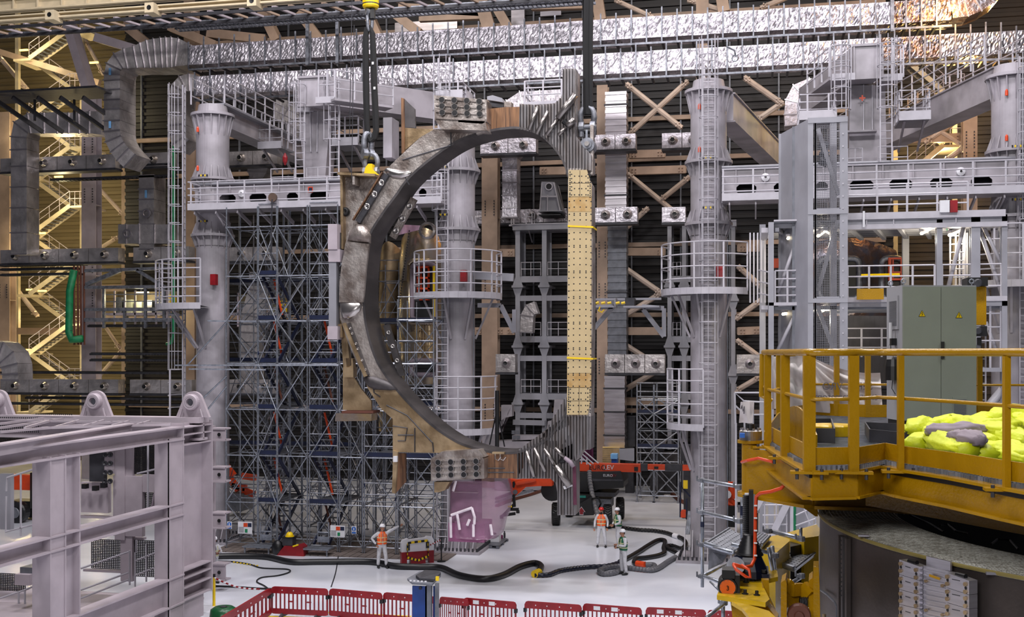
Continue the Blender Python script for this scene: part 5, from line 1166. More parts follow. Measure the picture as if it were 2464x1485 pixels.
# ================================================================== grey work frame at the right with lamps and mast
YW = 42.0
t = thing('work_frame', 'large grey steel work frame with lit decks behind the yellow platform', 'steel frame', tuple(V(P(2100,0,YW).x, YW, 0)))
def WX(px, Y=YW): return P(px, 848, Y).x
def WZ(py, px=2150, Y=YW): return P(px, py, Y).z
def wbox(name, x0, y0, x1, y1, d0=0, d1=.3, mt='tower2', Y=YW):
    a = P(x0, y0, Y+d0); b = P(x1, y1, Y+d0); part(t, name, M().box(V(a.x, Y+d0, a.z), V(b.x, Y+d1, b.z)), K[mt])
for x0, x1, y0 in ((1849,1862,535),(2254,2268,528),(2337,2359,515),(2411,2424,516)):
    a = P(x0, y0, YW); b = P(x1, y0, YW); z0 = 0; part(t, 'post', M().box((a.x,YW,z0),(b.x,YW+.06,a.z)), K['tower2']); part(t, 'post_web', M().box(((a.x+b.x)/2-.03,YW+.06,z0),((a.x+b.x)/2+.03,YW+.3,a.z)), K['tower2']); part(t, 'post', M().box((a.x,YW+.3,z0),(b.x,YW+.36,a.z)), K['tower2'])
for px in (2180, 2330, 1835): a = P(px, 540, YW+4); part(t, 'back_post', M().box((a.x-.12,YW+4,0),(a.x+.12,YW+4.3,a.z)), K['tower2'])
wbox('top_rail', 2040,513,2420,520, -.1, .1, 'rail'); wbox('top_beam', 2040,524,2424,541, 0, .2); wbox('top_beam_flange', 2040,541,2424,544, -.05, .3, 'rail')
wbox('mid_beam', 2040,724,2424,736, 0, .25); wbox('mid_beam_flange', 2040,716,2424,724, -.05, .3, 'rail'); wbox('low_beam', 2340,885,2420,895, 0, .3)
wbox('left_beam', 1862,533,1945,527, 0, .2, 'rail'); wbox('left_mid_beam', 1850,728,1930,735, 0, .2, 'rail'); wbox('deck_slab', 1850,738,2424,742, .2, 4, 'grey')
for k in range(6): # ceiling grid receding
    part(t, 'ceiling_joist', M().box((WX(1850), YW+.3+k*.75, WZ(541)-.0), (WX(2420), YW+.42+k*.75, WZ(541)+.2)), K['tower2'])
for k in range(10): x = WX(1870)+k*(WX(2410)-WX(1870))/9; part(t, 'ceiling_beam', M().bar((x,YW+.2,WZ(541)-.06),(x+.8,YW+4.3,WZ(541)-.06),.14,.14), K['tower2'])
part(t, 'upper_deck', M().box((WX(1850),YW+.1,WZ(530)),(WX(2424),YW+4.4,WZ(530)+.05)), K['grey'])
for x in (2085, 2150, 2300): a = P(x, 524, YW-.02); part(t, 'beam_stiffener', M().box((a.x-.02,YW-.06,WZ(541)),(a.x+.02,YW,a.z)), K['rail'])
g1 = [V(WX(2040),YW+.1,WZ(516)), V(WX(2330),YW+.1,WZ(516))]; guard(t, g1, 1.1, 3, 1.1)
guard(t, [V(WX(2040),YW+.1,WZ(716)), V(WX(2250),YW+.1,WZ(716))], 1.15, 3, .8); guard(t, [V(WX(2268),YW+.1,WZ(716)), V(WX(2411),YW+.1,WZ(716))], 1.15, 3, .8); guard(t, [V(WX(1865),YW+.1,WZ(728)), V(WX(1925),YW+.1,WZ(728))], 1.2, 4, .5)
guard(t, [V(WX(2040),YW+3,WZ(860)), V(WX(2250),YW+3,WZ(860))], 1.1, 3, .8); guard(t, [V(WX(2360),YW+.2,WZ(885)), V(WX(2411),YW+.2,WZ(885))], 2.4, 5, .35)
for k in range(5): a = P(2300+k*9, 560, YW+2); part(t, 'back_bar', M().box((a.x-.03,YW+2,WZ(716)),(a.x+.03,YW+2.05,a.z)), K['rail'])
for k in range(6): a = P(1805+k*9, 560, YW+3.2); part(t, 'back_bar', M().box((a.x-.03,YW+3.2,WZ(716)),(a.x+.03,YW+3.25,a.z)), K['rail'])
for p, q, rr in (((1920,570),(1872,705),.07),((1920,745),(1868,850),.07),((2320,540),(2282,690),.075),((2360,560),(2410,705),.075),((2372,775),(2400,850),.07),((2366,545),(2412,640),.07),((2420,930),(2352,1010),.16)):
    part(t, 'diagonal_tube', M().tube([P(*p, YW+.4), P(*q, YW+.4)], rr, 8), K['rail'], smooth=True)
wbox('left_wing', 1832,560,1848,548, .5, 3.5, 'rail'); wbox('left_wing', 1832,745,1848,735, .5, 3.5, 'rail')
for k in range(3): part(t, 'left_guard', M().tube([P(1850, 655+k*28, YW), P(1826, 650+k*28, YW+3.5)], .03, 5), K['rail'])
lamps = (((1896,574),(1914,548)),((1968,568),(1990,552)),((2217,562),(2247,545)),((2284,566),(2320,550)),((1972,750),(1992,742)),((1884,756),(1910,752)))
for p, q in lamps:
    a, b = P(*p, YW+.6), P(*q, YW+1.9); part(t, 'lamp_tube', M().tube([a, b], .06, 6), K['lampw']); part(t, 'lamp_casing', M().bar(a+V(0,0,.12), b+V(0,0,.12), .16, .1), K['rail'])
    c = (a+b)/2; point(c.x, c.y, c.z-.35, 260, (1,.88,.66), .15)
part(t, 'yellow_tube', M().tube([P(2072,663,YW+3), P(2165,661,YW+3)], .06, 6), K['yellow'])
part(t, 'amber_crossbeam', M().box(P(2062,695,YW-.5), P(2125,721,YW-.3)), K['amber']); part(t, 'pink_cladding', M().box(P(2010,580,YW+5), P(2035,600,YW+5.1)), K['copper'])
part(t, 'white_cover', M().box(P(2262,482,YW-.2), P(2284,512,YW)), K['white']); part(t, 'red_cover', M().box(P(2285,482,YW-.2), P(2302,512,YW)), K['red']); part(t, 'green_sign', M().box(P(2278,548,YW+1), P(2292,555,YW+1.03)), K['green'])
part(t, 'wing_ladder', M(), K['rail']) if 0 else None
ladder(t, V(WX(2322),YW+1.5,0), V(WX(2322),YW+1.5,WZ(540)), .5); ladder(t, V(WX(2388),YW+2.5,0), V(WX(2388),YW+2.5,WZ(720)), .5)
# clamp hanging and orange column
part(t, 'hanging_clamp', M().box(P(2076,508,YW-.2), P(2081,547,YW-.15)), K['white'])
t = thing('lift_mast', 'tall grey mesh covered mast standing in front of the right header beam', 'mast', tuple(V(WX(1985,41), 41, 0)))
def mb(name, x0, y0, x1, y1, d0, d1, mt='tower2'):
    a = P(x0, y0, 41); b = P(x1, y1, 41); part(t, name, M().box(V(a.x, 41+d0, 0 if y1 > 1000 else b.z), V(b.x, 41+d1, a.z)), K[mt])
mb('corner_post', 1944,287,1957,1100, 0, .22); mb('corner_post', 2022,284,2040,1100, 0, .2, 'tower2'); mb('inner_post', 1960,295,1964,1100, .02, .1)
a = P(1944,287,41); part(t, 'side_panel', M().add([a, a+V(-.9,2.6,0), V(a.x-.9,43.6,0), V(a.x,41,0)], [(0,1,2,3)]), K['tower2']); part(t, 'side_post', M().box((a.x-.95,43.5,0),(a.x-.75,43.7,a.z)), K['tower2'])
part(t, 'side_post', M().box((a.x-.5,42.2,0),(a.x-.38,42.35,a.z)), K['grey'])
for y in (284, 505, 719): mb('cross_plate', 1944,y,2040,y+9, -.02, .1)
for y0, y1 in ((295,503),(514,716),(728,900)):
    m = M(); A = P(1962,y0,41.1); B = P(2022,y1,41.1); n = 14; k = int((A.z-B.z)/((B.x-A.x)/n))
    for i in range(n+1): x = A.x+(B.x-A.x)*i/n; m.box((x-.006,41.08,B.z),(x+.006,41.09,A.z))
    for i in range(k+1): z = B.z+(A.z-B.z)*i/k; m.box((A.x,41.08,z-.006),(B.x,41.09,z+.006))
    part(t, 'wire_mesh', m, K['mesh'], kind='stuff'); f = M()
    for p, q in ((V(A.x,41.05,A.z),V(B.x,41.05,A.z)),(V(A.x,41.05,B.z),V(B.x,41.05,B.z)),(V(A.x,41.05,B.z),V(A.x,41.05,A.z)),(V(B.x,41.05,B.z),V(B.x,41.05,A.z))): f.bar(p, q, .06, .06)
    part(t, 'mesh_frame', f, K['tower2'])
for p, q in (((1968,310),(2018,470)),((2016,530),(1968,700)),((1966,735),(2012,860))): part(t, 'diagonal', M().bar(P(*p,41.8), P(*q,41.8), .14, .14), K['tower2'])
part(t, 'inner_column', M().box(P(1998,295,42.2), P(2012,1000,42.5)), K['tower2'])
for y in (345, 368, 385): part(t, 'hoist_motor', M().tube([P(1972,y,41.9), P(1992,y+8,41.9)], .16, 8), K['navy'])
part(t, 'bolt_heads', (lambda m: [m.box(P(2027,320+i*30,40.98), P(2030,324+i*30,41)) for i in range(19)] and m)(M()), K['rail'], kind='stuff')
# orange hoist with black sheaves behind the cabinet
t = thing('orange_hoist', 'amber painted hoist column with black motors just behind the control cabinet', 'hoist', tuple(P(2353,1020,30)))
part(t, 'amber_column', M().box(P(2346,690,30), P(2362,783,30.6)), K['amber']); part(t, 'top_motor', M().box(P(2328,668,29.8), P(2362,692,30.6)), K['black']); part(t, 'motor_drum', M().lathe(P(2352,681,29.6), [(.10,0),(.10,-.1),(.07,-.12)], 14, 'y'), K['dark'])
part(t, 'lower_motor', M().box(P(2345,785,29.8), P(2362,810,30.5)), K['black']); part(t, 'motor_drum', M().lathe(P(2352,795,29.6), [(.09,0),(.09,-.1),(.06,-.12)], 14, 'y'), K['dark'])
c = P(2357,812,30); part(t, 'black_post', M().box((c.x-.05,30,0), (c.x+.05,30.1,c.z)), K['black']); part(t, 'valve_cluster', M().tube([P(2345,838,29.9), P(2358,840,29.9)], .09, 8), K['dark'])
# ================================================================== white assembly frame, lower left foreground
X0 = PX(441, 1028, ray(441,1028).x*36).x
def FX(px, py): return PX(px, py, X0)
fr = thing('assembly_frame', 'massive pale painted steel assembly frame filling the lower left corner', 'steel frame', (X0, 33, 0)); FM = 'frame'
Y1 = FX(441,1028).y; Y2 = FX(510,1022).y
def yb(name, y0, y1, z0, z1, x0=0., x1=.1, mt=None, par=None): return part(par or fr, name, M().box((X0-x1, y0, z0), (X0-x0, y1, z1)), K[mt or FM])
ze = FX(441,1022).z; zb_ = FX(441,1450).z
yb('end_web', Y1, Y2, zb_, ze, .35, .40); yb('end_flange', Y1-.05, Y1+.02, 0, ze+.05, -.02, .75); yb('end_flange', Y2-.04, Y2+.03, zb_, ze+.05, -.02, .75); yb('end_foot', Y1+.1, Y2-.4, 0, zb_, .1, .7)
for py in (1030, 1048, 1072, 1376, 1395, 1418, 1448): z = FX(441, py).z; yb('end_shelf', Y1, Y2, z-.02, z+.02, 0, .6)
def sidebeam(y_top, y_bot, ynear=12., h=None):
    zt = FX(441, y_top).z; zb = FX(441, y_bot).z
    yb('beam_flange', ynear, Y1, zt-.03, zt+.02, -.05, .40); yb('beam_flange', ynear, Y1, zb-.02, zb+.03, -.05, .40); yb('beam_web', ynear, Y1, zb, zt, .2, .24)
    return zt, zb
for a, b in ((1028,1057),(1209,1238),(1382,1449)): sidebeam(a, b)
mp0, mp1 = FX(120,1300).y, FX(190,1300).y
for y in (mp0, (mp0+mp1)/2, mp1): yb('post_flange', y-.025, y+.025, 0, ze-.4, -.03, .5)
yb('post_web', mp0, mp1, 0, ze-.4, .17, .27); yb('post_web', mp0, (mp0+mp1)/2, 0, ze-.45, .0, .04)
yb('post_flange', Y1-.9, Y1-.84, 0, ze-.4, -.03, .5); yb('post_web', Y1-.9, Y1, 0, ze-.4, .0, .04)
for zz in (FX(441,1209).z, FX(441,1238).z, FX(441,1382).z):
    for y in (mp0, mp1, Y1-.9): pass
# far cross frame
YF = Y2-.6
def fb(name, x0, x1, z0, z1, y0=0., y1=.1, mt=None): return part(fr, name, M().box((x0, YF+y0, z0), (x1, YF+y1, z1)), K[mt or FM])
XL = -34.
fb('cross_beam', XL, X0, ze-.02, ze+.16, -.3, .4); fb('cross_web', XL, X0, ze-.55, ze, .0, .06); fb('cross_beam', XL, X0, ze-.6, ze-.52, -.3, .3)
def fz(py, px=250): return P(px, py, YF).z
def fxx(px): return P(px, 1100, YF).x
for x0, x1, y0, y1, mt in ((0,92,1001,1010,'black'),(0,95,1022,1042,'black'),(85,175,994,1000,'black')):
    m = M(); A = P(x0,y0,YF-.35); B = P(x1,y1,YF-.35); nx = int((x1-x0)/4.6); nz = max(1, int((y1-y0)/5))
    for i in range(nx):
        for j in range(nz): m.lathe((A.x+(B.x-A.x)*(i+.5)/nx, YF-.36, B.z+(A.z-B.z)*(j+.5)/nz), [(.028,0),(.001,-.005)], 6, 'y', False)
    part(fr, 'bolt_hole_rows', m, K[mt], kind='stuff')
for px in (230, 463, -5):
    c = P(px, 985, YF if px < 400 else YF); z = ze+.16
    R_ = .36; pts = [V(c.x-.6,YF,z)]+[V(c.x+R_*math.cos(a), YF, z+.5+R_*math.sin(a)) for a in [math.radians(165-k*15) for k in range(11)]]+[V(c.x+.6,YF,z)]
    l = part(fr, 'lifting_eye', M().prism(pts, (0,.14,0)), K[FM]); sub(l, 'eye_boss', M().lathe((c.x,YF,z+.5), [(.27,0),(.27,-.16),(.24,-.2),(.13,-.2),(.13,0)], 24, 'y', False), K[FM])
    sub(l, 'eye_bore', M().lathe((c.x,YF-.21,z+.5), [(.17,.0),(.16,.15),(.001,.17)], 18, 'y', False), K['grey'])
    for e in (-.42, .42): sub(l, 'eye_rib', M().tube([(c.x+e,YF-.1,z),(c.x+e*.8,YF-.1,z+.28)], .03, 5), K[FM])
def grille(x0, y0, x1, y1, Y):
    A = P(x0,y0,Y); B = P(x1,y1,Y); m = M(); nx = int((x1-x0)/4.2); nz = int((y1-y0)/4.2)
    for i in range(nx+1): x = A.x+(B.x-A.x)*i/nx; m.box((x-.012,Y,B.z),(x+.012,Y+.03,A.z))
    for i in range(nz+1): z = B.z+(A.z-B.z)*i/nz; m.box((A.x,Y,z-.012),(B.x,Y+.03,z+.012))
    part(fr, 'grille_panel', m, K['dark'], kind='stuff')
for q in ((0,1042,90,1066),(316,1066,405,1142),(345,1186,403,1260),(220,1298,290,1370),(316,1300,403,1390),(100,1360,190,1400),(0,1380,60,1440)): grille(*q, YF+.5)
QO = 0
for x0, x1, y0, y1, mt in ((60,215,1010,1045,FM),(215,250,1066,1160,'dark'),(250,275,1083,1140,FM),(276,300,1066,1300,FM),(272,342,1145,1292,'frame'),(342,405,1142,1186,FM),(290,318,1060,1400,FM),(195,260,1160,1235,'frame'),(0,25,1140,1275,'tower2'),(398,415,1045,1400,FM),(192,290,1240,1250,FM),(200,300,1370,1380,FM),(290,345,1292,1300,FM)):
    QO += .023; A = P(x0,y0,YF+.2+QO); B = P(x1,y1,YF+.2+QO); part(fr, 'inner_plate', M().box((A.x,YF+.2+QO,B.z),(B.x,YF+.4+QO,A.z)), K[mt])
for py in (1094, 1115, 1137, 1158): 
    for px in (253, 266): part(fr, 'round_port', M().lathe(P(px,py,YF+.1), [(.09,0),(.09,-.05),(.06,-.05),(.001,.0)], 12, 'y', False), K['dark'])
for py, px in ((1170,205),(1175,230),(1168,250)): part(fr, 'clamp_block', M().box(P(px-9,py-5,YF), P(px+9,py+5,YF+.2)), K['black'])
part(fr, 'motor_unit', M().box(P(48,1365,YF-2), P(118,1382,YF-1.2)), K['grey']); part(fr, 'motor_plinth', M().box(P(35,1382,YF-2.2), P(125,1392,YF-1)), K[FM])
# top walkway grid, second ridge beam
def grid_bar(p, q, z, r_=.035): part(fr, 'walkway_bar', M().bar(PZ(*p, z), PZ(*q, z), r_*2, r_*2), K[FM])
for p, q in (((0,1030),(150,1008)),((0,1040),(300,1014)),((60,1012),(410,1020)),((0,1020),(110,1006)),((100,1030),(410,1022)),((60,1030),(130,1010)),((130,1029),(190,1012)),((200,1026),(250,1012)),((270,1024),(310,1014)),((330,1022),(360,1014))): grid_bar(p, q, 6.55)
a = PZ(313,1031,6.45); b = PZ(-20,1087,6.45); part(fr, 'ridge_beam', M().bar(a, b, .12, .25), K[FM]); part(fr, 'ridge_beam', M().bar(a+V(0,0,.14), b+V(0,0,.14), .35, .04), K[FM])
# handrails and plates inside
for pts in (((15,1182),(17,1150),(110,1120)),((50,1140),(50,1290)),((88,1132),(88,1270)),((15,1195),(14,1280),(110,1255)),((195,1368),(310,1328)),((195,1420),(310,1378)),((195,1440),(310,1395)),((312,1325),(312,1408)),((325,1330),(325,1412)),((325,1385),(400,1355)),((325,1420),(400,1392)),((325,1350),(400,1320)),((352,1310),(352,1400)),((384,1300),(384,1385)),((330,1140),(404,1122)),((356,1070),(356,1230)),((384,1065),(384,1120)),((328,1300),(328,1330)),((0,1440),(60,1420),(120,1395)),((45,1485),(45,1425)),((60,1485),(60,1418)),((0,1480),(50,1462)),((60,1470),(120,1445))):
    part(fr, 'inner_handrail', M().tube([P(x, y, YF-1.2) for x, y in pts], .035, 6), K['rail'])
part(fr, 'cable_end', M().tube([P(x,y,YF-1.1) for x, y in ((395,1080),(388,1120),(380,1160),(372,1190),(366,1220))], .05, 6), K['mauve'])
part(fr, 'base_deck', M().box((XL,24,.35),(X0-.5,YF+1,.42)), K[FM]); part(fr, 'base_grating', (lambda m: [m.box((XL+i*.22,24,.43),(XL+i*.22+.05,31,.46)) for i in range(70)] and m)(M()), K['dark'], kind='stuff')
part(fr, 'base_kerb', M().box((X0-.5,14,.02),(X0-.1,Y1,.30)), K[FM])
fr2 = thing('stub_steelwork', 'pale steel brackets with round holes sticking out right of the assembly frame', 'steel frame', tuple(V(P(525,0,38).x, 38, 0)))
for y0, y1 in ((1032,1060),(1125,1160),(1235,1272),(1358,1398)):
    A = P(508,y0,38); B = P(541,y1,38)
    for z in (A.z, B.z): part(fr2, 'bracket_flange', M().box((A.x,38,z-.03),(B.x,38.5,z+.03)), K[FM])
    part(fr2, 'bracket_web', M().box((A.x,38.05,B.z),(B.x,38.1,A.z)), K[FM]); part(fr2, 'bracket_hole', M().lathe(P(527,(y0+y1)/2,37.99), [(.07,0),(.001,-.0)], 12, 'y', False), K['black'])
part(fr2, 'rear_post', M().box((P(507,0,38.5).x-.1,38.5,0),(P(507,0,38.5).x+.1,38.7,P(507,1025,38.5).z)), K[FM])
# ================================================================== yellow work platform, lower right foreground
ZD = 7.75
def D(px, py): return PZ(px, py, ZD)
def Pd(px, py, d): return ray(px, py)*d+V(0, 0, H0)
pf = thing('yellow_platform', 'amber painted steel work platform with guard rails in the lower right foreground', 'platform', tuple(D(2050,1122)-V(0,0,1)))
front = [(1847,1063),(1889,1089),(1947,1122),(2054,1120),(2118,1108),(2167,1118),(2290,1137),(2422,1161),(2600,1192)]
back = [(2600,1006),(2360,1004),(2090,1004),(2013,1001),(1950,998),(1903,1006),(1872,1030)]
fp = [D(*p) for p in front]; bp_ = [D(*p) for p in back]
A = 'amber'
part(pf, 'deck_plate', M().prism([p-V(0,0,.06) for p in fp+bp_], (0,0,-.05)), K['black'])
# serrated grating: bearing bars clipped to the deck outline
def inside(x, y, poly):
    c = False; n = len(poly)
    for i in range(n):
        a, b = poly[i], poly[(i+1) % n]
        if (a.y > y) != (b.y > y) and x < (b.x-a.x)*(y-a.y)/(b.y-a.y)+a.x: c = not c
    return c
poly = fp+bp_; xs = [p.x for p in poly]; ys = [p.y for p in poly]; m = M(); dirn = V(cs, sn, 0); dr2 = V(-sn, cs, 0)
for i in range(-40, 260):
    o = V(0, 0, 0)+dr2*(i*.045+8.0); run = None
    for k in range(0, 150):
        q = o+dirn*(k*.06); ins = inside(q.x, q.y, poly)
        if ins and run is None: run = q
        if not ins and run is not None: m.bar(V(run.x,run.y,ZD-.02), V(q.x,q.y,ZD-.02), .008, .035); run = None
    if run is not None: m.bar(V(run.x,run.y,ZD-.02), V(q.x,q.y,ZD-.02), .008, .035)
part(pf, 'grating', m, K['galv'], kind='stuff')
def wall_along(name, pts, z0, z1, t_=.02, mt=A, mark=None):
    for i in range(len(pts)-1):
        a, b = pts[i], pts[i+1]; part(pf, name, M().bar(V(a.x,a.y,(z0+z1)/2), V(b.x,b.y,(z0+z1)/2), t_, z1-z0), K[mt])
def inset(pts, k): 
    c = V(sum(p.x for p in pts)/len(pts), sum(p.y for p in pts)/len(pts), 0); return [p+(V(c.x-p.x, c.y-p.y, 0)).normalized()*k for p in pts]
ctr = V(6.2, 13, 0)
def shrink(pts, k): return [p+(V(ctr.x-p.x, ctr.y-p.y, 0)).normalized()*k for p in pts]
fin = shrink(fp, .05)
wall_along('toe_board', fin, ZD+.01, ZD+.17); wall_along('back_toe_board', bp_+[D(1853,1060)], ZD, ZD+.2)
wall_along('edge_flange', fp, ZD-.06, ZD-.035, .14); wall_along('edge_web', shrink(fp, .03), ZD-.30, ZD-.05, .03); wall_along('bottom_flange', fp, ZD-.31, ZD-.285, .12)
gm = M()
for a, b in zip(fin[:-1], fin[1:]):
    n = max(1, int((b-a).length/.045))
    for i in range(n): c = a.lerp(b, i/n); gm.box(V(c.x-.012,c.y-.012,ZD-.04), V(c.x+.012,c.y+.012,ZD+.005))
part(pf, 'grating_teeth', gm, K['galvd'], kind='stuff')
# deep girder under the deck
g0 = [PZ(1795,1190,7.42), PZ(1965,1213,7.42), PZ(2118,1209,7.42), PZ(2300,1252,7.30), PZ(2464,1300,7.2)]
def gird(pts, zt, zb, nm='deep_girder'):
    for i in range(len(pts)-1): a, b = pts[i], pts[i+1]; part(pf, nm, M().bar(V(a.x,a.y,(zt+zb)/2), V(b.x,b.y,(zt+zb)/2), .04, zt-zb), K[A]); part(pf, 'girder_flange', M().bar(V(a.x,a.y,zb), V(b.x,b.y,zb), .16, .03), K[A])
q = [Pd(1800,1075,13.2), Pd(1960,1080,12.2), Pd(2130,1100,12.0), Pd(2500,1150,11)]
zt, zb = ZD-.08, ZD-.62
for i in range(3):
    a, b = q[i], q[i+1]; part(pf, 'deep_girder', M().bar(V(a.x,a.y,(zt+zb)/2), V(b.x,b.y,(zt+zb)/2), .05, zt-zb), K[A]); part(pf, 'girder_flange', M().bar(V(a.x,a.y,zb), V(b.x,b.y,zb), .3, .035), K[A])
part(pf, 'gusset_web', M().prism([Pd(1895,1195,12.6), Pd(1968,1195,12.6), Pd(1968,1243,12.6), Pd(1962,1243,12.6)], (0,.05,0)), K[A])
for px, d_ in (): part(pf, 'web_stiffener', M().box(Pd(px,1175,d_)+V(0,0,0), Pd(px+5,1215,d_)+V(0,.25,0)), K[A])
part(pf, 'inner_girder', M().bar(Pd(2110,1192,11.9), Pd(2520,1262,9.9), .3, .2), K[A])
part(pf, 'round_hub', M().lathe(D(1985,1050)+V(.1,.2,0), [(.28,0),(.28,.12),(.26,.14)], 28), K['amber2'])
cg = [D(1855,1052), D(1935,1090)]; cg = [cg[0].lerp(cg[1], k/12)+V(.12,.1,0) for k in range(13)]
part(pf, 'curved_guard_plate', M().prism([V(p.x,p.y,ZD+.02) for p in (cg[0],cg[12])]+[V(cg[12-k].x,cg[12-k].y,ZD+.10+.33*math.sin(math.pi*min(1,(12-k)/12*.8+.12))) for k in range(13)], (.02,.02,0)), K[A])
# guard rail: flat posts, thick top tube, thin mid tube
RZ = H0-.0
posts = [((1847,1065),13.1,.085),((1889,1089),11.8,.10),((1947,1122),10.4,.12),((2054,1122),10.35,.10),((2167,1120),10.5,.06),((2422,1161),9.1,.055)]
for (p, dd, ww) in posts:
    c = D(*p); part(pf, 'post', M().bar(V(c.x,c.y,ZD-.05), V(c.x,c.y,RZ-.03), ww*.9, .05, V(sn*-1,cs,0)), K[A]).name
    part(pf, 'post_foot', M().box(V(c.x-.17,c.y-.06,ZD-.07), V(c.x+.17,c.y+.06,ZD-.045)), K[A])
    bt = M()
    for e in (-.11, .11): bt.lathe(V(c.x+e,c.y-.03,ZD-.12), [(.016,0),(.016,.1)], 6)
    part(pf, 'foot_bolts', bt, K['dark'])
for p, ww in (((1876,1020),.1),((1906,1005),.1),((2013,1001),.085),((2088,1004),.085),((2357,1004),.08),((2500,1006),.08)):
    c = D(*p); part(pf, 'post', M().bar(V(c.x,c.y,ZD), V(c.x,c.y,RZ-.03), ww, .05, V(-sn,cs,0)), K[A])
def railpath(pts, z, r_, nm): 
    part(pf, nm, M().tube([V(p.x,p.y,z) for p in pts], r_, 10), K[A], smooth=True)
ftop = [D(1838,1050)]+[D(*p) for p in ((1847,1065),(1889,1089),(1935,1117),(1947,1122),(1962,1124),(2054,1122),(2110,1112),(2167,1118),(2290,1137),(2422,1161),(2600,1192))]
railpath(ftop, RZ, .035, 'top_rail'); railpath(ftop, ZD+.62, .018, 'mid_rail')
btop = [D(1838,1050), D(1850,1035), D(1876,1020), D(1906,1005), D(1950,1000), D(2013,1001), D(2357,1004), D(2600,1006)]
railpath(btop, RZ-.01, .03, 'top_rail'); railpath(btop, ZD+.52, .02, 'mid_rail')
c = D(1838,1050); 
for o in (0, .06, .12): part(pf, 'return_tube', M().tube([V(c.x-.02,c.y+o,RZ-.02), V(c.x-.03,c.y+o,ZD+.5), V(c.x+.1,c.y+o,ZD+.44)], .03, 8), K[A])
# dark steel trays on the deck
def tray_box(label, pts, h, d_):
    w_ = thing('steel_tray', label, 'tray', tuple(D(*pts[0])+V(0,0,.01))); q = [D(*p)+V(0,0,.01) for p in pts]; n = len(q)
    for i in range(n): a, b = q[i], q[(i+1) % n]; part(w_, 'side_plate', M().bar(a+V(0,0,h/2), b+V(0,0,h/2), .015, h), K['dark'])
tray_box('smaller open dark steel tray on the platform grating, left', [(1926,1067),(2008,1069),(2000,1040),(1935,1040)], .17, .3)
tray_box('larger open dark steel tray on the platform grating, middle', [(2093,1066),(2203,1078),(2200,1052),(2082,1046)], .15, .3)
# jack column head at the platform corner
jk = thing('jack_column', 'yellow flanged cylinder with a bright bolted head at the platform corner', 'jack', tuple(Pd(1806,1188,13.3)))
J = Pd(1806,1188,13.3); s_ = 13.3/2700
part(jk, 'cylinder', M().lathe(J, [(21*s_,0),(21*s_,122*s_)], 28), K[A], smooth=False); part(jk, 'top_flange', M().lathe(J+V(0,0,122*s_), [(31*s_,0),(31*s_,7*s_)], 28), K[A]); part(jk, 'bottom_flange', M().lathe(J, [(31*s_,-6*s_),(31*s_,5*s_)], 28), K[A])
part(jk, 'steel_head', M().lathe(J+V(0,0,129*s_), [(27*s_,0),(27*s_,22*s_),(24*s_,24*s_)], 28), K['polish'], smooth=False); part(jk, 'screw_stub', M().lathe(J+V(0,0,152*s_), [(9*s_,0),(9*s_,16*s_)], 16), K['black'])
for k in range(10): a = k*math.pi/5; part(jk, 'head_bolt', M().lathe(J+V(22*s_*math.cos(a),22*s_*math.sin(a),153*s_), [(.014,0),(.014,.025)], 6), K['polish'])
part(jk, 'blue_sensor', M().box(Pd(1780,1052,13.1), Pd(1792,1043,13.0)), K['signb'])
ca = thing('orange_cable', 'orange cable strapped under the platform and down to the motor', 'cable', tuple(Pd(1815,1370,12.5)))
part(ca, 'cable_run', M().tube([Pd(1893,1145,12), Pd(1893,1160,11.9), Pd(1880,1175,11.9), Pd(1855,1183,12), Pd(1830,1187,12.1), Pd(1820,1195,12.2), Pd(1818,1230,12.2), Pd(1817,1290,12.2), Pd(1816,1345,12.2), Pd(1808,1362,12.1), Pd(1790,1366,12), Pd(1765,1358,11.9)], .02, 8), K['orange'], smooth=True)
part(ca, 'cable_loop', M().tube([Pd(1765,1360,11.8), Pd(1772,1372,11.7), Pd(1795,1388,11.7), Pd(1806,1390,11.7), Pd(1803,1372,11.7), Pd(1785,1360,11.8)], .016, 8), K['orange'], smooth=True)
part(ca, 'cable_run', M().tube([Pd(1785,1112,13.2), Pd(1800,1108,12.9), Pd(1825,1103,12.8), Pd(1860,1112,12.6)], .018, 8), K['orange'])
for k in range(5): part(ca, 'cable_tie', M().box(Pd(1814,1215+k*30,12.15), Pd(1822,1218+k*30,12.15)+V(0,-.03,0)), K['white'])
# screw jack with bellows, gearbox and numbered motor
sj = thing('screw_jack', 'black screw with bellows on a navy gearbox under the jack column', 'jack', tuple(Pd(1800,1385,12.8)))
part(sj, 'screw_stack', M().box(Pd(1802,1180,12.8), Pd(1813,1350,12.8)+V(0,.1,0)), K['black'])
m = M(); S = Pd(1797,1290,12.9); pr = []
for k in range(22): pr += [(.048,-.0+k*.022),(.040,.011+k*.022)]
m.lathe(S, pr, 14); part(sj, 'threaded_screw', m, K['hosek']); part(sj, 'white_sleeve', M().lathe(Pd(1798,1212,12.9), [(.03,0),(.03,.12)], 10), K['white']); part(sj, 'light_rail', M().box(Pd(1813,1190,12.75), Pd(1817,1345,12.75)+V(0,.04,0)), K['galv'])
m = M(); S = Pd(1803,1335,12.8); pr = [(.16,0)]
for k in range(6): r_ = .155-k*.016; pr += [(r_,.02+k*.04),(r_-.02,.04+k*.04)]
m.lathe(S, pr, 24); part(sj, 'bellows', m, K['hosek'], smooth=True)
G = Pd(1800,1385,12.8); part(sj, 'gearbox_housing', M().lathe(G, [(.24,0),(.23,.08),(.18,.18),(.16,.23)], 8, a0=.4, a1=.4+2*math.pi), K['navy']); part(sj, 'housing_foot', M().box(Pd(1745,1378,12.7), Pd(1850,1390,12.7)+V(0,.4,0)), K['navy'])
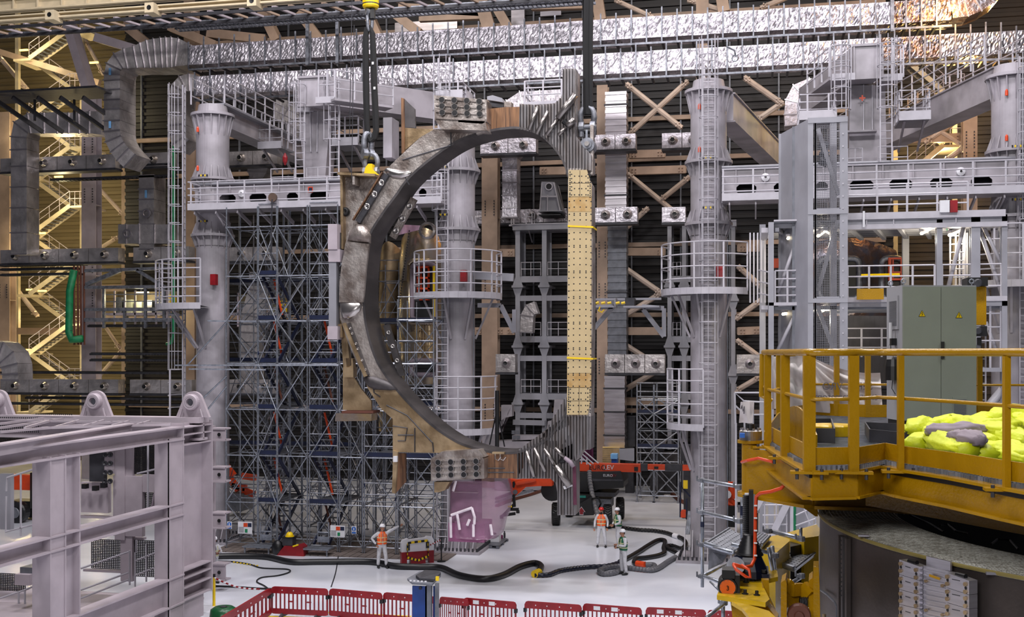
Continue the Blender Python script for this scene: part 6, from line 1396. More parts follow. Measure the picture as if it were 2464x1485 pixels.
part(sj, 'foot_bolt', M().lathe(Pd(1838,1378,12.6), [(.03,0),(.03,.03)], 6), K['black']); part(sj, 'input_hub', M().tube([Pd(1770,1362,12.7), Pd(1770,1362,12.4)], .1, 14), K['galvd'])
mo = thing('drive_motor', 'black motor with an orange round end cover numbered 3', 'motor', tuple(Pd(1755,1432,12.2)))
c = Pd(1751,1414,12.0); part(mo, 'motor_body', M().lathe(c, [(.10,.0),(.11,.03),(.11,.28),(.10,.3)], 20, 'y'), K['black']); part(mo, 'motor_box', M().box(Pd(1737,1392,12), Pd(1768,1372,12)+V(0,.2,0)), K['black'])
part(mo, 'orange_cover', M().lathe(c, [(.001,-.012),(.083,-.012),(.083,.0)], 28, 'y', False), K['orangeplate']); part(mo, 'number_3', M().text('3', Pd(1747,1420,11.985)-V(0,.012,0), V(cs,sn,0), V(0,0,1), .07, .004), K['black'])
for k in range(12): a = k*math.pi/6; part(mo, 'cover_screw', M().box(c+V(.078*math.cos(a)-.003,-.02,.078*math.sin(a)-.003), c+V(.078*math.cos(a)+.003,-.01,.078*math.sin(a)+.003)), K['polish'])
part(mo, 'side_flange', M().box(Pd(1768,1385,12), Pd(1780,1428,12)+V(0,.25,0)), K['black'])
# big yellow ring girder carrying the jack
rg = thing('ring_girder', 'bright yellow curved ring girder below the platform carrying the jack', 'girder', tuple(Pd(1850,1485,12)))
def zpt(px, py, z): return PZ(px, py, z)
zr = Pd(1790,1400,12.6).z
base = [zpt(1725,1432,zr), zpt(1842,1450,zr), zpt(1852,1442,zr), zpt(1830,1398,zr), zpt(1872,1388,zr), zpt(1870,1372,zr), zpt(1790,1380,zr), zpt(1740,1395,zr)]
part(rg, 'jack_plate', M().prism(base, (0,0,-.05)), K['amber2'])
for p in ((1773,1400),(1795,1402),(1812,1398),(1793,1430),(1821,1433)): c = zpt(*p, zr); part(rg, 'plate_bolt', M().lathe(c, [(.035,0),(.035,.01),(.018,.01),(.018,.05)], 6), K['black'])
arcpts = [zpt(1760,1447,zr-.02), zpt(1800,1455,zr-.02), zpt(1850,1470,zr-.02), zpt(1882,1500,zr-.02), zpt(1950,1700,zr-.02), zpt(1830,1700,zr-.02), zpt(1815,1500,zr-.02), zpt(1785,1462,zr-.02)]
part(rg, 'ring_top', M().prism(arcpts, (0,0,-.04)), K['amber2'])
part(rg, 'pedestal', M().prism([Pd(1757,1442,12.2), Pd(1842,1452,12), Pd(1870,1490,11.6), Pd(1880,1560,11.4), Pd(1772,1560,12)], (.02,.25,0)), K[A])
part(rg, 'pedestal_web', M().prism([Pd(1832,1396,12.3), Pd(1850,1396,12.3), Pd(1852,1440,12.2), Pd(1880,1500,12), Pd(1870,1510,12), Pd(1838,1440,12.2)], (0,.1,0)), K[A])
z2 = Pd(1860,1300,15).z
def block3(pts, z, h, mt='amber2', nm='ring_segment'): part(rg, nm, M().prism([zpt(*p, z) for p in pts], (0,0,-h)), K[mt])
block3([(1828,1308),(1830,1322),(1866,1332),(1900,1302),(1900,1297),(1870,1288),(1858,1290)], z2, .95)
block3([(1890,1283),(1965,1262),(1975,1275),(1970,1290),(1935,1295),(1920,1290)], z2, .95)
part(rg, 'dark_gap', M().prism([zpt(1900,1297,z2-.1), zpt(1935,1293,z2-.1), zpt(1930,1310,z2-.1), zpt(1902,1316,z2-.1)], (0,0,-.9)), K['black'])
# spring bracket in front of the ring
sb = thing('spring_bracket', 'yellow triangular brackets with a coil spring beside the dark vessel', 'bracket', tuple(Pd(1920,1490,11)))
for pts, dd, nn in ((((1879,1402),(1890,1395),(1893,1405),(1893,1505),(1879,1505)),10.6,'upright'),(((1946,1398),(1955,1391),(1960,1396),(1960,1505),(1946,1505)),10.8,'upright'),(((1957,1366),(1970,1366),(1972,1410),(1974,1505),(1957,1505)),10.7,'upright')):
    part(sb, nn, M().prism([Pd(*p, dd) for p in pts], (.02,.35,0)), K[A])
for a, b in (((1892,1405),(1922,1440)),((1890,1428),(1918,1465)),((1948,1412),(1924,1440)),((1918,1465),(1946,1500)),((1905,1420),(1930,1418))): part(sb, 'strut', M().bar(Pd(*a,10.8), Pd(*b,10.9), .05, .12), K[A])
pts = []
for k in range(60): a = k*.75; pts.append(Pd(1925+k*.3,1450,10.8)+V(0,.045*math.cos(a),.045*math.sin(a)))
part(sb, 'coil_spring', M().tube(pts, .009, 6), K['hosek']); part(sb, 'wheel', M().lathe(Pd(1923,1482,10.6), [(.001,-.04),(.04,-.04),(.05,-.02),(.10,-.02),(.11,0),(.11,.06)], 24, 'y'), K['rust'])
# scaffold tubes and planks at the left of the jack
sc = thing('edge_scaffold', 'near galvanised scaffold tubes with couplers left of the yellow jack', 'scaffold', tuple(Pd(1690,1412,15)))
def tb(p, q, d0, d1=None, r_=.024): part(sc, 'tube', M().tube([Pd(*p, d0), Pd(*q, d1 or d0)], r_, 10), K['galv'], smooth=True)
tb((1690,1150),(1690,1413),15); tb((1692,1156),(1782,1172),14.9,13.6); tb((1692,1233),(1782,1254),14.9,13.6); tb((1692,1311),(1765,1330),14.9,13.6); tb((1692,1387),(1735,1402),14.9,14); tb((1696,1384),(1760,1352),14.9,16); tb((1786,1180),(1786,1300),14.2); tb((1709,1400),(1735,1426),14.8,14.5,.015)
tb((1700,1485),(1745,1452),13.5,14); tb((1740,1450),(1740,1500),14); tb((1850,1277),(1932,1297),14.5,13.8,.028); tb((1927,1270),(1927,1290),13.8,r_=.02); tb((1760,1310),(1870,1335),13.5,13.5); tb((1849,1318),(1860,1378),13.3,13.3); tb((1858,1314),(1864,1370),13.4,13.4); tb((1895,1408),(1930,1388),13,13.6)
for p, dd in (((1690,1156),14.9),((1690,1233),14.9),((1690,1311),14.9),((1690,1387),14.9),((1780,1172),13.6),((1780,1254),13.6),((1850,1278),14.4),((1929,1297),13.7),((1743,1451),14),((1866,1337),13.3),((1929,1386),13.4)):
    c = Pd(*p, dd); part(sc, 'coupler', M().lathe(c-V(0,0,.03), [(.036,0),(.042,.01),(.042,.05),(.036,.06)], 8).box(c+V(-.06,-.03,-.02), c+V(.0,.03,.02)).lathe(c+V(-.07,0,-.01), [(.012,0),(.012,.07)], 6), K['galvd'])
part(sc, 'blue_band', M().lathe(Pd(1690,1268,15), [(.026,0),(.026,.07)], 10), K['blue']); part(sc, 'blue_band', M().lathe(Pd(1786,1240,14.2), [(.026,0),(.026,.12)], 10), K['blue'])
for lb, pts in (('wide perforated steel plank left of the jack', [(1698,1308),(1762,1328),(1810,1300),(1755,1272)]),('narrow perforated steel plank right of the jack', [(1868,1354),(1912,1368),(1967,1325),(1935,1308)]),('short perforated steel plank between jack and ring girder', [(1790,1300),(1832,1312),(1852,1290),(1820,1279)])):
    z = Pd(pts[0][0], pts[0][1], 14.6).z; q = [PZ(*p, z) for p in pts]; t = thing('steel_plank', lb, 'plank', tuple(q[0]-V(0,0,.06)))
    part(t, 'plank_body', M().prism(q, (0,0,-.05)), K['galv']); hm = M()
    for i in range(12):
        for j in range(5):
            u, v_ = (i+.5)/12, (j+.7)/5.4; c = q[0].lerp(q[3], u).lerp(q[1].lerp(q[2], u), v_); hm.lathe(c, [(.012,0),(.012,.004),(.001,.001)], 6)
    part(t, 'perforations', hm, K['dark'], kind='stuff'); part(t, 'edge_roll', M().tube([q[0],q[1]], .03, 8), K['galv']); part(t, 'edge_roll', M().tube([q[0],q[3]], .02, 6), K['galv']); part(t, 'edge_roll', M().tube([q[1],q[2]], .02, 6), K['galv'])
one('hanging_sheet', M().prism([Pd(1706,1320,14.8), Pd(1750,1332,14.4), Pd(1740,1355,14.4), Pd(1704,1372,14.8)], (0,.02,0)), K['galvd'], 'thin grey sheet hanging below the wide steel plank', 'sheet')
# dark cylindrical vessel with woven top
ZR = 7.0
A3 = [PZ(1974,1213,ZR), PZ(2142,1315,ZR), PZ(2462,1387,ZR)]
def circ(a, b, c):
    ax, ay, bx, by, cx, cy = a.x, a.y, b.x, b.y, c.x, c.y; d = 2*(ax*(by-cy)+bx*(cy-ay)+cx*(ay-by))
    ux = ((ax*ax+ay*ay)*(by-cy)+(bx*bx+by*by)*(cy-ay)+(cx*cx+cy*cy)*(ay-by))/d; uy = ((ax*ax+ay*ay)*(cx-bx)+(bx*bx+by*by)*(ax-cx)+(cx*cx+cy*cy)*(bx-ax))/d
    return V(ux, uy, 0), math.hypot(ax-ux, ay-uy)
cv, rv = circ(*A3); ri_ = rv-.82; print('VESSEL', cv, rv)
ve = thing('coil_vessel', 'dark cylindrical steel vessel with a woven grey rim in the lower right corner', 'vessel', (cv.x, cv.y, ZR-3.5))
part(ve, 'outer_shell', M().lathe((cv.x,cv.y,ZR-3.5), [(rv-.01,0),(rv-.01,3.47)], 160, cap=False), K['vessel'], smooth=True)
part(ve, 'woven_rim', M().lathe((cv.x,cv.y,ZR), [(rv,-.035),(rv+.005,0),(ri_,0),(ri_,-.2)], 160, cap=False), K['weave'])
part(ve, 'rim_edge_cord', M().lathe((cv.x,cv.y,ZR), [(rv+.012,-.03),(rv+.02,-.012),(rv+.012,.004)], 160, cap=False), mat('olive_cord', (.48,.43,.22), .6), smooth=True)
tm = M()
for k in range(200): # strands laid across the rim that give the weave relief
    a = math.radians(130+k*.55); d_ = V(math.cos(a), math.sin(a), 0); p = V(cv.x,cv.y,ZR+.003); tm.bar(p+d_*(ri_+.02), p+d_*(rv-.02), .006, .006)
for k in range(20): tm.lathe((cv.x,cv.y,ZR+.002), [(ri_+.04+k*.039,0),(ri_+.046+k*.039,.004),(ri_+.052+k*.039,0)], 120, cap=False, a0=2.0, a1=4.4)
part(ve, 'weave_strands', tm, K['weave'], kind='stuff')
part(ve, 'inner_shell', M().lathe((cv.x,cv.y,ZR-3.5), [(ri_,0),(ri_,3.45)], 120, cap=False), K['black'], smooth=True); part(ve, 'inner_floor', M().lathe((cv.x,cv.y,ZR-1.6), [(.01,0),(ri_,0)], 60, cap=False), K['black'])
def onshell(px, py, out=.0):
    """point of the outer shell hit by the pixel ray"""
    r_ = ray(px, py); o = V(-cv.x, -cv.y, 0); a = r_.x**2+r_.y**2; b = 2*(r_.x*o.x+r_.y*o.y); c = o.x**2+o.y**2-(rv+out)**2; t_ = (-b-math.sqrt(max(0, b*b-4*a*c)))/(2*a); return r_*t_+V(0,0,H0)
for px, ww, mt in ((2022,.05,'vessel'),(2031,.05,'coild'),(2040,.045,'vessel')):
    p = onshell(px,1262,.02); part(ve, 'vertical_strip', M().bar(V(p.x,p.y,ZR-3.4), V(p.x,p.y,ZR-.06), .045, ww, V(p.x-cv.x,p.y-cv.y,0)), K[mt])
hk = M()
for k in range(14): p = onshell(2023,1290+k*11,.05); hk.box(p-V(.006,.006,.006), p+V(.006,.006,.006))
part(ve, 'strip_holes', hk, K['black'], kind='stuff')
part(ve, 'inclined_door', M().tube([onshell(1975,1420,.03), onshell(1990,1430,.03), onshell(2008,1448,.03), onshell(2014,1462,.03), onshell(2014,1485,.03)], .012, 6), K['grey']); part(ve, 'brass_pin', M().tube([onshell(1983,1478,.1), onshell(1983,1500,.1)], .02, 8), K['coilg'])
for pts in (((2150,1222),(2190,1232),(2230,1225)), ((2190,1240),(2240,1262),(2270,1280)), ((2262,1265),(2280,1262),(2300,1278),(2330,1285)), ((2385,1310),(2400,1298),(2430,1300),(2450,1322))):
    part(ve, 'inner_cable', M().tube([PZ(x, y, ZR-.15) for x, y in pts], .012, 6), K['hosek'])
for px, py in ((2078,1289),(2388,1380)): part(ve, 'rim_clip', M().box(onshell(px,py,.02)-V(.05,.02,.01), onshell(px,py,.02)+V(.05,.02,.01)), K['alu'])
# milled aluminium plates on the vessel front
al = thing('milled_block_stack', 'two columns of milled aluminium blocks with a ribbed plate between them on the dark vessel', 'metal blocks', tuple(onshell(2270,1480,.1)))
dT = (onshell(2350,1380)-onshell(2190,1345)); dT.z = 0; dT.normalize(); nT = V(dT.y,-dT.x,0)
O = onshell(2183,1345,.06)
def alp(px, py, out=0):
    r_ = ray(px, py); k = (O-V(0,0,H0)).dot(nT); return r_*(k/r_.dot(nT))+V(0,0,H0)+nT*out
for cx0, cx1, y0, y1 in ((2183,2232,1345,1362),(2296,2352,1376,1396)):
    for k in range(5):
        a, b = alp(cx0,y0+k*36), alp(cx1,y1+k*34); c, d_ = alp(cx1,y1+(k+1)*34-1), alp(cx0,y0+(k+1)*36-1)
        bl = part(al, 'milled_block', M().prism([d_,c,b,a], nT*.09 if 1 else 0), K['alu'])
        for px, py in ((cx0+4,y0+k*36+10),(cx0+4,y0+k*36+27),(cx1-8,y1+k*34+8),(cx1-8,y1+k*34+26)):
            q = alp(px,py,.092); sub(bl, 'bolt', M().tube([q, q+nT*.012], .018, 12), K['coilg'])
        for px, py in ((cx0+4,y0+k*36+18),(cx1-8,y1+k*34+17)): q = alp(px,py,.091); sub(bl, 'hole', M().tube([q, q+nT*.002], .013, 10), K['black'])
        sub(bl, 'engraved_line', M().bar(alp(cx0+15,y0+k*36+16,.091), alp(cx1-22,y0+k*36+20,.091), .003, .006), K['dark'])
    e = alp((cx0+cx1)/2,(y0+y1)/2-2,.05); part(al, 'top_slot', M().tube([e-dT*.05, e+dT*.05], .022, 10), K['black'])
part(al, 'ribbed_plate', M().prism([alp(2233,1550),alp(2295,1560),alp(2295,1376),alp(2233,1360)], nT*.05), K['alu'])
for k in range(11): part(al, 'rib', M().bar(alp(2234,1370+k*12,.055), alp(2294,1382+k*12,.055), .012, .012), K['alu'])
part(al, 'upper_plate', M().prism([alp(2233,1362),alp(2291,1374),alp(2291,1352),alp(2233,1338)], nT*.02), K['alu']); part(al, 'amber_label', M().bar(alp(2251,1383,.07), alp(2277,1392,.07), .004, .022), K['amber'])
for p in ((2243,1397),(2283,1408),(2243,1467),(2283,1478)): q = alp(*p,.06); part(al, 'plate_bolt', M().tube([q, q+nT*.02], .014, 10), K['coilg'])
# ================================================================== control cabinet
cb = thing('control_cabinet', 'tall green grey two door control cabinet on the yellow platform', 'cabinet', tuple(Pd(2172,1022,15.9)))
u = V(cs, sn, 0); fwd = V(-sn, cs, 0); ang = .20; u2 = (u*math.cos(ang)-fwd*math.sin(ang)).normalized() if 0 else (u*math.cos(.03)+fwd*math.sin(.03)); n2 = V(u2.y,-u2.x,0)
C0 = Pd(2172,1024,15.85); C0.z = ZD+.03; Wc, Hc, Dc = 1.06, 1.97, .62
def cbp(a, b, h): return C0+u2*a-n2*b+V(0,0,h)
def cbox(name, a0, a1, b0, b1, h0, h1, mt, par=cb):
    m = M(); m.add([cbp(a0,b0,h0),cbp(a1,b0,h0),cbp(a1,b1,h0),cbp(a0,b1,h0),cbp(a0,b0,h1),cbp(a1,b0,h1),cbp(a1,b1,h1),cbp(a0,b1,h1)], [(0,3,2,1),(4,5,6,7),(0,1,5,4),(1,2,6,5),(2,3,7,6),(3,0,4,7)]); return part(par, name, m, K[mt])
cbox('plinth', .02, Wc-.02, .02, Dc, -.03, .05, 'black'); cbox('body', 0, Wc, .02, Dc, .05, Hc, 'cabs')
for i, (a0, a1) in enumerate(((.005,.545),(.553,Wc-.005))):
    dr = cbox('door', a0, a1, -.0, .02, .06, Hc-.02, 'cab')
    cx = (a0+a1)/2+(0 if i == 0 else 0); h = 1.57 if i == 0 else 1.55
    tri = [cbp(cx-.05,-.004,h-.045), cbp(cx+.05,-.004,h-.045), cbp(cx,-.004,h+.045)]; sub(dr, 'warning_triangle_border', M().prism(tri, n2*.002), K['black']); cc_ = (tri[0]+tri[1]+tri[2])/3
    sub(dr, 'warning_triangle', M().prism([cc_+(p-cc_)*.84+n2*.003 for p in tri], n2*.002), K['yellow'])
    sub(dr, 'lightning_mark', M().tube([cbp(cx+.006,-.011,h+.018), cbp(cx-.008,-.011,h-.006), cbp(cx+.008,-.011,h-.004), cbp(cx-.003,-.011,h-.03)], .004, 4), K['black'])
    if i == 0: sub(dr, 'black_handle', M().bar(cbp(.56,-.03,.93), cbp(.56,-.03,1.17), .04, .04), K['black'])
v = cbox('door_vent', .71, .92, -.01, .0, .1, .39, 'cab')
for k in range(13): sub(v, 'louvre', M().bar(cbp(.725,-.014,.12+k*.019), cbp(.905,-.014,.12+k*.019), .008, .009), K['grey'])
# side fittings (left face, a = 0)
sv = cbox('side_vent', -.02, 0, .14, .5, 1.35, 1.83, 'cabs')
for k in range(20): sub(sv, 'louvre', M().bar(cbp(-.024,.18,1.41+k*.018), cbp(-.024,.46,1.41+k*.018), .006, .008), K['grey'])
part(cb, 'antenna', M().tube([cbp(-.06,.3,1.13), cbp(-.06,.3,1.45)], .022, 10), K['white']); cbox('antenna_clamp', -.08, 0, .22, .3, 1.12, 1.22, 'black'); part(cb, 'antenna_lead', M().tube([cbp(-.06,.3,1.13), cbp(-.05,.32,1.02), cbp(-.04,.24,.95)], .006, 5), K['black'])
m = M(); m.lathe(cbp(-.04,.25,.62), [(.12,0),(.12,.2),(.1,.3),(.05,.33)], 16); part(cb, 'black_siren_box', m, K['black'], smooth=False); part(cb, 'antenna_lead', M().tube([cbp(-.05,.25,.62), cbp(-.05,.28,.5), cbp(-.03,.2,.42)], .006, 5), K['black'])
for a, b in ((.03,.05),(Wc-.05,.05),(.03,.55)): part(cb, 'lifting_ring', M().tube([cbp(a,b,Hc), cbp(a,b,Hc+.03)]+[cbp(a,b,Hc+.06)+V(.03*math.cos(t_),0,.03*math.sin(t_)) for t_ in [k*math.pi/4-math.pi/2 for k in range(9)]], .01, 6), K['galv'])
# ================================================================== banner on the far platform rail
bn = thing('banner', 'white sagging cloth banner with faded mirrored print on the platform back rail', 'banner', tuple(D(1950,995)))
def bcloth(p0, p1, s0, s1, y0, y1, nx, ny, sag=True):
    a, b = D(*p0), D(*p1); 
    def f(u_, v_):
        p = a.lerp(b, u_); z = y0+(y1-y0)*v_
        if sag: z -= .13*math.sin(math.pi*min(1,u_*1.0))*v_ ; 
        off = .05*math.sin(u_*9+v_*6)+.03*math.sin(u_*23-v_*11)
        return p+V(.02,.1+off,0)+V(0,0,z-p.z)
    return M().grid(f, nx, ny)
def cloth2(tl, tr, br, bl, d_, sag, nx, ny):
    def f(u_, v_):
        x = (tl[0]+(tr[0]-tl[0])*u_)*v_+(bl[0]+(br[0]-bl[0])*u_)*(1-v_); y = (tl[1]+(tr[1]-tl[1])*u_)*v_+(bl[1]+(br[1]-bl[1])*u_)*(1-v_)
        y += sag*math.sin(math.pi*u_*.75)*v_; w_ = math.hypot(u_, 1-v_); a_ = math.atan2(1-v_, u_+.01)
        return Pd(x, y, d_+.07*math.sin(a_*14)*min(1, w_*1.6)+.03*math.sin(u_*17))
    return M().grid(f, nx, ny)
part(bn, 'cloth', cloth2((1938,853),(2118,880),(2125,1003),(1940,990), 18.7, 24, 70, 40), K['banner'], smooth=True); part(bn, 'cloth', cloth2((1858,858),(1932,853),(1932,975),(1858,985), 17.2, 3, 30, 24), K['banner'], smooth=True)
for txt, px, py, sz in (('framatome', 2052, 962, .16), ('SNPE ·', 2112, 963, .13), ('SERN  VRO', 2100, 938, .17)):
    part(bn, 'faded_print', M().text(txt, Pd(px, py, 18.5), V(-cs,-sn,0), V(0,0,1), sz, .002), K['ink'])
# ================================================================== lime tarpaulin heap on the platform
tp = thing('tarpaulin_heap', 'crumpled lime yellow tarpaulin heap with mauve cloth between its folds', 'tarpaulin', tuple(D(2320,1080)))
R = random.Random(11)
def sausage(pts, rad, mt, z0=0., n=26, name='fold'):
    sp = spline([tuple(p) for p in pts], 6); m = M(); L = len(sp); ph = [R.uniform(0,6) for _ in range(4)]
    P3 = [PZ(p[0], p[1], ZD+z0) for p in sp]; rr_ = []
    m.tube(P3, [rad*(.55+.45*math.sin(math.pi*min(1,max(.04,(i+.6)/L)))) for i in range(L)], n)
    for i, v_ in enumerate(m.v):
        k = i//n; j = i % n; w_ = .93+.24*(abs(math.sin(k*.22+j*.8+ph[0]))-.4)+.14*abs(math.sin(j*1.35+ph[1]-k*.5))+.12*math.sin(k*.8+ph[2])+.05*math.sin(k*2.9+j*2.1)
        if k < L: c = P3[k]; m.v[i] = V(c.x+(v_.x-c.x)*w_*1.25, c.y+(v_.y-c.y)*w_*1.25, max(ZD+.0, c.z+(v_.z-c.z)*w_*.85))
    part(tp, name, m, K[mt], smooth=True)
for pts, rad, mt, z in ((((2200,1070),(2235,1062),(2275,1060),(2300,1070),(2330,1085),(2380,1095)),.15,'tarp',.10),(((2180,1040),(2215,1040),(2250,1050),(2290,1075),(2330,1085)),.13,'tarp',.14),
    (((2300,1030),(2350,1020),(2400,1015),(2440,1010)),.13,'tarp',.2),(((2250,1025),(2290,1022),(2340,1030),(2390,1040),(2440,1045)),.14,'tarp',.22),(((2340,1050),(2390,1055),(2430,1060),(2480,1065)),.15,'tarp',.15),
    (((2260,1095),(2310,1098),(2360,1100)),.10,'tarp',.05),(((2350,1080),(2400,1085),(2445,1090),(2480,1100)),.12,'tarp',.08),(((2390,1010),(2430,1005),(2470,1000)),.16,'tarp',.25),(((2410,1085),(2440,1100),(2480,1110)),.1,'tarp',.05),
    (((2240,1035),(2280,1040),(2330,1038),(2380,1035)),.1,'mauve',.24),(((2295,1050),(2330,1055),(2360,1060)),.09,'mauve',.24),(((2230,1060),(2250,1075),(2270,1085)),.12,'tarp',.05),(((2360,1030),(2400,1030),(2440,1025)),.12,'tarp',.25),(((2440,1020),(2470,1020),(2500,1030)),.15,'tarp',.2),(((2200,1035),(2225,1025),(2250,1030)),.12,'tarp',.2),(((2300,1075),(2350,1070),(2400,1070)),.13,'tarp',.12)):
    sausage(pts, rad, mt, z)
# white bag on the rail left of the platform
bg = thing('white_bag', 'crumpled white bag with a dark scribble hanging on the rail left of the platform', 'bag', tuple(Pd(1793,1020,22)))
def bf(u_, v_): p = Pd(1778+33*u_+4*v_, 1018-50*v_, 22); return p+V(0,.1*math.sin(u_*6+v_*4),0)
m = M().grid(bf, 14, 14); part(bg, 'bag_front', m, K['banner'], smooth=True)
m = M().grid(lambda a_, b_: bf(a_, b_)+V(0,.25+.1*math.sin(a_*math.pi),0), 10, 10); part(bg, 'bag_back', m, K['banner'], smooth=True)
part(bg, 'scribble', M().tube([Pd(1783,985,21.8), Pd(1785,975,21.8), Pd(1788,990,21.8), Pd(1791,978,21.8), Pd(1790,996,21.8)], .012, 4), K['ink'])
rl = thing('small_rail', 'thin white railing corner holding the white bag', 'railing', tuple(Pd(1775,1040,23)))
for pts in (((1838,945),(1768,945),(1790,965),(1838,968)),((1768,945),(1770,1020)),((1790,965),(1792,1040)),((1768,975),(1792,998),(1838,998)),((1812,968),(1812,1035)),((1792,1038),(1792,1880)),((1771,1018),(1771,1880))): part(rl, 'rail', M().tube([Pd(x,y,23) for x,y in pts], .02, 6), K['rail'])
# ================================================================== hoses and cables on the floor
def F(px, py, z=0.): return PZ(px, py, z)
def hose(name, label, pts, r_, mt, corr=0, cat='hose', loc_z=None):
    sp = spline(pts, 8); P3 = [PZ(p[0], p[1], r_) for p in sp]; rr_ = r_
    if corr:
        out = []; L = 0
        for i in range(len(P3)-1):
            n = max(1, int((P3[i+1]-P3[i]).length/.07)); out += [P3[i].lerp(P3[i+1], k/n) for k in range(n)]
        P3 = out+[P3[-1]]; rr_ = [r_ if k % 2 else r_*.82 for k in range(len(P3))]
    m = M().tube(P3, rr_, 12); m.sm = not corr
    return one(name, m, K[mt], label, cat)
hose('air_hose', 'thick smooth black hose snaking across the white floor from the left frame', [(500,1340),(560,1338),(640,1340),(700,1352),(770,1352),(890,1352),(950,1362),(1000,1364),(1060,1366),(1105,1384),(1165,1393),(1210,1384),(1250,1364),(1285,1355),(1302,1362),(1297,1376)], .125, 'hosek')
one('hose_coupling', M().tube([PZ(1297,1377,.14), PZ(1286,1382,.14)], .15, 12), K['yellow'], 'yellow taped coupling at the bend of the thick black hose', 'coupling')
hose('air_hose', 'navy ribbed hose between the yellow coupling and the workers', [(1286,1384),(1320,1383),(1350,1373),(1409,1365),(1460,1362),(1491,1354)], .1, 'navy', 1)
hose('air_hose', 'black lumpy hose looping behind the nearest worker', [(1491,1352),(1514,1341),(1538,1327),(1561,1312),(1584,1300),(1600,1302),(1597,1318),(1598,1330),(1583,1337),(1555,1342),(1532,1345),(1526,1354),(1540,1358)], .1, 'hosek')
one('hose_coupling', M().tube([PZ(1532,1356,.11), PZ(1552,1359,.11)], .125, 12), K['orange'], 'orange and white coupling on the looped hoses', 'coupling')
hose('air_hose', 'short grey hose curl right of the orange coupling', [(1553,1359),(1572,1359),(1576,1365),(1566,1371)], .1, 'hoseg')
hose('air_hose', 'silver grey hose loop lying around the nearest worker feet', [(1491,1362),(1461,1366),(1443,1373),(1453,1381),(1480,1378),(1505,1367),(1538,1370),(1567,1372),(1586,1366),(1608,1351),(1631,1338)], .11, 'hoseg', 1)
one('hose_coupling', M().tube([PZ(1627,1341,.11), PZ(1634,1334,.11)], .125, 12), K['white'], 'white coupling at the end of the silver grey hose', 'coupling')
hose('air_hose', 'black ribbed hose curling at the caged tower base', [(1630,1331),(1614,1323),(1604,1317),(1615,1313),(1640,1320),(1650,1308),(1643,1297),(1632,1292)], .1, 'hosek', 1)
one('hose_coupling', M().tube([PZ(1633,1292,.11), PZ(1622,1289,.11)], .125, 12), K['white'], 'white coupling nearest the caged tower base', 'coupling')
hose('air_hose', 'long black ribbed hose running behind the workers to the lift', [(1624,1290),(1602,1282),(1573,1277),(1540,1275),(1508,1271),(1473,1265),(1458,1261)], .1, 'hosek', 1)
ho = [Pd(1418,1133,57.5), Pd(1419,1155,57.3), Pd(1424,1185,57), Pd(1431,1215,56.5), Pd(1440,1245,55.5), PZ(1450,1258,.12), PZ(1462,1262,.12)]; o2 = []
for i in range(len(ho)-1): o2 += [ho[i].lerp(ho[i+1], k/8) for k in range(8)]
one('air_hose', M().tube(o2, [.13 if k % 2 else .11 for k in range(len(o2))], 10), K['hoseg'], 'pale ribbed hose hanging down from the orange boom', 'hose')
hose('cable', 'thin black cable with yellow taping winding on the floor at the left', [(515,1350),(560,1352),(600,1358),(630,1367),(690,1370),(696,1377),(670,1385),(630,1390),(618,1400),(636,1410),(655,1425)], .03, 'hosek', 0, 'cable')
hose('cable', 'thin cable trailing from the scaffold to the barriers', [(815,1330),(812,1352),(807,1380),(797,1412)], .02, 'hosek', 0, 'cable')
hose('cable', 'black cable from the left frame to the barrier corner', [(500,1410),(560,1412),(620,1416),(680,1418)], .035, 'hosek', 0, 'cable')
yt = M()
for k in range(8): a = PZ(563+k*8, 1353+k*1.2, .03); yt.lathe(a-V(0,0,.01), [(.045,0),(.045,.03)], 8)
one('tape_bands', yt, K['yellow'], 'yellow tape bands wound on the thin black cable', 'tape', kind='stuff')
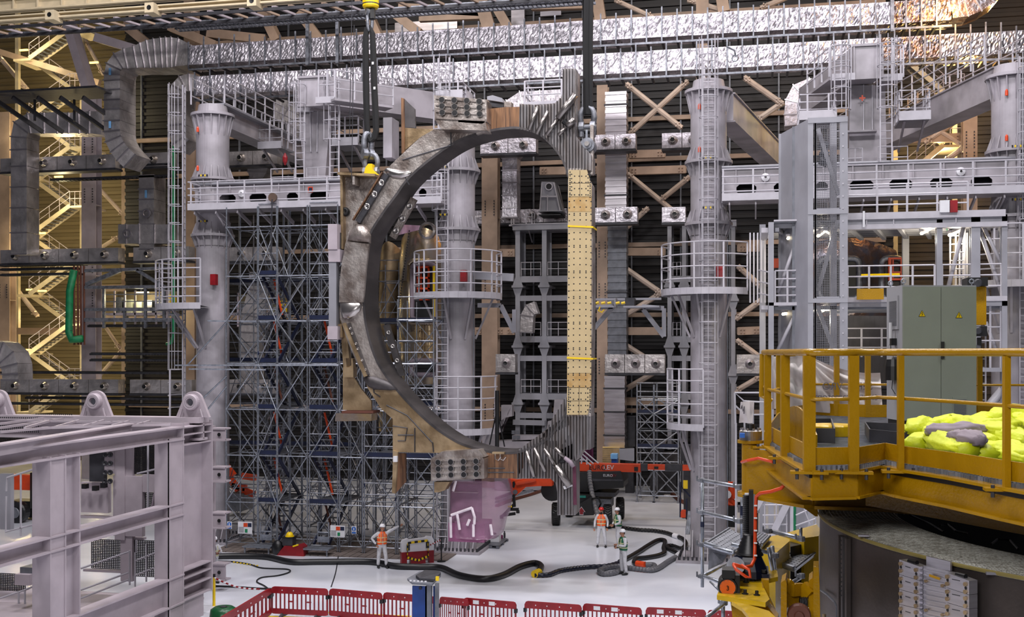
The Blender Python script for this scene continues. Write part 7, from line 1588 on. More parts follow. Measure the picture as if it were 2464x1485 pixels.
# ================================================================== red plastic barriers
def barrier_proto(label, L=2.15, Hh=1.0):
    t = thing('safety_barrier', label, 'barrier', (0,0,0), 'red plastic barriers along the front')
    m = M()
    r_ = .12; out = [V(-L/2,0,.22), V(-L/2,0,Hh-r_)]+[V(-L/2+r_-r_*math.cos(a), 0, Hh-r_+r_*math.sin(a)) for a in (.5,1.0,1.57)]+[V(L/2-r_+r_*math.sin(a), 0, Hh-r_+r_*math.cos(a)) for a in (0,.5,1.0)]+[V(L/2,0,Hh-r_), V(L/2,0,.22)]
    inn_ = [p for p in out]
    part(t, 'top_panel', M().prism([V(-L/2,-.03,Hh-.22), V(-L/2,-.03,Hh-.1), V(-L/2+.05,-.03,Hh-.02), V(-L/2+.12,-.03,Hh), V(L/2-.12,-.03,Hh), V(L/2-.05,-.03,Hh-.02), V(L/2,-.03,Hh-.1), V(L/2,-.03,Hh-.22)], (0,.06,0)), K['red'])
    part(t, 'bottom_panel', M().prism([V(-L/2,-.03,.13), V(-L/2,-.03,.27), V(L/2,-.03,.27), V(L/2,-.03,.13), V(L/2-.1,-.03,.1), V(-L/2+.1,-.03,.1)], (0,.06,0)), K['red'])
    n = 13
    for i in range(n+1):
        x = -L/2+.03+(L-.06)*i/n; w_ = .045 if i not in (0, n) else .06; part(t, 'slat', M().box((x-w_/2,-.02,.25),(x+w_/2,.02,Hh-.2)), K['red'])
    part(t, 'mid_rib', M().box((-L*.2,-.022,.5),(-L*.2+.16,.022,.54)).box((L*.13,-.022,.5),(L*.13+.16,.022,.54)), K['red'])
    for e in (-1, 1): part(t, 'connector_hook', M().box((e*(L/2-.02)-.05,-.06,.66),(e*(L/2-.02)+.05,.06,.78)), K['black']); part(t, 'foot', M().add([(e*L*.3-.05,-.4,0),(e*L*.3+.05,-.4,0),(e*L*.3+.05,.4,0),(e*L*.3-.05,.4,0),(e*L*.3-.03,-.06,.13),(e*L*.3+.03,-.06,.13),(e*L*.3+.03,.06,.13),(e*L*.3-.03,.06,.13)], [(0,3,2,1),(4,5,6,7),(0,1,5,4),(1,2,6,5),(2,3,7,6),(3,0,4,7)]), K['dark'])
    for x in (-L*.3, -L*.1, L*.12, L*.32): part(t, 'rivet', M().tube([(x,-.035,Hh-.11),(x,-.03,Hh-.11)], .02, 8), K['white'])
    return t
bars = [(507,1500,652,1413,'red barrier slanting at the left end of the row beside the green reel'),(652,1411,790,1417,'first straight red barrier right of the slanted one'),(792,1416,920,1427,'second straight red barrier, left of the one behind the blue post'),(922,1425,1056,1437,'red barrier half hidden by the blue post'),(1058,1436,1128,1442,'short visible red barrier just right of the blue post'),(1115,1438,1243,1449,'red barrier with two white stickers right of the blue post'),(1262,1446,1400,1456,'red barrier without stickers in the middle of the row'),(1402,1452,1545,1463,'red barrier with white stickers below the workers'),(1553,1461,1700,1468,'red barrier with white stickers right of the workers'),(1702,1468,1830,1474,'last red barrier at the yellow ring girder')]
bar0 = None
for i, (x0, y0, x1, y1, lb) in enumerate(bars):
    a, b = PZ(x0, y0, 1.0), PZ(x1, y1, 1.0); c = (a+b)/2; c.z = 0; an = math.atan2(b.y-a.y, b.x-a.x); L = math.hypot(b.x-a.x, b.y-a.y)
    if i == 0: bar0 = barrier_proto(lb); o = bar0; o.location = c; o.rotation_euler = (0,0,an)
    else: o = dup(bar0, c, an, lb)
    o.scale = (L/2.17, 1, 1)
    if i in (5, 7, 8):
        for k in (-.55, .1): 
            s_ = bpy.data.objects.new('white_sticker', STK) if i > 5 else None
            if s_ is None:
                s_ = part(o, 'white_sticker', M().box((-.12,-.036,.83),(.12,-.031,.95)), K['white']); STK = s_.data
                s_.parent = o
                me = s_.data; d_ = ORG[o.name] if o.name in ORG else V(0,0,0)
            else: C.objects.link(s_)
            s_.parent = o; s_.location = (k, 0, 0)
ln = M(); 
for p, q in (((640,1483),(1700,1520)),): a, b = PZ(p[0],p[1],.006), PZ(q[0],q[1],.006); ln.bar(a, b, .12, .006)
a, b = PZ(650,1468,.006), PZ(990,1483,.006); ln.bar(a, b, .10, .006); one('floor_line', ln, K['yellow'], 'yellow painted line on the floor behind the barriers', 'floor marking')
# blue post with steel cap
bp2 = thing('blue_post', 'blue steel post with a grey bolted cap in front of the barriers', 'post', tuple(PZ(1025,1560,0)))
d_ = 33.5; b0 = Pd(992,1410,d_); b1 = Pd(1030,1410,d_); part(bp2, 'blue_plate', M().box((b0.x,b0.y,0),(b1.x,b0.y+.06,b0.z)), K['blue2']); part(bp2, 'blue_web', M().box((b1.x-.06,b0.y,0),(b1.x,b0.y+.5,b0.z)), K['blue2'])
b2 = Pd(1058,1400,d_); part(bp2, 'grey_column', M().box((b1.x+.02,b0.y-.1,0),(b1.x+.16,b0.y+.02,b0.z+.05)), K['grey']); part(bp2, 'blue_inner', M().box((b1.x+.16,b0.y+.1,0),(b2.x-.1,b0.y+.14,b0.z)), K['blue2']); part(bp2, 'grey_column', M().box((b2.x-.1,b0.y,0),(b2.x,b0.y+.12,b0.z+.1)), K['grey'])
cp = [Pd(980,1392,d_-.1), Pd(1010,1375,d_+.6), Pd(1052,1377,d_+.6), Pd(1061,1383,d_+.2), Pd(1040,1405,d_-.3), Pd(992,1402,d_-.3)]; part(bp2, 'cap_plate', M().prism(cp, (0,0,-.06)), K['grey']); part(bp2, 'cap_block', M().prism([p.lerp(cp[3], .25)+V(0,0,.0) for p in cp], (0,0,.07)), K['dark'])
for k in range(5): part(bp2, 'cap_bolt', M().lathe(Pd(988+k*9,1399+k*.5,d_-.35), [(.035,0),(.035,.03)], 6), K['white'])
part(bp2, 'yellow_tag', M().box(Pd(1048,1388,d_-.4), Pd(1057,1397,d_-.35)), K['yellow']); part(bp2, 'lug_bolt', M().lathe(Pd(1012,1415,d_-.05), [(.05,0),(.05,-.04)], 8, 'y'), K['navy'])
# green reel, yellow post and chain
gr = thing('green_reel', 'green plastic reel lid lying in front of the assembly frame', 'reel', tuple(PZ(540,1500,0)))
c = PZ(538,1475,.3); part(gr, 'lid', M().lathe((c.x,c.y,0), [(.42,0),(.46,.1),(.42,.42),(.3,.5),(.12,.5),(.10,.44)], 24), mat('green_plastic', (.05,.30,.16), .3), smooth=True); part(gr, 'hub', M().lathe((c.x,c.y,.44), [(.11,0),(.11,.07),(.05,.09)], 16), K['dark'])
c2_ = PZ(490,1495,.3); part(gr, 'second_lid', M().lathe((c2_.x,c2_.y,0), [(.5,0),(.55,.1),(.5,.3),(.1,.34)], 24), mat('pale_green_plastic', (.35,.55,.42), .3), smooth=True)
yp = thing('barrier_post', 'yellow barrier post with a red and white chain right of the assembly frame', 'post', tuple(PZ(515,1455,0))); c = PZ(515,1458,0); part(yp, 'post', M().lathe(c, [(.06,0),(.05,.02),(.05,1.0)], 10), K['yellow']); part(yp, 'cap', M().lathe(c+V(0,0,1.0), [(.055,0),(.055,.1)], 10), K['black'])
e = PZ(624,1418,.9); s0 = c+V(0,0,.98)
for k in range(18):
    f = k/18; p = s0.lerp(e, f)-V(0,0,.12*math.sin(math.pi*f)); q = s0.lerp(e, f+1/18)-V(0,0,.12*math.sin(math.pi*(f+1/18))); part(yp, 'chain_link', M().tube([p,q], .03, 6), K['red' if k % 2 else 'white'])
# ================================================================== orange boom lift
YB = 57.6
bl = thing('boom_lift', 'orange and dark grey boom lift parked behind the coil nose', 'boom lift', tuple(V(P(1430,0,YB).x,YB,0)))
def lb(name, x0, y0, x1, y1, d0, d1, mt, par=None):
    a = P(x0,y0,YB+d0); b = P(x1,y1,YB+d0); m = M().box(V(a.x,YB+d0,b.z), V(b.x,YB+d1,a.z)); return part(par or bl, name, m, K[mt])
bm = lb('main_boom', 1381,1115,1541,1137,-.4,.2,'orange'); lb('boom_stage', 1541,1118,1664,1133,-.3,.1,'orange'); lb('grey_band', 1541,1117,1558,1134,-.33,.13,'dark'); lb('grey_band', 1600,1117,1642,1134,-.33,.13,'dark'); lb('boom_head', 1664,1116,1668,1140,-.35,.15,'orange')
lb('boom_wear_block', 1526,1124,1535,1134,-.45,-.4,'black'); lb('brand_plate', 1574,1123,1584,1129,-.34,-.3,'black')
o = P(1417,1130,YB-.43); part(bl, 'boom_lettering', M().text('EURO', o, (1,0,0), (0,0,1), .34, .01), K['black']); o = P(1452,1130,YB-.43); part(bl, 'boom_lettering', M().text('LEV', o, (1,0,0), (0,0,1), .34, .01), K['white'])
cw = [(1383,1138),(1494,1136),(1501,1160),(1500,1174),(1440,1178),(1418,1188),(1384,1188)]
part(bl, 'counterweight_body', M().prism([P(*p,YB-.6) for p in cw], (0,2.2,0)), K['black']); part(bl, 'body_crease', M().prism([P(*p,YB-.64) for p in ((1420,1152),(1498,1154),(1498,1158),(1424,1158))], (0,.04,0)), K['dark']); part(bl, 'counterweight_top', M().prism([P(*p,YB-.5) for p in ((1384,1136),(1494,1134),(1494,1139),(1384,1140))], (0,2,0)), K['dark'])
o = P(1451,1147,YB-.64); part(bl, 'body_lettering', M().text('EURO', o, (1,0,0), (0,0,1), .19, .01), K['white']); o = P(1469,1147,YB-.64); part(bl, 'body_lettering', M().text('LEV', o, (1,0,0), (0,0,1), .19, .01), K['red'])
o = P(1385,1156,YB-.64); part(bl, 'body_lettering', M().text('B1', o, (1,0,0), (0,0,1), .17, .01), K['white'])
lb('chassis', 1386,1192,1422,1238,-1.4,1.0,'black'); part(bl, 'chassis_nose', M().prism([P(*p,YB-1.7) for p in ((1380,1222),(1422,1196),(1428,1240),(1374,1242))], (0,1.2,0)), K['black']); lb('axle_box', 1422,1200,1470,1222,-.4,.8,'galvd'); lb('turntable', 1390,1184,1480,1196,-.6,1.2,'dark')
ar = [(1399,1221),(1407,1232),(1403,1232),(1403,1238),(1395,1238),(1395,1232),(1391,1232)]; part(bl, 'white_arrow_border', M().prism([P(1399+(x-1399)*1.18, 1230+(y-1230)*1.2, YB-1.72) for x,y in ar], (0,.02,0)), K['white']); part(bl, 'red_arrow', M().prism([P(*p,YB-1.74) for p in ar], (0,.02,0)), K['red'])
part(bl, 'green_label', M().box(P(1394,1193,YB-1.5), P(1410,1198,YB-1.42)), mat('teal_label', (.1,.5,.45), .5))
def wheel(px, py, dy, R_, par, tilt=.5):
    # wheel seen obliquely: axle along a horizontal direction
    c = P(px, py, YB+dy); c.z = R_; ax = V(math.cos(tilt), math.sin(tilt), 0); a_ = V(-ax.y, ax.x, 0); W_ = .22; m = M(); n = 28; pr = [(R_*.55,-W_),(R_*.9,-W_),(R_,-W_*.75),(R_,W_*.75),(R_*.9,W_),(R_*.55,W_)]
    b = 0
    for r_, h in pr:
        for k in range(n): t_ = 2*math.pi*k/n; m.v.append(c+ax*h+a_*(r_*math.cos(t_))+V(0,0,r_*math.sin(t_)))
    for i in range(len(pr)-1):
        for k in range(n): k2 = (k+1) % n; m.f.append((i*n+k, i*n+k2, (i+1)*n+k2, (i+1)*n+k))
    w_ = part(par, 'wheel', m, K['hosek'])
    lg = M()
    for k in range(n):
        t_ = 2*math.pi*k/n; d_ = a_*math.cos(t_)+V(0,0,math.sin(t_)); t2_ = 2*math.pi*(k+.8)/n; d2 = a_*math.cos(t2_)+V(0,0,math.sin(t2_)); lg.bar(c+d_*(R_+.005)-ax*W_*.75, c+d2*(R_+.005), .05, .05); lg.bar(c+d2*(R_+.005), c+d_*(R_+.005)+ax*W_*.75, .05, .05)
    sub(w_, 'tread_lugs', lg, K['hosek'], kind='stuff'); sub(w_, 'rim', M().tube([c-ax*W_*.8, c+ax*W_*.8], R_*.56, 18), K['grey']); sub(w_, 'hub', M().tube([c-ax*W_*1.05, c+ax*W_*1.05], R_*.2, 10), K['galvd'])
wheel(1338,1222,-1.2,.56,bl,.15); wheel(1462,1228,-1.6,.58,bl,.15); wheel(1492,1195,1.6,.56,bl,.15); wheel(1370,1195,1.9,.56,bl,.15)
al_ = [(1222,1153),(1240,1156),(1290,1151),(1328,1151),(1328,1170),(1296,1170),(1265,1172),(1250,1186),(1238,1195),(1230,1188),(1226,1165)]
part(bl, 'jib_arm', M().prism([P(*p,YB-3) for p in al_], (0,.5,0)), K['orange']); part(bl, 'jib_cylinder', M().tube([P(1243,1164,YB-3.15), P(1290,1154,YB-3.15)], .1, 8), K['orange']); part(bl, 'jib_pin', M().lathe(P(1240,1184,YB-3.05), [(.12,0),(.12,-.06)], 10, 'y'), K['grey']); part(bl, 'jib_slot', M().prism([P(*p,YB-3.02) for p in ((1233,1160),(1238,1158),(1240,1165),(1237,1175),(1233,1172))], (0,.01,0)), K['black'])
part(bl, 'dark_fender', M().lathe(P(1330,1178,YB-2), [(.001,-.3),(.55,-.3),(.58,0),(.55,.4)], 20, 'y'), K['black'])
part(bl, 'engine_cover_hose', M().tube([P(1425,1200,YB-1.5), P(1440,1198,YB-1.6), P(1446,1212,YB-1.6), P(1440,1225,YB-1.5)], .05, 6), K['hosek'])
fl = thing('outrigger_stand', 'low black stand on castors left of the boom lift wheels', 'stand', tuple(F(1225,1235)))
for p, q in (((1206,1245),(1236,1215)),((1225,1226),(1248,1226)),((1210,1240),(1240,1236)),((1236,1190),(1238,1220))): part(fl, 'leg', M().bar(P(*p,54), P(*q,54), .12, .14), K['black'])
for p in ((1207,1248),(1246,1235)): part(fl, 'castor', M().lathe(PZ(*p,.0)+V(0,0,0), [(.1,0),(.1,.15),(.04,.2)], 8), K['black'])
part(fl, 'yellow_label', M().box(P(1222,1217,53.8), P(1232,1221,53.85)), K['yellow'])
for i, (o_, mt_, lb_) in enumerate(((0,'rust','brown curved floor rail behind the coil foot, inner'),(-9,'galv','bright curved floor rail behind the coil foot, outer'),(-17,'dark','dark curved floor rail behind the coil foot, farthest'))):
    sp = spline([(1195,1218+o_),(1235,1203+o_),(1280,1190+o_),(1330,1172+o_),(1360,1160+o_)], 6); one('floor_rail', M().tube([PZ(x,y,.05) for x,y in sp], .12, 6), K[mt_], lb_, 'rail')
one('floor_rail', M().tube([PZ(x,y,.05) for x,y in ((1618,1190),(1635,1205),(1650,1212),(1662,1222))], .14, 6), K['rust'], 'brown curved floor rail left of the caged tower base', 'rail')
# second lift behind the assembly frame
l2 = thing('boom_lift', 'second orange boom lift with a black wheel behind the assembly frame', 'boom lift', tuple(F(60,1265)))
part(l2, 'boom', M().box(P(10,1142,52), P(112,1178,52.5)), K['orange']); part(l2, 'body', M().box(P(72,1138,51.5), P(115,1215,53)), K['black']); wh = P(50,1230,51.5)
part(l2, 'wheel', M().lathe((wh.x,51.3,.55), [(.001,-.25),(.3,-.25),(.5,-.25),(.56,-.18),(.56,.2)], 24, 'y'), K['hosek']); part(l2, 'rim', M().lathe((wh.x,51,.55), [(.28,0),(.24,-.03),(.001,-.02)], 16, 'y', False), K['grey']); part(l2, 'chassis', M().box(P(20,1205,52.2), P(110,1240,53.2)), K['black'])
l3 = thing('orange_manipulator', 'orange machine parts glimpsed behind the leftmost scaffold bay', 'machine', tuple(F(560,1200)))
for p, q in (((543,1120),(562,1145)),((552,1150),(575,1180)),((560,1168),(592,1175)),((580,1145),(615,1150)),((585,1180),(612,1190))): part(l3, 'arm', M().bar(P(*p,56), P(*q,56), .3, .3), K['orange'])
part(l3, 'base', M().box(P(545,1188,55.5), P(610,1222,57)), K['grey'])
l4 = thing('orange_robot', 'orange robot arm glimpsed right of the caged tower base', 'robot', tuple(F(1755,1250)))
for p, q in (((1748,1165),(1766,1170)),((1750,1175),(1752,1195)),((1750,1195),(1768,1215)),((1760,1160),(1766,1200)),((1748,1210),(1765,1218))): part(l4, 'arm', M().tube([P(*p,56), P(*q,56)], .16, 8), K['orange'])
part(l4, 'joint', M().lathe(P(1750,1190,55.8), [(.2,0),(.2,-.1),(.05,-.12)], 12, 'y'), K['white']); part(l4, 'base', M().box(P(1746,1218,55.5), P(1770,1262,56.5)), K['black'])
# cart, pallet, stanchion and small floor things
ct = thing('hand_cart', 'narrow blue hand cart loaded with tubes left of the caged tower base', 'cart', tuple(F(1650,1290)))
for p, q in (((1637,1160),(1637,1245)),((1652,1200),(1652,1250)),((1640,1172),(1662,1196))): part(ct, 'frame_tube', M().tube([P(*p,52), P(*q,52)], .04, 6), K['blue'])
part(ct, 'notice', M().box(P(1644,1156,51.9), P(1655,1176,51.95)), K['yellow']); part(ct, 'shelf', M().box(P(1638,1232,51.5), P(1652,1240,52.3)), K['orange'])
for k in range(5): part(ct, 'leaning_tube', M().tube([P(1650+k*2,1286,50.6), P(1657+k*1.5,1230,50.9)], .04, 6), K['galvd'])
part(ct, 'castor', M().lathe(PZ(1645,1247,0), [(.09,0),(.09,.14),(.03,.18)], 8), K['black'])
def clabel(t, n, m, mt): part(t, n, m, K[mt])
pl = thing('pallet', 'grey plastic pallet on the floor below the wrapped bundle', 'pallet', tuple(F(1192,1315)))
z = .14; q = [F(1161,1318), F(1200,1321), F(1221,1303), F(1185,1300)]; part(pl, 'top_deck', M().prism([p+V(0,0,.14) for p in q], (0,0,-.03)), K['grey'])
for k in range(3): a, b = q[0].lerp(q[3], k/2), q[1].lerp(q[2], k/2); part(pl, 'skid', M().bar(a+V(0,0,.02), b+V(0,0,.02), .1, .03), K['grey']); 
for k in range(3):
    for j in range(3): c = q[0].lerp(q[3], k/2).lerp(q[1].lerp(q[2], k/2), .05+.45*j); part(pl, 'block', M().box(c-V(.07,.07,0), c+V(.07,.07,.11)), K['grey'])
c = F(1190,1310); bx = thing('plastic_crate', 'white plastic crate standing on the pallet', 'crate', (c.x,c.y,.141)); part(bx, 'crate_body', M().box((c.x-.26,c.y-.2,.145),(c.x+.26,c.y+.2,.45)), K['white']); part(bx, 'crate_rim', M().box((c.x-.28,c.y-.22,.42),(c.x+.28,c.y+.22,.46)), K['white']); part(bx, 'dark_contents', M().lathe((c.x-.05,c.y,.46), [(.15,0),(.12,.06),(.05,.08)], 8), K['black'])
c = F(1214,1302); one('bottle', M().lathe((c.x,c.y,.142), [(.05,0),(.05,.22),(.03,.26),(.03,.32)], 10), K['dark'], 'dark bottle at the back corner of the pallet', 'bottle')
c = F(1205,1303); one('plum_pot', M().lathe((c.x,c.y,.142), [(.1,0),(.11,.12),(.1,.15)], 10), mat('plum_pot', (.4,.1,.3), .5), 'plum coloured pot beside the white crate on the pallet', 'pot')
st = thing('belt_stanchion', 'black belt stanchion on a round base right of the red and white barrier', 'stanchion', tuple(F(1062,1352))); c = F(1062,1352); part(st, 'base', M().lathe(c, [(.18,0),(.18,.03),(.04,.06)], 18), K['black']); part(st, 'pole', M().lathe(c+V(0,0,.05), [(.03,0),(.03,.85),(.045,.88),(.045,.97)], 10), K['black'])
e = F(1035,1355)+V(0,0,.75)
for k in range(10): part(st, 'belt_segment', M().bar((c+V(0,0,.93)).lerp(e, k/10), (c+V(0,0,.93)).lerp(e, (k+1)/10), .02, .06), K['red' if k % 2 else 'white'])
wb_ = thing('water_barrier', 'white over dark red plastic barrier with yellow black tape near the scaffold', 'barrier', tuple(F(1002,1358)))
a = F(963,1358); b = F(1040,1352); u_ = (b-a).normalized(); nn = V(u_.y,-u_.x,0); L = (b-a).length
def wq(s, h): return a+u_*(s*L)+V(0,0,h)
part(wb_, 'red_lower_half', M().prism([wq(0,0), wq(.16,0), wq(.16,.2), wq(.28,.2), wq(.28,0), wq(.74,0), wq(.74,.2), wq(.86,.2), wq(.86,0), wq(1,0), wq(1,.52), wq(0,.52)][::-1], nn*.22), K['red'])
part(wb_, 'white_upper_half', M().prism([wq(0,.52), wq(1,.52), wq(1,.95), wq(.95,1.08), wq(.8,1.12), wq(.75,1.06), wq(.25,1.02), wq(.2,1.08), wq(.05,1.02), wq(0,.9)][::-1], nn*.2), K['white'])
for s, h in ((.2,.7),(.8,.75)): part(wb_, 'hand_slot', M().prism([wq(s-.05,h-.12)+nn*.21, wq(s+.05,h-.12)+nn*.21, wq(s+.05,h+.14)+nn*.21, wq(s-.05,h+.14)+nn*.21], nn*.01), K['dark'])
tp_ = [wq(.18,.9), wq(.8,.95), wq(.83,.3), wq(.5,.15), wq(.17,.3), wq(.18,.9)]
for i in range(5):
    for k in range(6): part(wb_, 'tape_piece', M().bar(tp_[i].lerp(tp_[i+1], k/6)+nn*.24, tp_[i].lerp(tp_[i+1], (k+1)/6)+nn*.24, .01, .09), K['yellow' if k % 2 else 'black'])
rb_ = thing('red_base_block', 'red plastic base block in front of the scaffold', 'block', tuple(F(700,1338)))
c = F(700,1338); part(rb_, 'block_body', M().prism([c+V(-.65,0,0), c+V(.6,0,0), c+V(.55,0,.4), c+V(.4,0,.5), c+V(.1,0,.42), c+V(-.3,0,.42), c+V(-.5,0,.2)], (0,.5,0)), K['red']); part(rb_, 'tape_wrap', M().bar(c+V(.1,-.02,.42), c+V(.35,-.02,.5), .05, .06), K['yellow'])
tb_ = thing('tool_box', 'dark tool box resting on the red base block', 'box', tuple(c+V(-.15,.2,.43))); part(tb_, 'box_body', M().box(c+V(-.42,.05,.43), c+V(.05,.45,.78)), K['dark']); part(tb_, 'box_lid', M().box(c+V(-.44,.03,.74), c+V(.07,.47,.79)), K['black'])
hd = c+V(-.15,.22,.80); hm_ = thing('yellow_helmet', 'yellow safety helmet lying on the tool box', 'helmet', tuple(hd)); part(hm_, 'helmet_dome', M().lathe(hd, [(.17,0),(.16,.08),(.12,.16),(.06,.2),(.001,.21)], 16), K['yellow'], smooth=True); part(hm_, 'helmet_brim', M().lathe(hd, [(.14,0),(.2,0),(.2,.02),(.14,.03)], 16), K['yellow']); part(hm_, 'black_strap', M().tube([hd+V(-.15,0,.1), hd+V(0,-.02,.215), hd+V(.15,0,.1)], .015, 5), K['black'])
one('black_sack', M().ball(F(668,1335)+V(0,0,.3), .35, 12, (.8,.6,1)), K['hosek'], 'black sack slumped left of the red base block', 'sack', smooth=True)
# glimpses at the far wall foot
lv = thing('lit_louvre', 'yellow lit slatted louvre low behind the lift', 'louvre', tuple(P(1468,1118,66)))
for k in range(9): y = 1079+k*4.5; part(lv, 'slat', M().bar(P(1450,y,66), P(1492,y,66), .08, .1), K['coilg'])
part(lv, 'lamp_panel', M().box(P(1450,1076,66.5), P(1492,1120,66.6)), mat('louvre_glow', (1,.82,.45), .5, emit=1.2))
bc = thing('blue_cabinet', 'small blue cabinet with papers on top behind the boom', 'cabinet', tuple(P(1478,1120,62))); part(bc, 'body', M().box(P(1471,1102,62), P(1488,1125,62.8)), K['blue2']); part(bc, 'papers', M().box(P(1469,1093,61.9), P(1488,1102,62.6)), K['bluew'])
one('grey_wall_sheet', M().prism([P(1490,1080,64), P(1526,1079,64), P(1526,1110,64), P(1490,1106,64)], (0,.08,0)), K['tower2'], 'flat pale grey sheet leaning behind the boom lift', 'sheet')
wsr = thing('white_steps', 'white steel steps with rails behind the lower coil nose', 'stairs', tuple(P(1400,1118,55)))
for pts in (((1378,1090),(1398,1090),(1428,1116)),((1380,1098),(1396,1098),(1422,1120)),((1405,1085),(1440,1115)),((1382,1090),(1382,1116)),((1390,1090),(1390,1116)),((1399,1092),(1399,1116)),((1412,1100),(1412,1118)),((1378,1107),(1405,1107))): part(wsr, 'rail', M().tube([P(x,y,55) for x,y in pts], .035, 5), K['rail'])
wl2 = thing('plum_drape', 'plum coloured drape behind the white steps', 'cloth', tuple(P(1412,1090,58))); part(wl2, 'cloth', M().grid(lambda a_,b_: P(1400+28*a_, 1110-45*b_, 58)+V(0,.1*math.sin(a_*12),0), 16, 6), mat('plum_drape', (.30,.12,.26), .8))
for i, (x0, x1, y0, y1, Y, mt_, lb_) in enumerate(((1640,1665,1068,1110,60,'dark','dark machine housing between small scaffold and caged tower'),(1575,1630,1085,1112,70,'coild','dark tank behind the small far scaffold'),(1500,1528,1000,1075,70,'dark','dark panel right of the lower corrugated duct'),(1560,1600,1060,1080,69,'tower2','pale crate on the small far scaffold'),(1775,1830,1215,1235,52,'tower2','pale base beam right of the yellow jack'))):
    a = P(x0,y0,Y); b = P(x1,y1,Y); t = thing('machine_housing', lb_, 'machine', ((a.x+b.x)/2,Y,b.z)); part(t, 'body', M().box(V(a.x,Y,b.z), V(b.x,Y+1,a.z)), K[mt_]); part(t, 'lid', M().box(V(a.x-.05,Y-.05,a.z-.1), V(b.x+.05,Y+1.05,a.z)), K[mt_]); part(t, 'skirt', M().box(V(a.x+.1,Y+.1,0), V(b.x-.1,Y+.9,b.z)), K['dark'])
sr = thing('stair_behind_jack', 'white steel stair with slanted stringers seen under the yellow platform', 'stairs', tuple(P(1850,1290,36)))
for p, q, ww in (((1855,1290),(1905,1190),.2),((1818,1225),(1840,1185),.18),((1905,1190),(1905,1290),.1)): part(sr, 'stringer', M().bar(P(*p,36), P(*q,36), ww, ww), K['rail'])
for pts in (((1835,1215),(1900,1215)),((1835,1240),(1895,1240)),((1835,1262),(1895,1262)),((1840,1210),(1840,1285)),((1868,1210),(1868,1285)),((1893,1210),(1893,1285)),((1915,1240),(1955,1222)),((1915,1265),(1962,1248)),((1920,1280),(1965,1262)),((1935,1225),(1950,1262))): part(sr, 'rail', M().tube([P(x,y,36) for x,y in pts], .025, 5), K['rail'])
part(sr, 'green_post', M().tube([P(1911,1200,36.5), P(1911,1290,36.5)], .06, 8), K['green'])
# ================================================================== people
def bake(o):
    bpy.context.view_layer.update(); me = bpy.data.meshes.new_from_object(o.evaluated_get(bpy.context.evaluated_depsgraph_get())); return me
def skin_mesh(verts, edges, radii, root=0, lv=2):
    me = bpy.data.meshes.new('s'); me.from_pydata([tuple(v) for v in verts], edges, []); o = bpy.data.objects.new('s', me); C.objects.link(o)
    md = o.modifiers.new('skin', 'SKIN'); md.use_smooth_shade = True; me.update()
    if not me.skin_vertices: bpy.context.view_layer.objects.active = o; me.attributes if 0 else None
    sv = me.skin_vertices[0].data
    for i, r_ in enumerate(radii): sv[i].radius = (r_, r_) if not isinstance(r_, tuple) else r_; sv[i].use_root = (i == root)
    sd = o.modifiers.new('sub', 'SUBSURF'); sd.levels = lv; sd.render_levels = lv
    m2 = bake(o); bpy.data.objects.remove(o); return m2
def pmesh(par, name, me, mt, label=None):
    me.materials.clear(); me.materials.append(K[mt]); me.shade_smooth(); o = bpy.data.objects.new(name, me); C.objects.link(o); o.parent = par; ORG[o.name] = V(0,0,0)
    if label: o['label'] = label
    return o
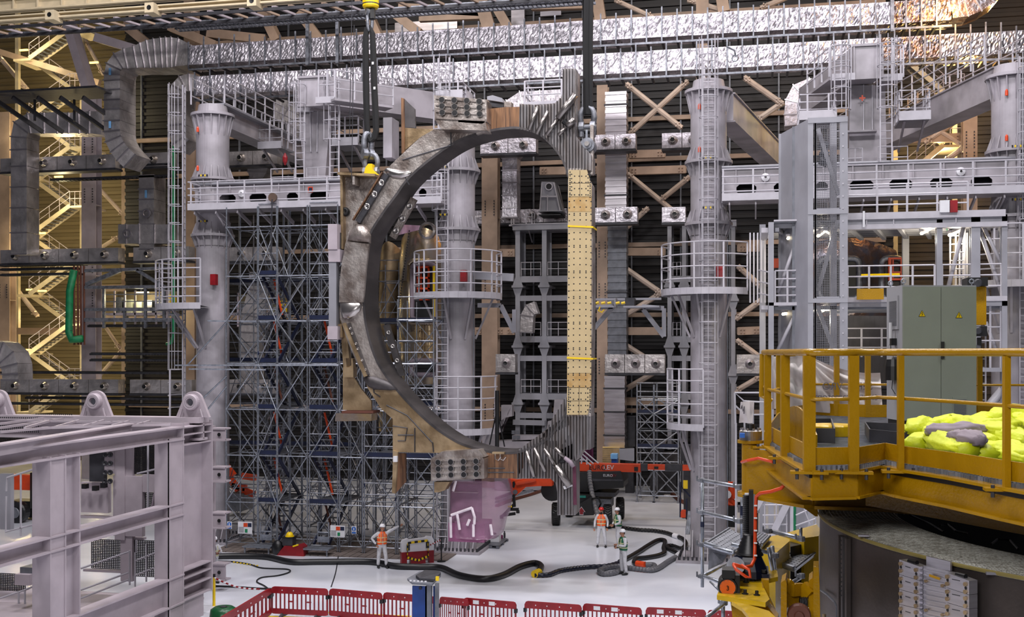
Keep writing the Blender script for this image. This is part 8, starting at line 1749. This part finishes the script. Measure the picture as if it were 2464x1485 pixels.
def person(label, foot, face, vest, hel, la, ra, lean=0., feet=((-.14,0),(.14,0)), look=0., mask=False):
    """foot: world point; face: rotation about z, local body looks along -Y; la/ra: (elbow, wrist) local"""
    t = thing('person', label, 'person', (0,0,0)); S = 1.0
    hip = V(0,0,.95); ch = V(0,lean*-.1,1.32); nk = V(0,lean*-.15,1.50)
    L = V(feet[0][0],feet[0][1],0); R_ = V(feet[1][0],feet[1][1],0)
    v = [hip, V(0,0,1.1), ch, nk-V(0,0,.03),
         V(-.09,0,.90), V(-.11,-.03,.50)+L*.5+V(.05,0,0), V(L.x,L.y,.10), V(.09,0,.90), V(.11,-.03,.50)+R_*.5-V(.05,0,0), V(R_.x,R_.y,.10),
         V(-.18,lean*-.1,1.42), Vector(la[0]), Vector(la[1]), V(.18,lean*-.1,1.42), Vector(ra[0]), Vector(ra[1])]
    e = [(0,1),(1,2),(2,3),(0,4),(4,5),(5,6),(0,7),(7,8),(8,9),(2,10),(10,11),(11,12),(2,13),(13,14),(14,15)]
    r_ = [(.17,.13),(.17,.125),(.19,.13),(.08,.08),.115,.082,.07,.115,.082,.07,.085,.06,.045,.085,.06,.045]
    pmesh(t, 'coverall', skin_mesh(v, e, r_), 'cover')
    for s, f in ((-1, L), (1, R_)): part(t, 'shoe', M().ball((f.x,f.y-.06,.05), .1, 12, (.55,1.5,.55)), K['black'], smooth=True)
    # hands: palm, four fingers, thumb
    for el, wr in ((Vector(la[0]), Vector(la[1])), (Vector(ra[0]), Vector(ra[1]))):
        d = (wr-el).normalized(); sd_ = d.cross(V(0,1,.2)).normalized(); up_ = sd_.cross(d); w0 = wr+d*.03
        hv = [w0, w0+d*.08]; he = [(0,1)]; hr = [.03,.038]
        for k, ln_ in enumerate((.065,.075,.07,.055)):
            b0_ = w0+d*.085+sd_*(-.03+.02*k); i0 = len(hv); hv += [b0_, b0_+d*ln_*.55-up_*.01, b0_+d*ln_*.9-up_*.035]; he += [(1,i0),(i0,i0+1),(i0+1,i0+2)]; hr += [.012,.010,.008]
        i0 = len(hv); hv += [w0+d*.03-sd_*.045, w0+d*.075-sd_*.06-up_*.015]; he += [(0,i0),(i0,i0+1)]; hr += [.014,.010]
        pmesh(t, 'hand', skin_mesh(hv, he, hr, 0, 1), 'skin')
    # head with face
    hc = nk+V(0,-.02-lean*.02,.155); q = Matrix.Rotation(look, 3, 'Z')
    m = M(); n = 16; k_ = 12
    for j in range(k_+1):
        th = math.pi*j/k_; z_ = -math.cos(th)*.125; rr_ = math.sin(th); wx = .077*(1-.18*max(0,-z_/.125)); wy = .098
        for i in range(n): a = 2*math.pi*i/n; m.v.append(hc+q@V(wx*rr_*math.cos(a), wy*rr_*math.sin(a)-(.012 if z_ < -.03 else 0)*max(0,-math.sin(a)), z_))
    for j in range(k_):
        for i in range(n): i2 = (i+1) % n; m.f.append((j*n+i, j*n+i2, (j+1)*n+i2, (j+1)*n+i))
    m.tube([hc+q@V(0,0,-.08), nk-V(0,0,.06)], .055, 10)
    hd_ = part(t, 'head', m, K['skin'], smooth=True)
    sub(hd_, 'nose', M().tube([hc+q@V(0,-.092,.015), hc+q@V(0,-.118,-.02)], [.008,.015], 6), K['skin'], smooth=True)
    for s in (-1, 1): sub(hd_, 'eye', M().ball(hc+q@V(s*.032,-.086,.01), .011, 8), K['hair']); sub(hd_, 'ear', M().ball(hc+q@V(s*.078,.01,-.01), .026, 8, (.4,.8,1.2)), K['skin'])
    sub(hd_, 'mouth', M().tube([hc+q@V(-.022,-.092,-.055), hc+q@V(0,-.099,-.057), hc+q@V(.022,-.092,-.055)], .005, 5), K['red'])
    part(t, 'hair', M().lathe(hc+q@V(0,.012,-.03), [(.083,0),(.09,.05),(.085,.08)], 14, cap=False, a0=.1, a1=3.04), K['hair'], smooth=True)
    if mask: part(t, 'dark_beard_scarf', M().lathe(hc+q@V(0,-.03,-.13), [(.05,-.03),(.075,.02),(.078,.06)], 12, a0=math.pi*.9, a1=math.pi*2.1), K['shirt'], smooth=True)
    hb_ = hc+V(0,0,.035); part(t, 'helmet', M().lathe(hb_, [(.118,0),(.122,.03),(.105,.085),(.065,.12),(.001,.13)], 18), K[hel], smooth=True)
    part(t, 'helmet_brim', M().prism([hb_+q@V(.115*math.cos(a), .05+.19*math.sin(a) if math.sin(a) < 0 else .12*math.sin(a), 0) for a in [k*math.pi/8 for k in range(16)]], (0,0,.012)), K[hel])
    # vest shell
    m = M(); NN = 24
    for j, (z_, rx, ry) in enumerate(((.98,.20,.155),(1.10,.20,.155),(1.25,.215,.16),(1.38,.215,.15),(1.46,.14,.12),(1.50,.10,.10))):
        for i in range(NN+1): a = -math.pi/2+.10+(2*math.pi-.2)*i/NN; m.v.append(V(rx*math.cos(a), ry*math.sin(a)-lean*.1*(z_-1)/.4, z_))
    for j in range(5):
        for i in range(NN): o_ = j*(NN+1)+i; m.f.append((o_, o_+1, o_+NN+2, o_+NN+1))
    vs_ = part(t, 'hi_vis_vest', m, K[vest], smooth=True)
    for z_, rx, ry in ((1.08,.205,.16),(1.26,.22,.165)): sub(vs_, 'reflective_band', M().lathe((0,-lean*.05,z_), [(rx,-.02),(rx,.02)], 28, cap=False), K['reflect'])
    for v_ in vs_.children[-2:]: v_.scale = (1,.76,1)
    for s in (-1, 1): sub(vs_, 'reflective_brace', M().bar((s*.09,-.168-lean*.02,1.08), (s*.09,-.135-lean*.08,1.44), .012, .035), K['reflect'])
    t.location = foot; t.rotation_euler = (0,0,face); ORG[t.name] = V(*foot); return t
person('worker in white coveralls and orange vest pointing right beside the scaffold', F(919,1367), .55, 'vesto', 'helmet', ((-.42,.05,1.22),(-.27,-.12,1.0)), ((.42,-.14,1.58),(.66,-.25,1.72)), .3, ((-.15,.05),(.17,-.08)), .6)
person('worker in red helmet and orange vest standing by the hanging hose', F(1447,1317), .05, 'vesto', 'helmetr', ((-.29,.02,1.16),(-.30,-.08,.90)), ((.29,.02,1.16),(.28,-.08,.92)), .1, ((-.17,0),(.2,-.02)), -.2, True)
person('worker in white helmet and green vest standing behind the nearest worker', F(1488,1318), -1.1, 'vestg', 'helmet', ((-.28,-.02,1.16),(-.16,-.24,1.05)), ((.28,-.02,1.16),(.16,-.24,1.05)), .2, ((-.12,.03),(.13,-.05)), -.4)
person('nearest worker in white helmet and green vest with arms folded', F(1500,1383), -1.0, 'vestg', 'helmet', ((-.29,-.06,1.17),(-.06,-.27,1.12)), ((.29,-.06,1.17),(.07,-.26,1.19)), .1, ((-.12,.0),(.15,.05)), -.3)
person('worker in white half hidden behind the assembly frame bracket', F(514,1405), 1.0, 'cover', 'helmet', ((-.29,-.06,1.17),(-.1,-.27,1.2)), ((.29,-.06,1.17),(.1,-.26,1.25)), .1, ((-.12,.0),(.15,.05)), -.3)
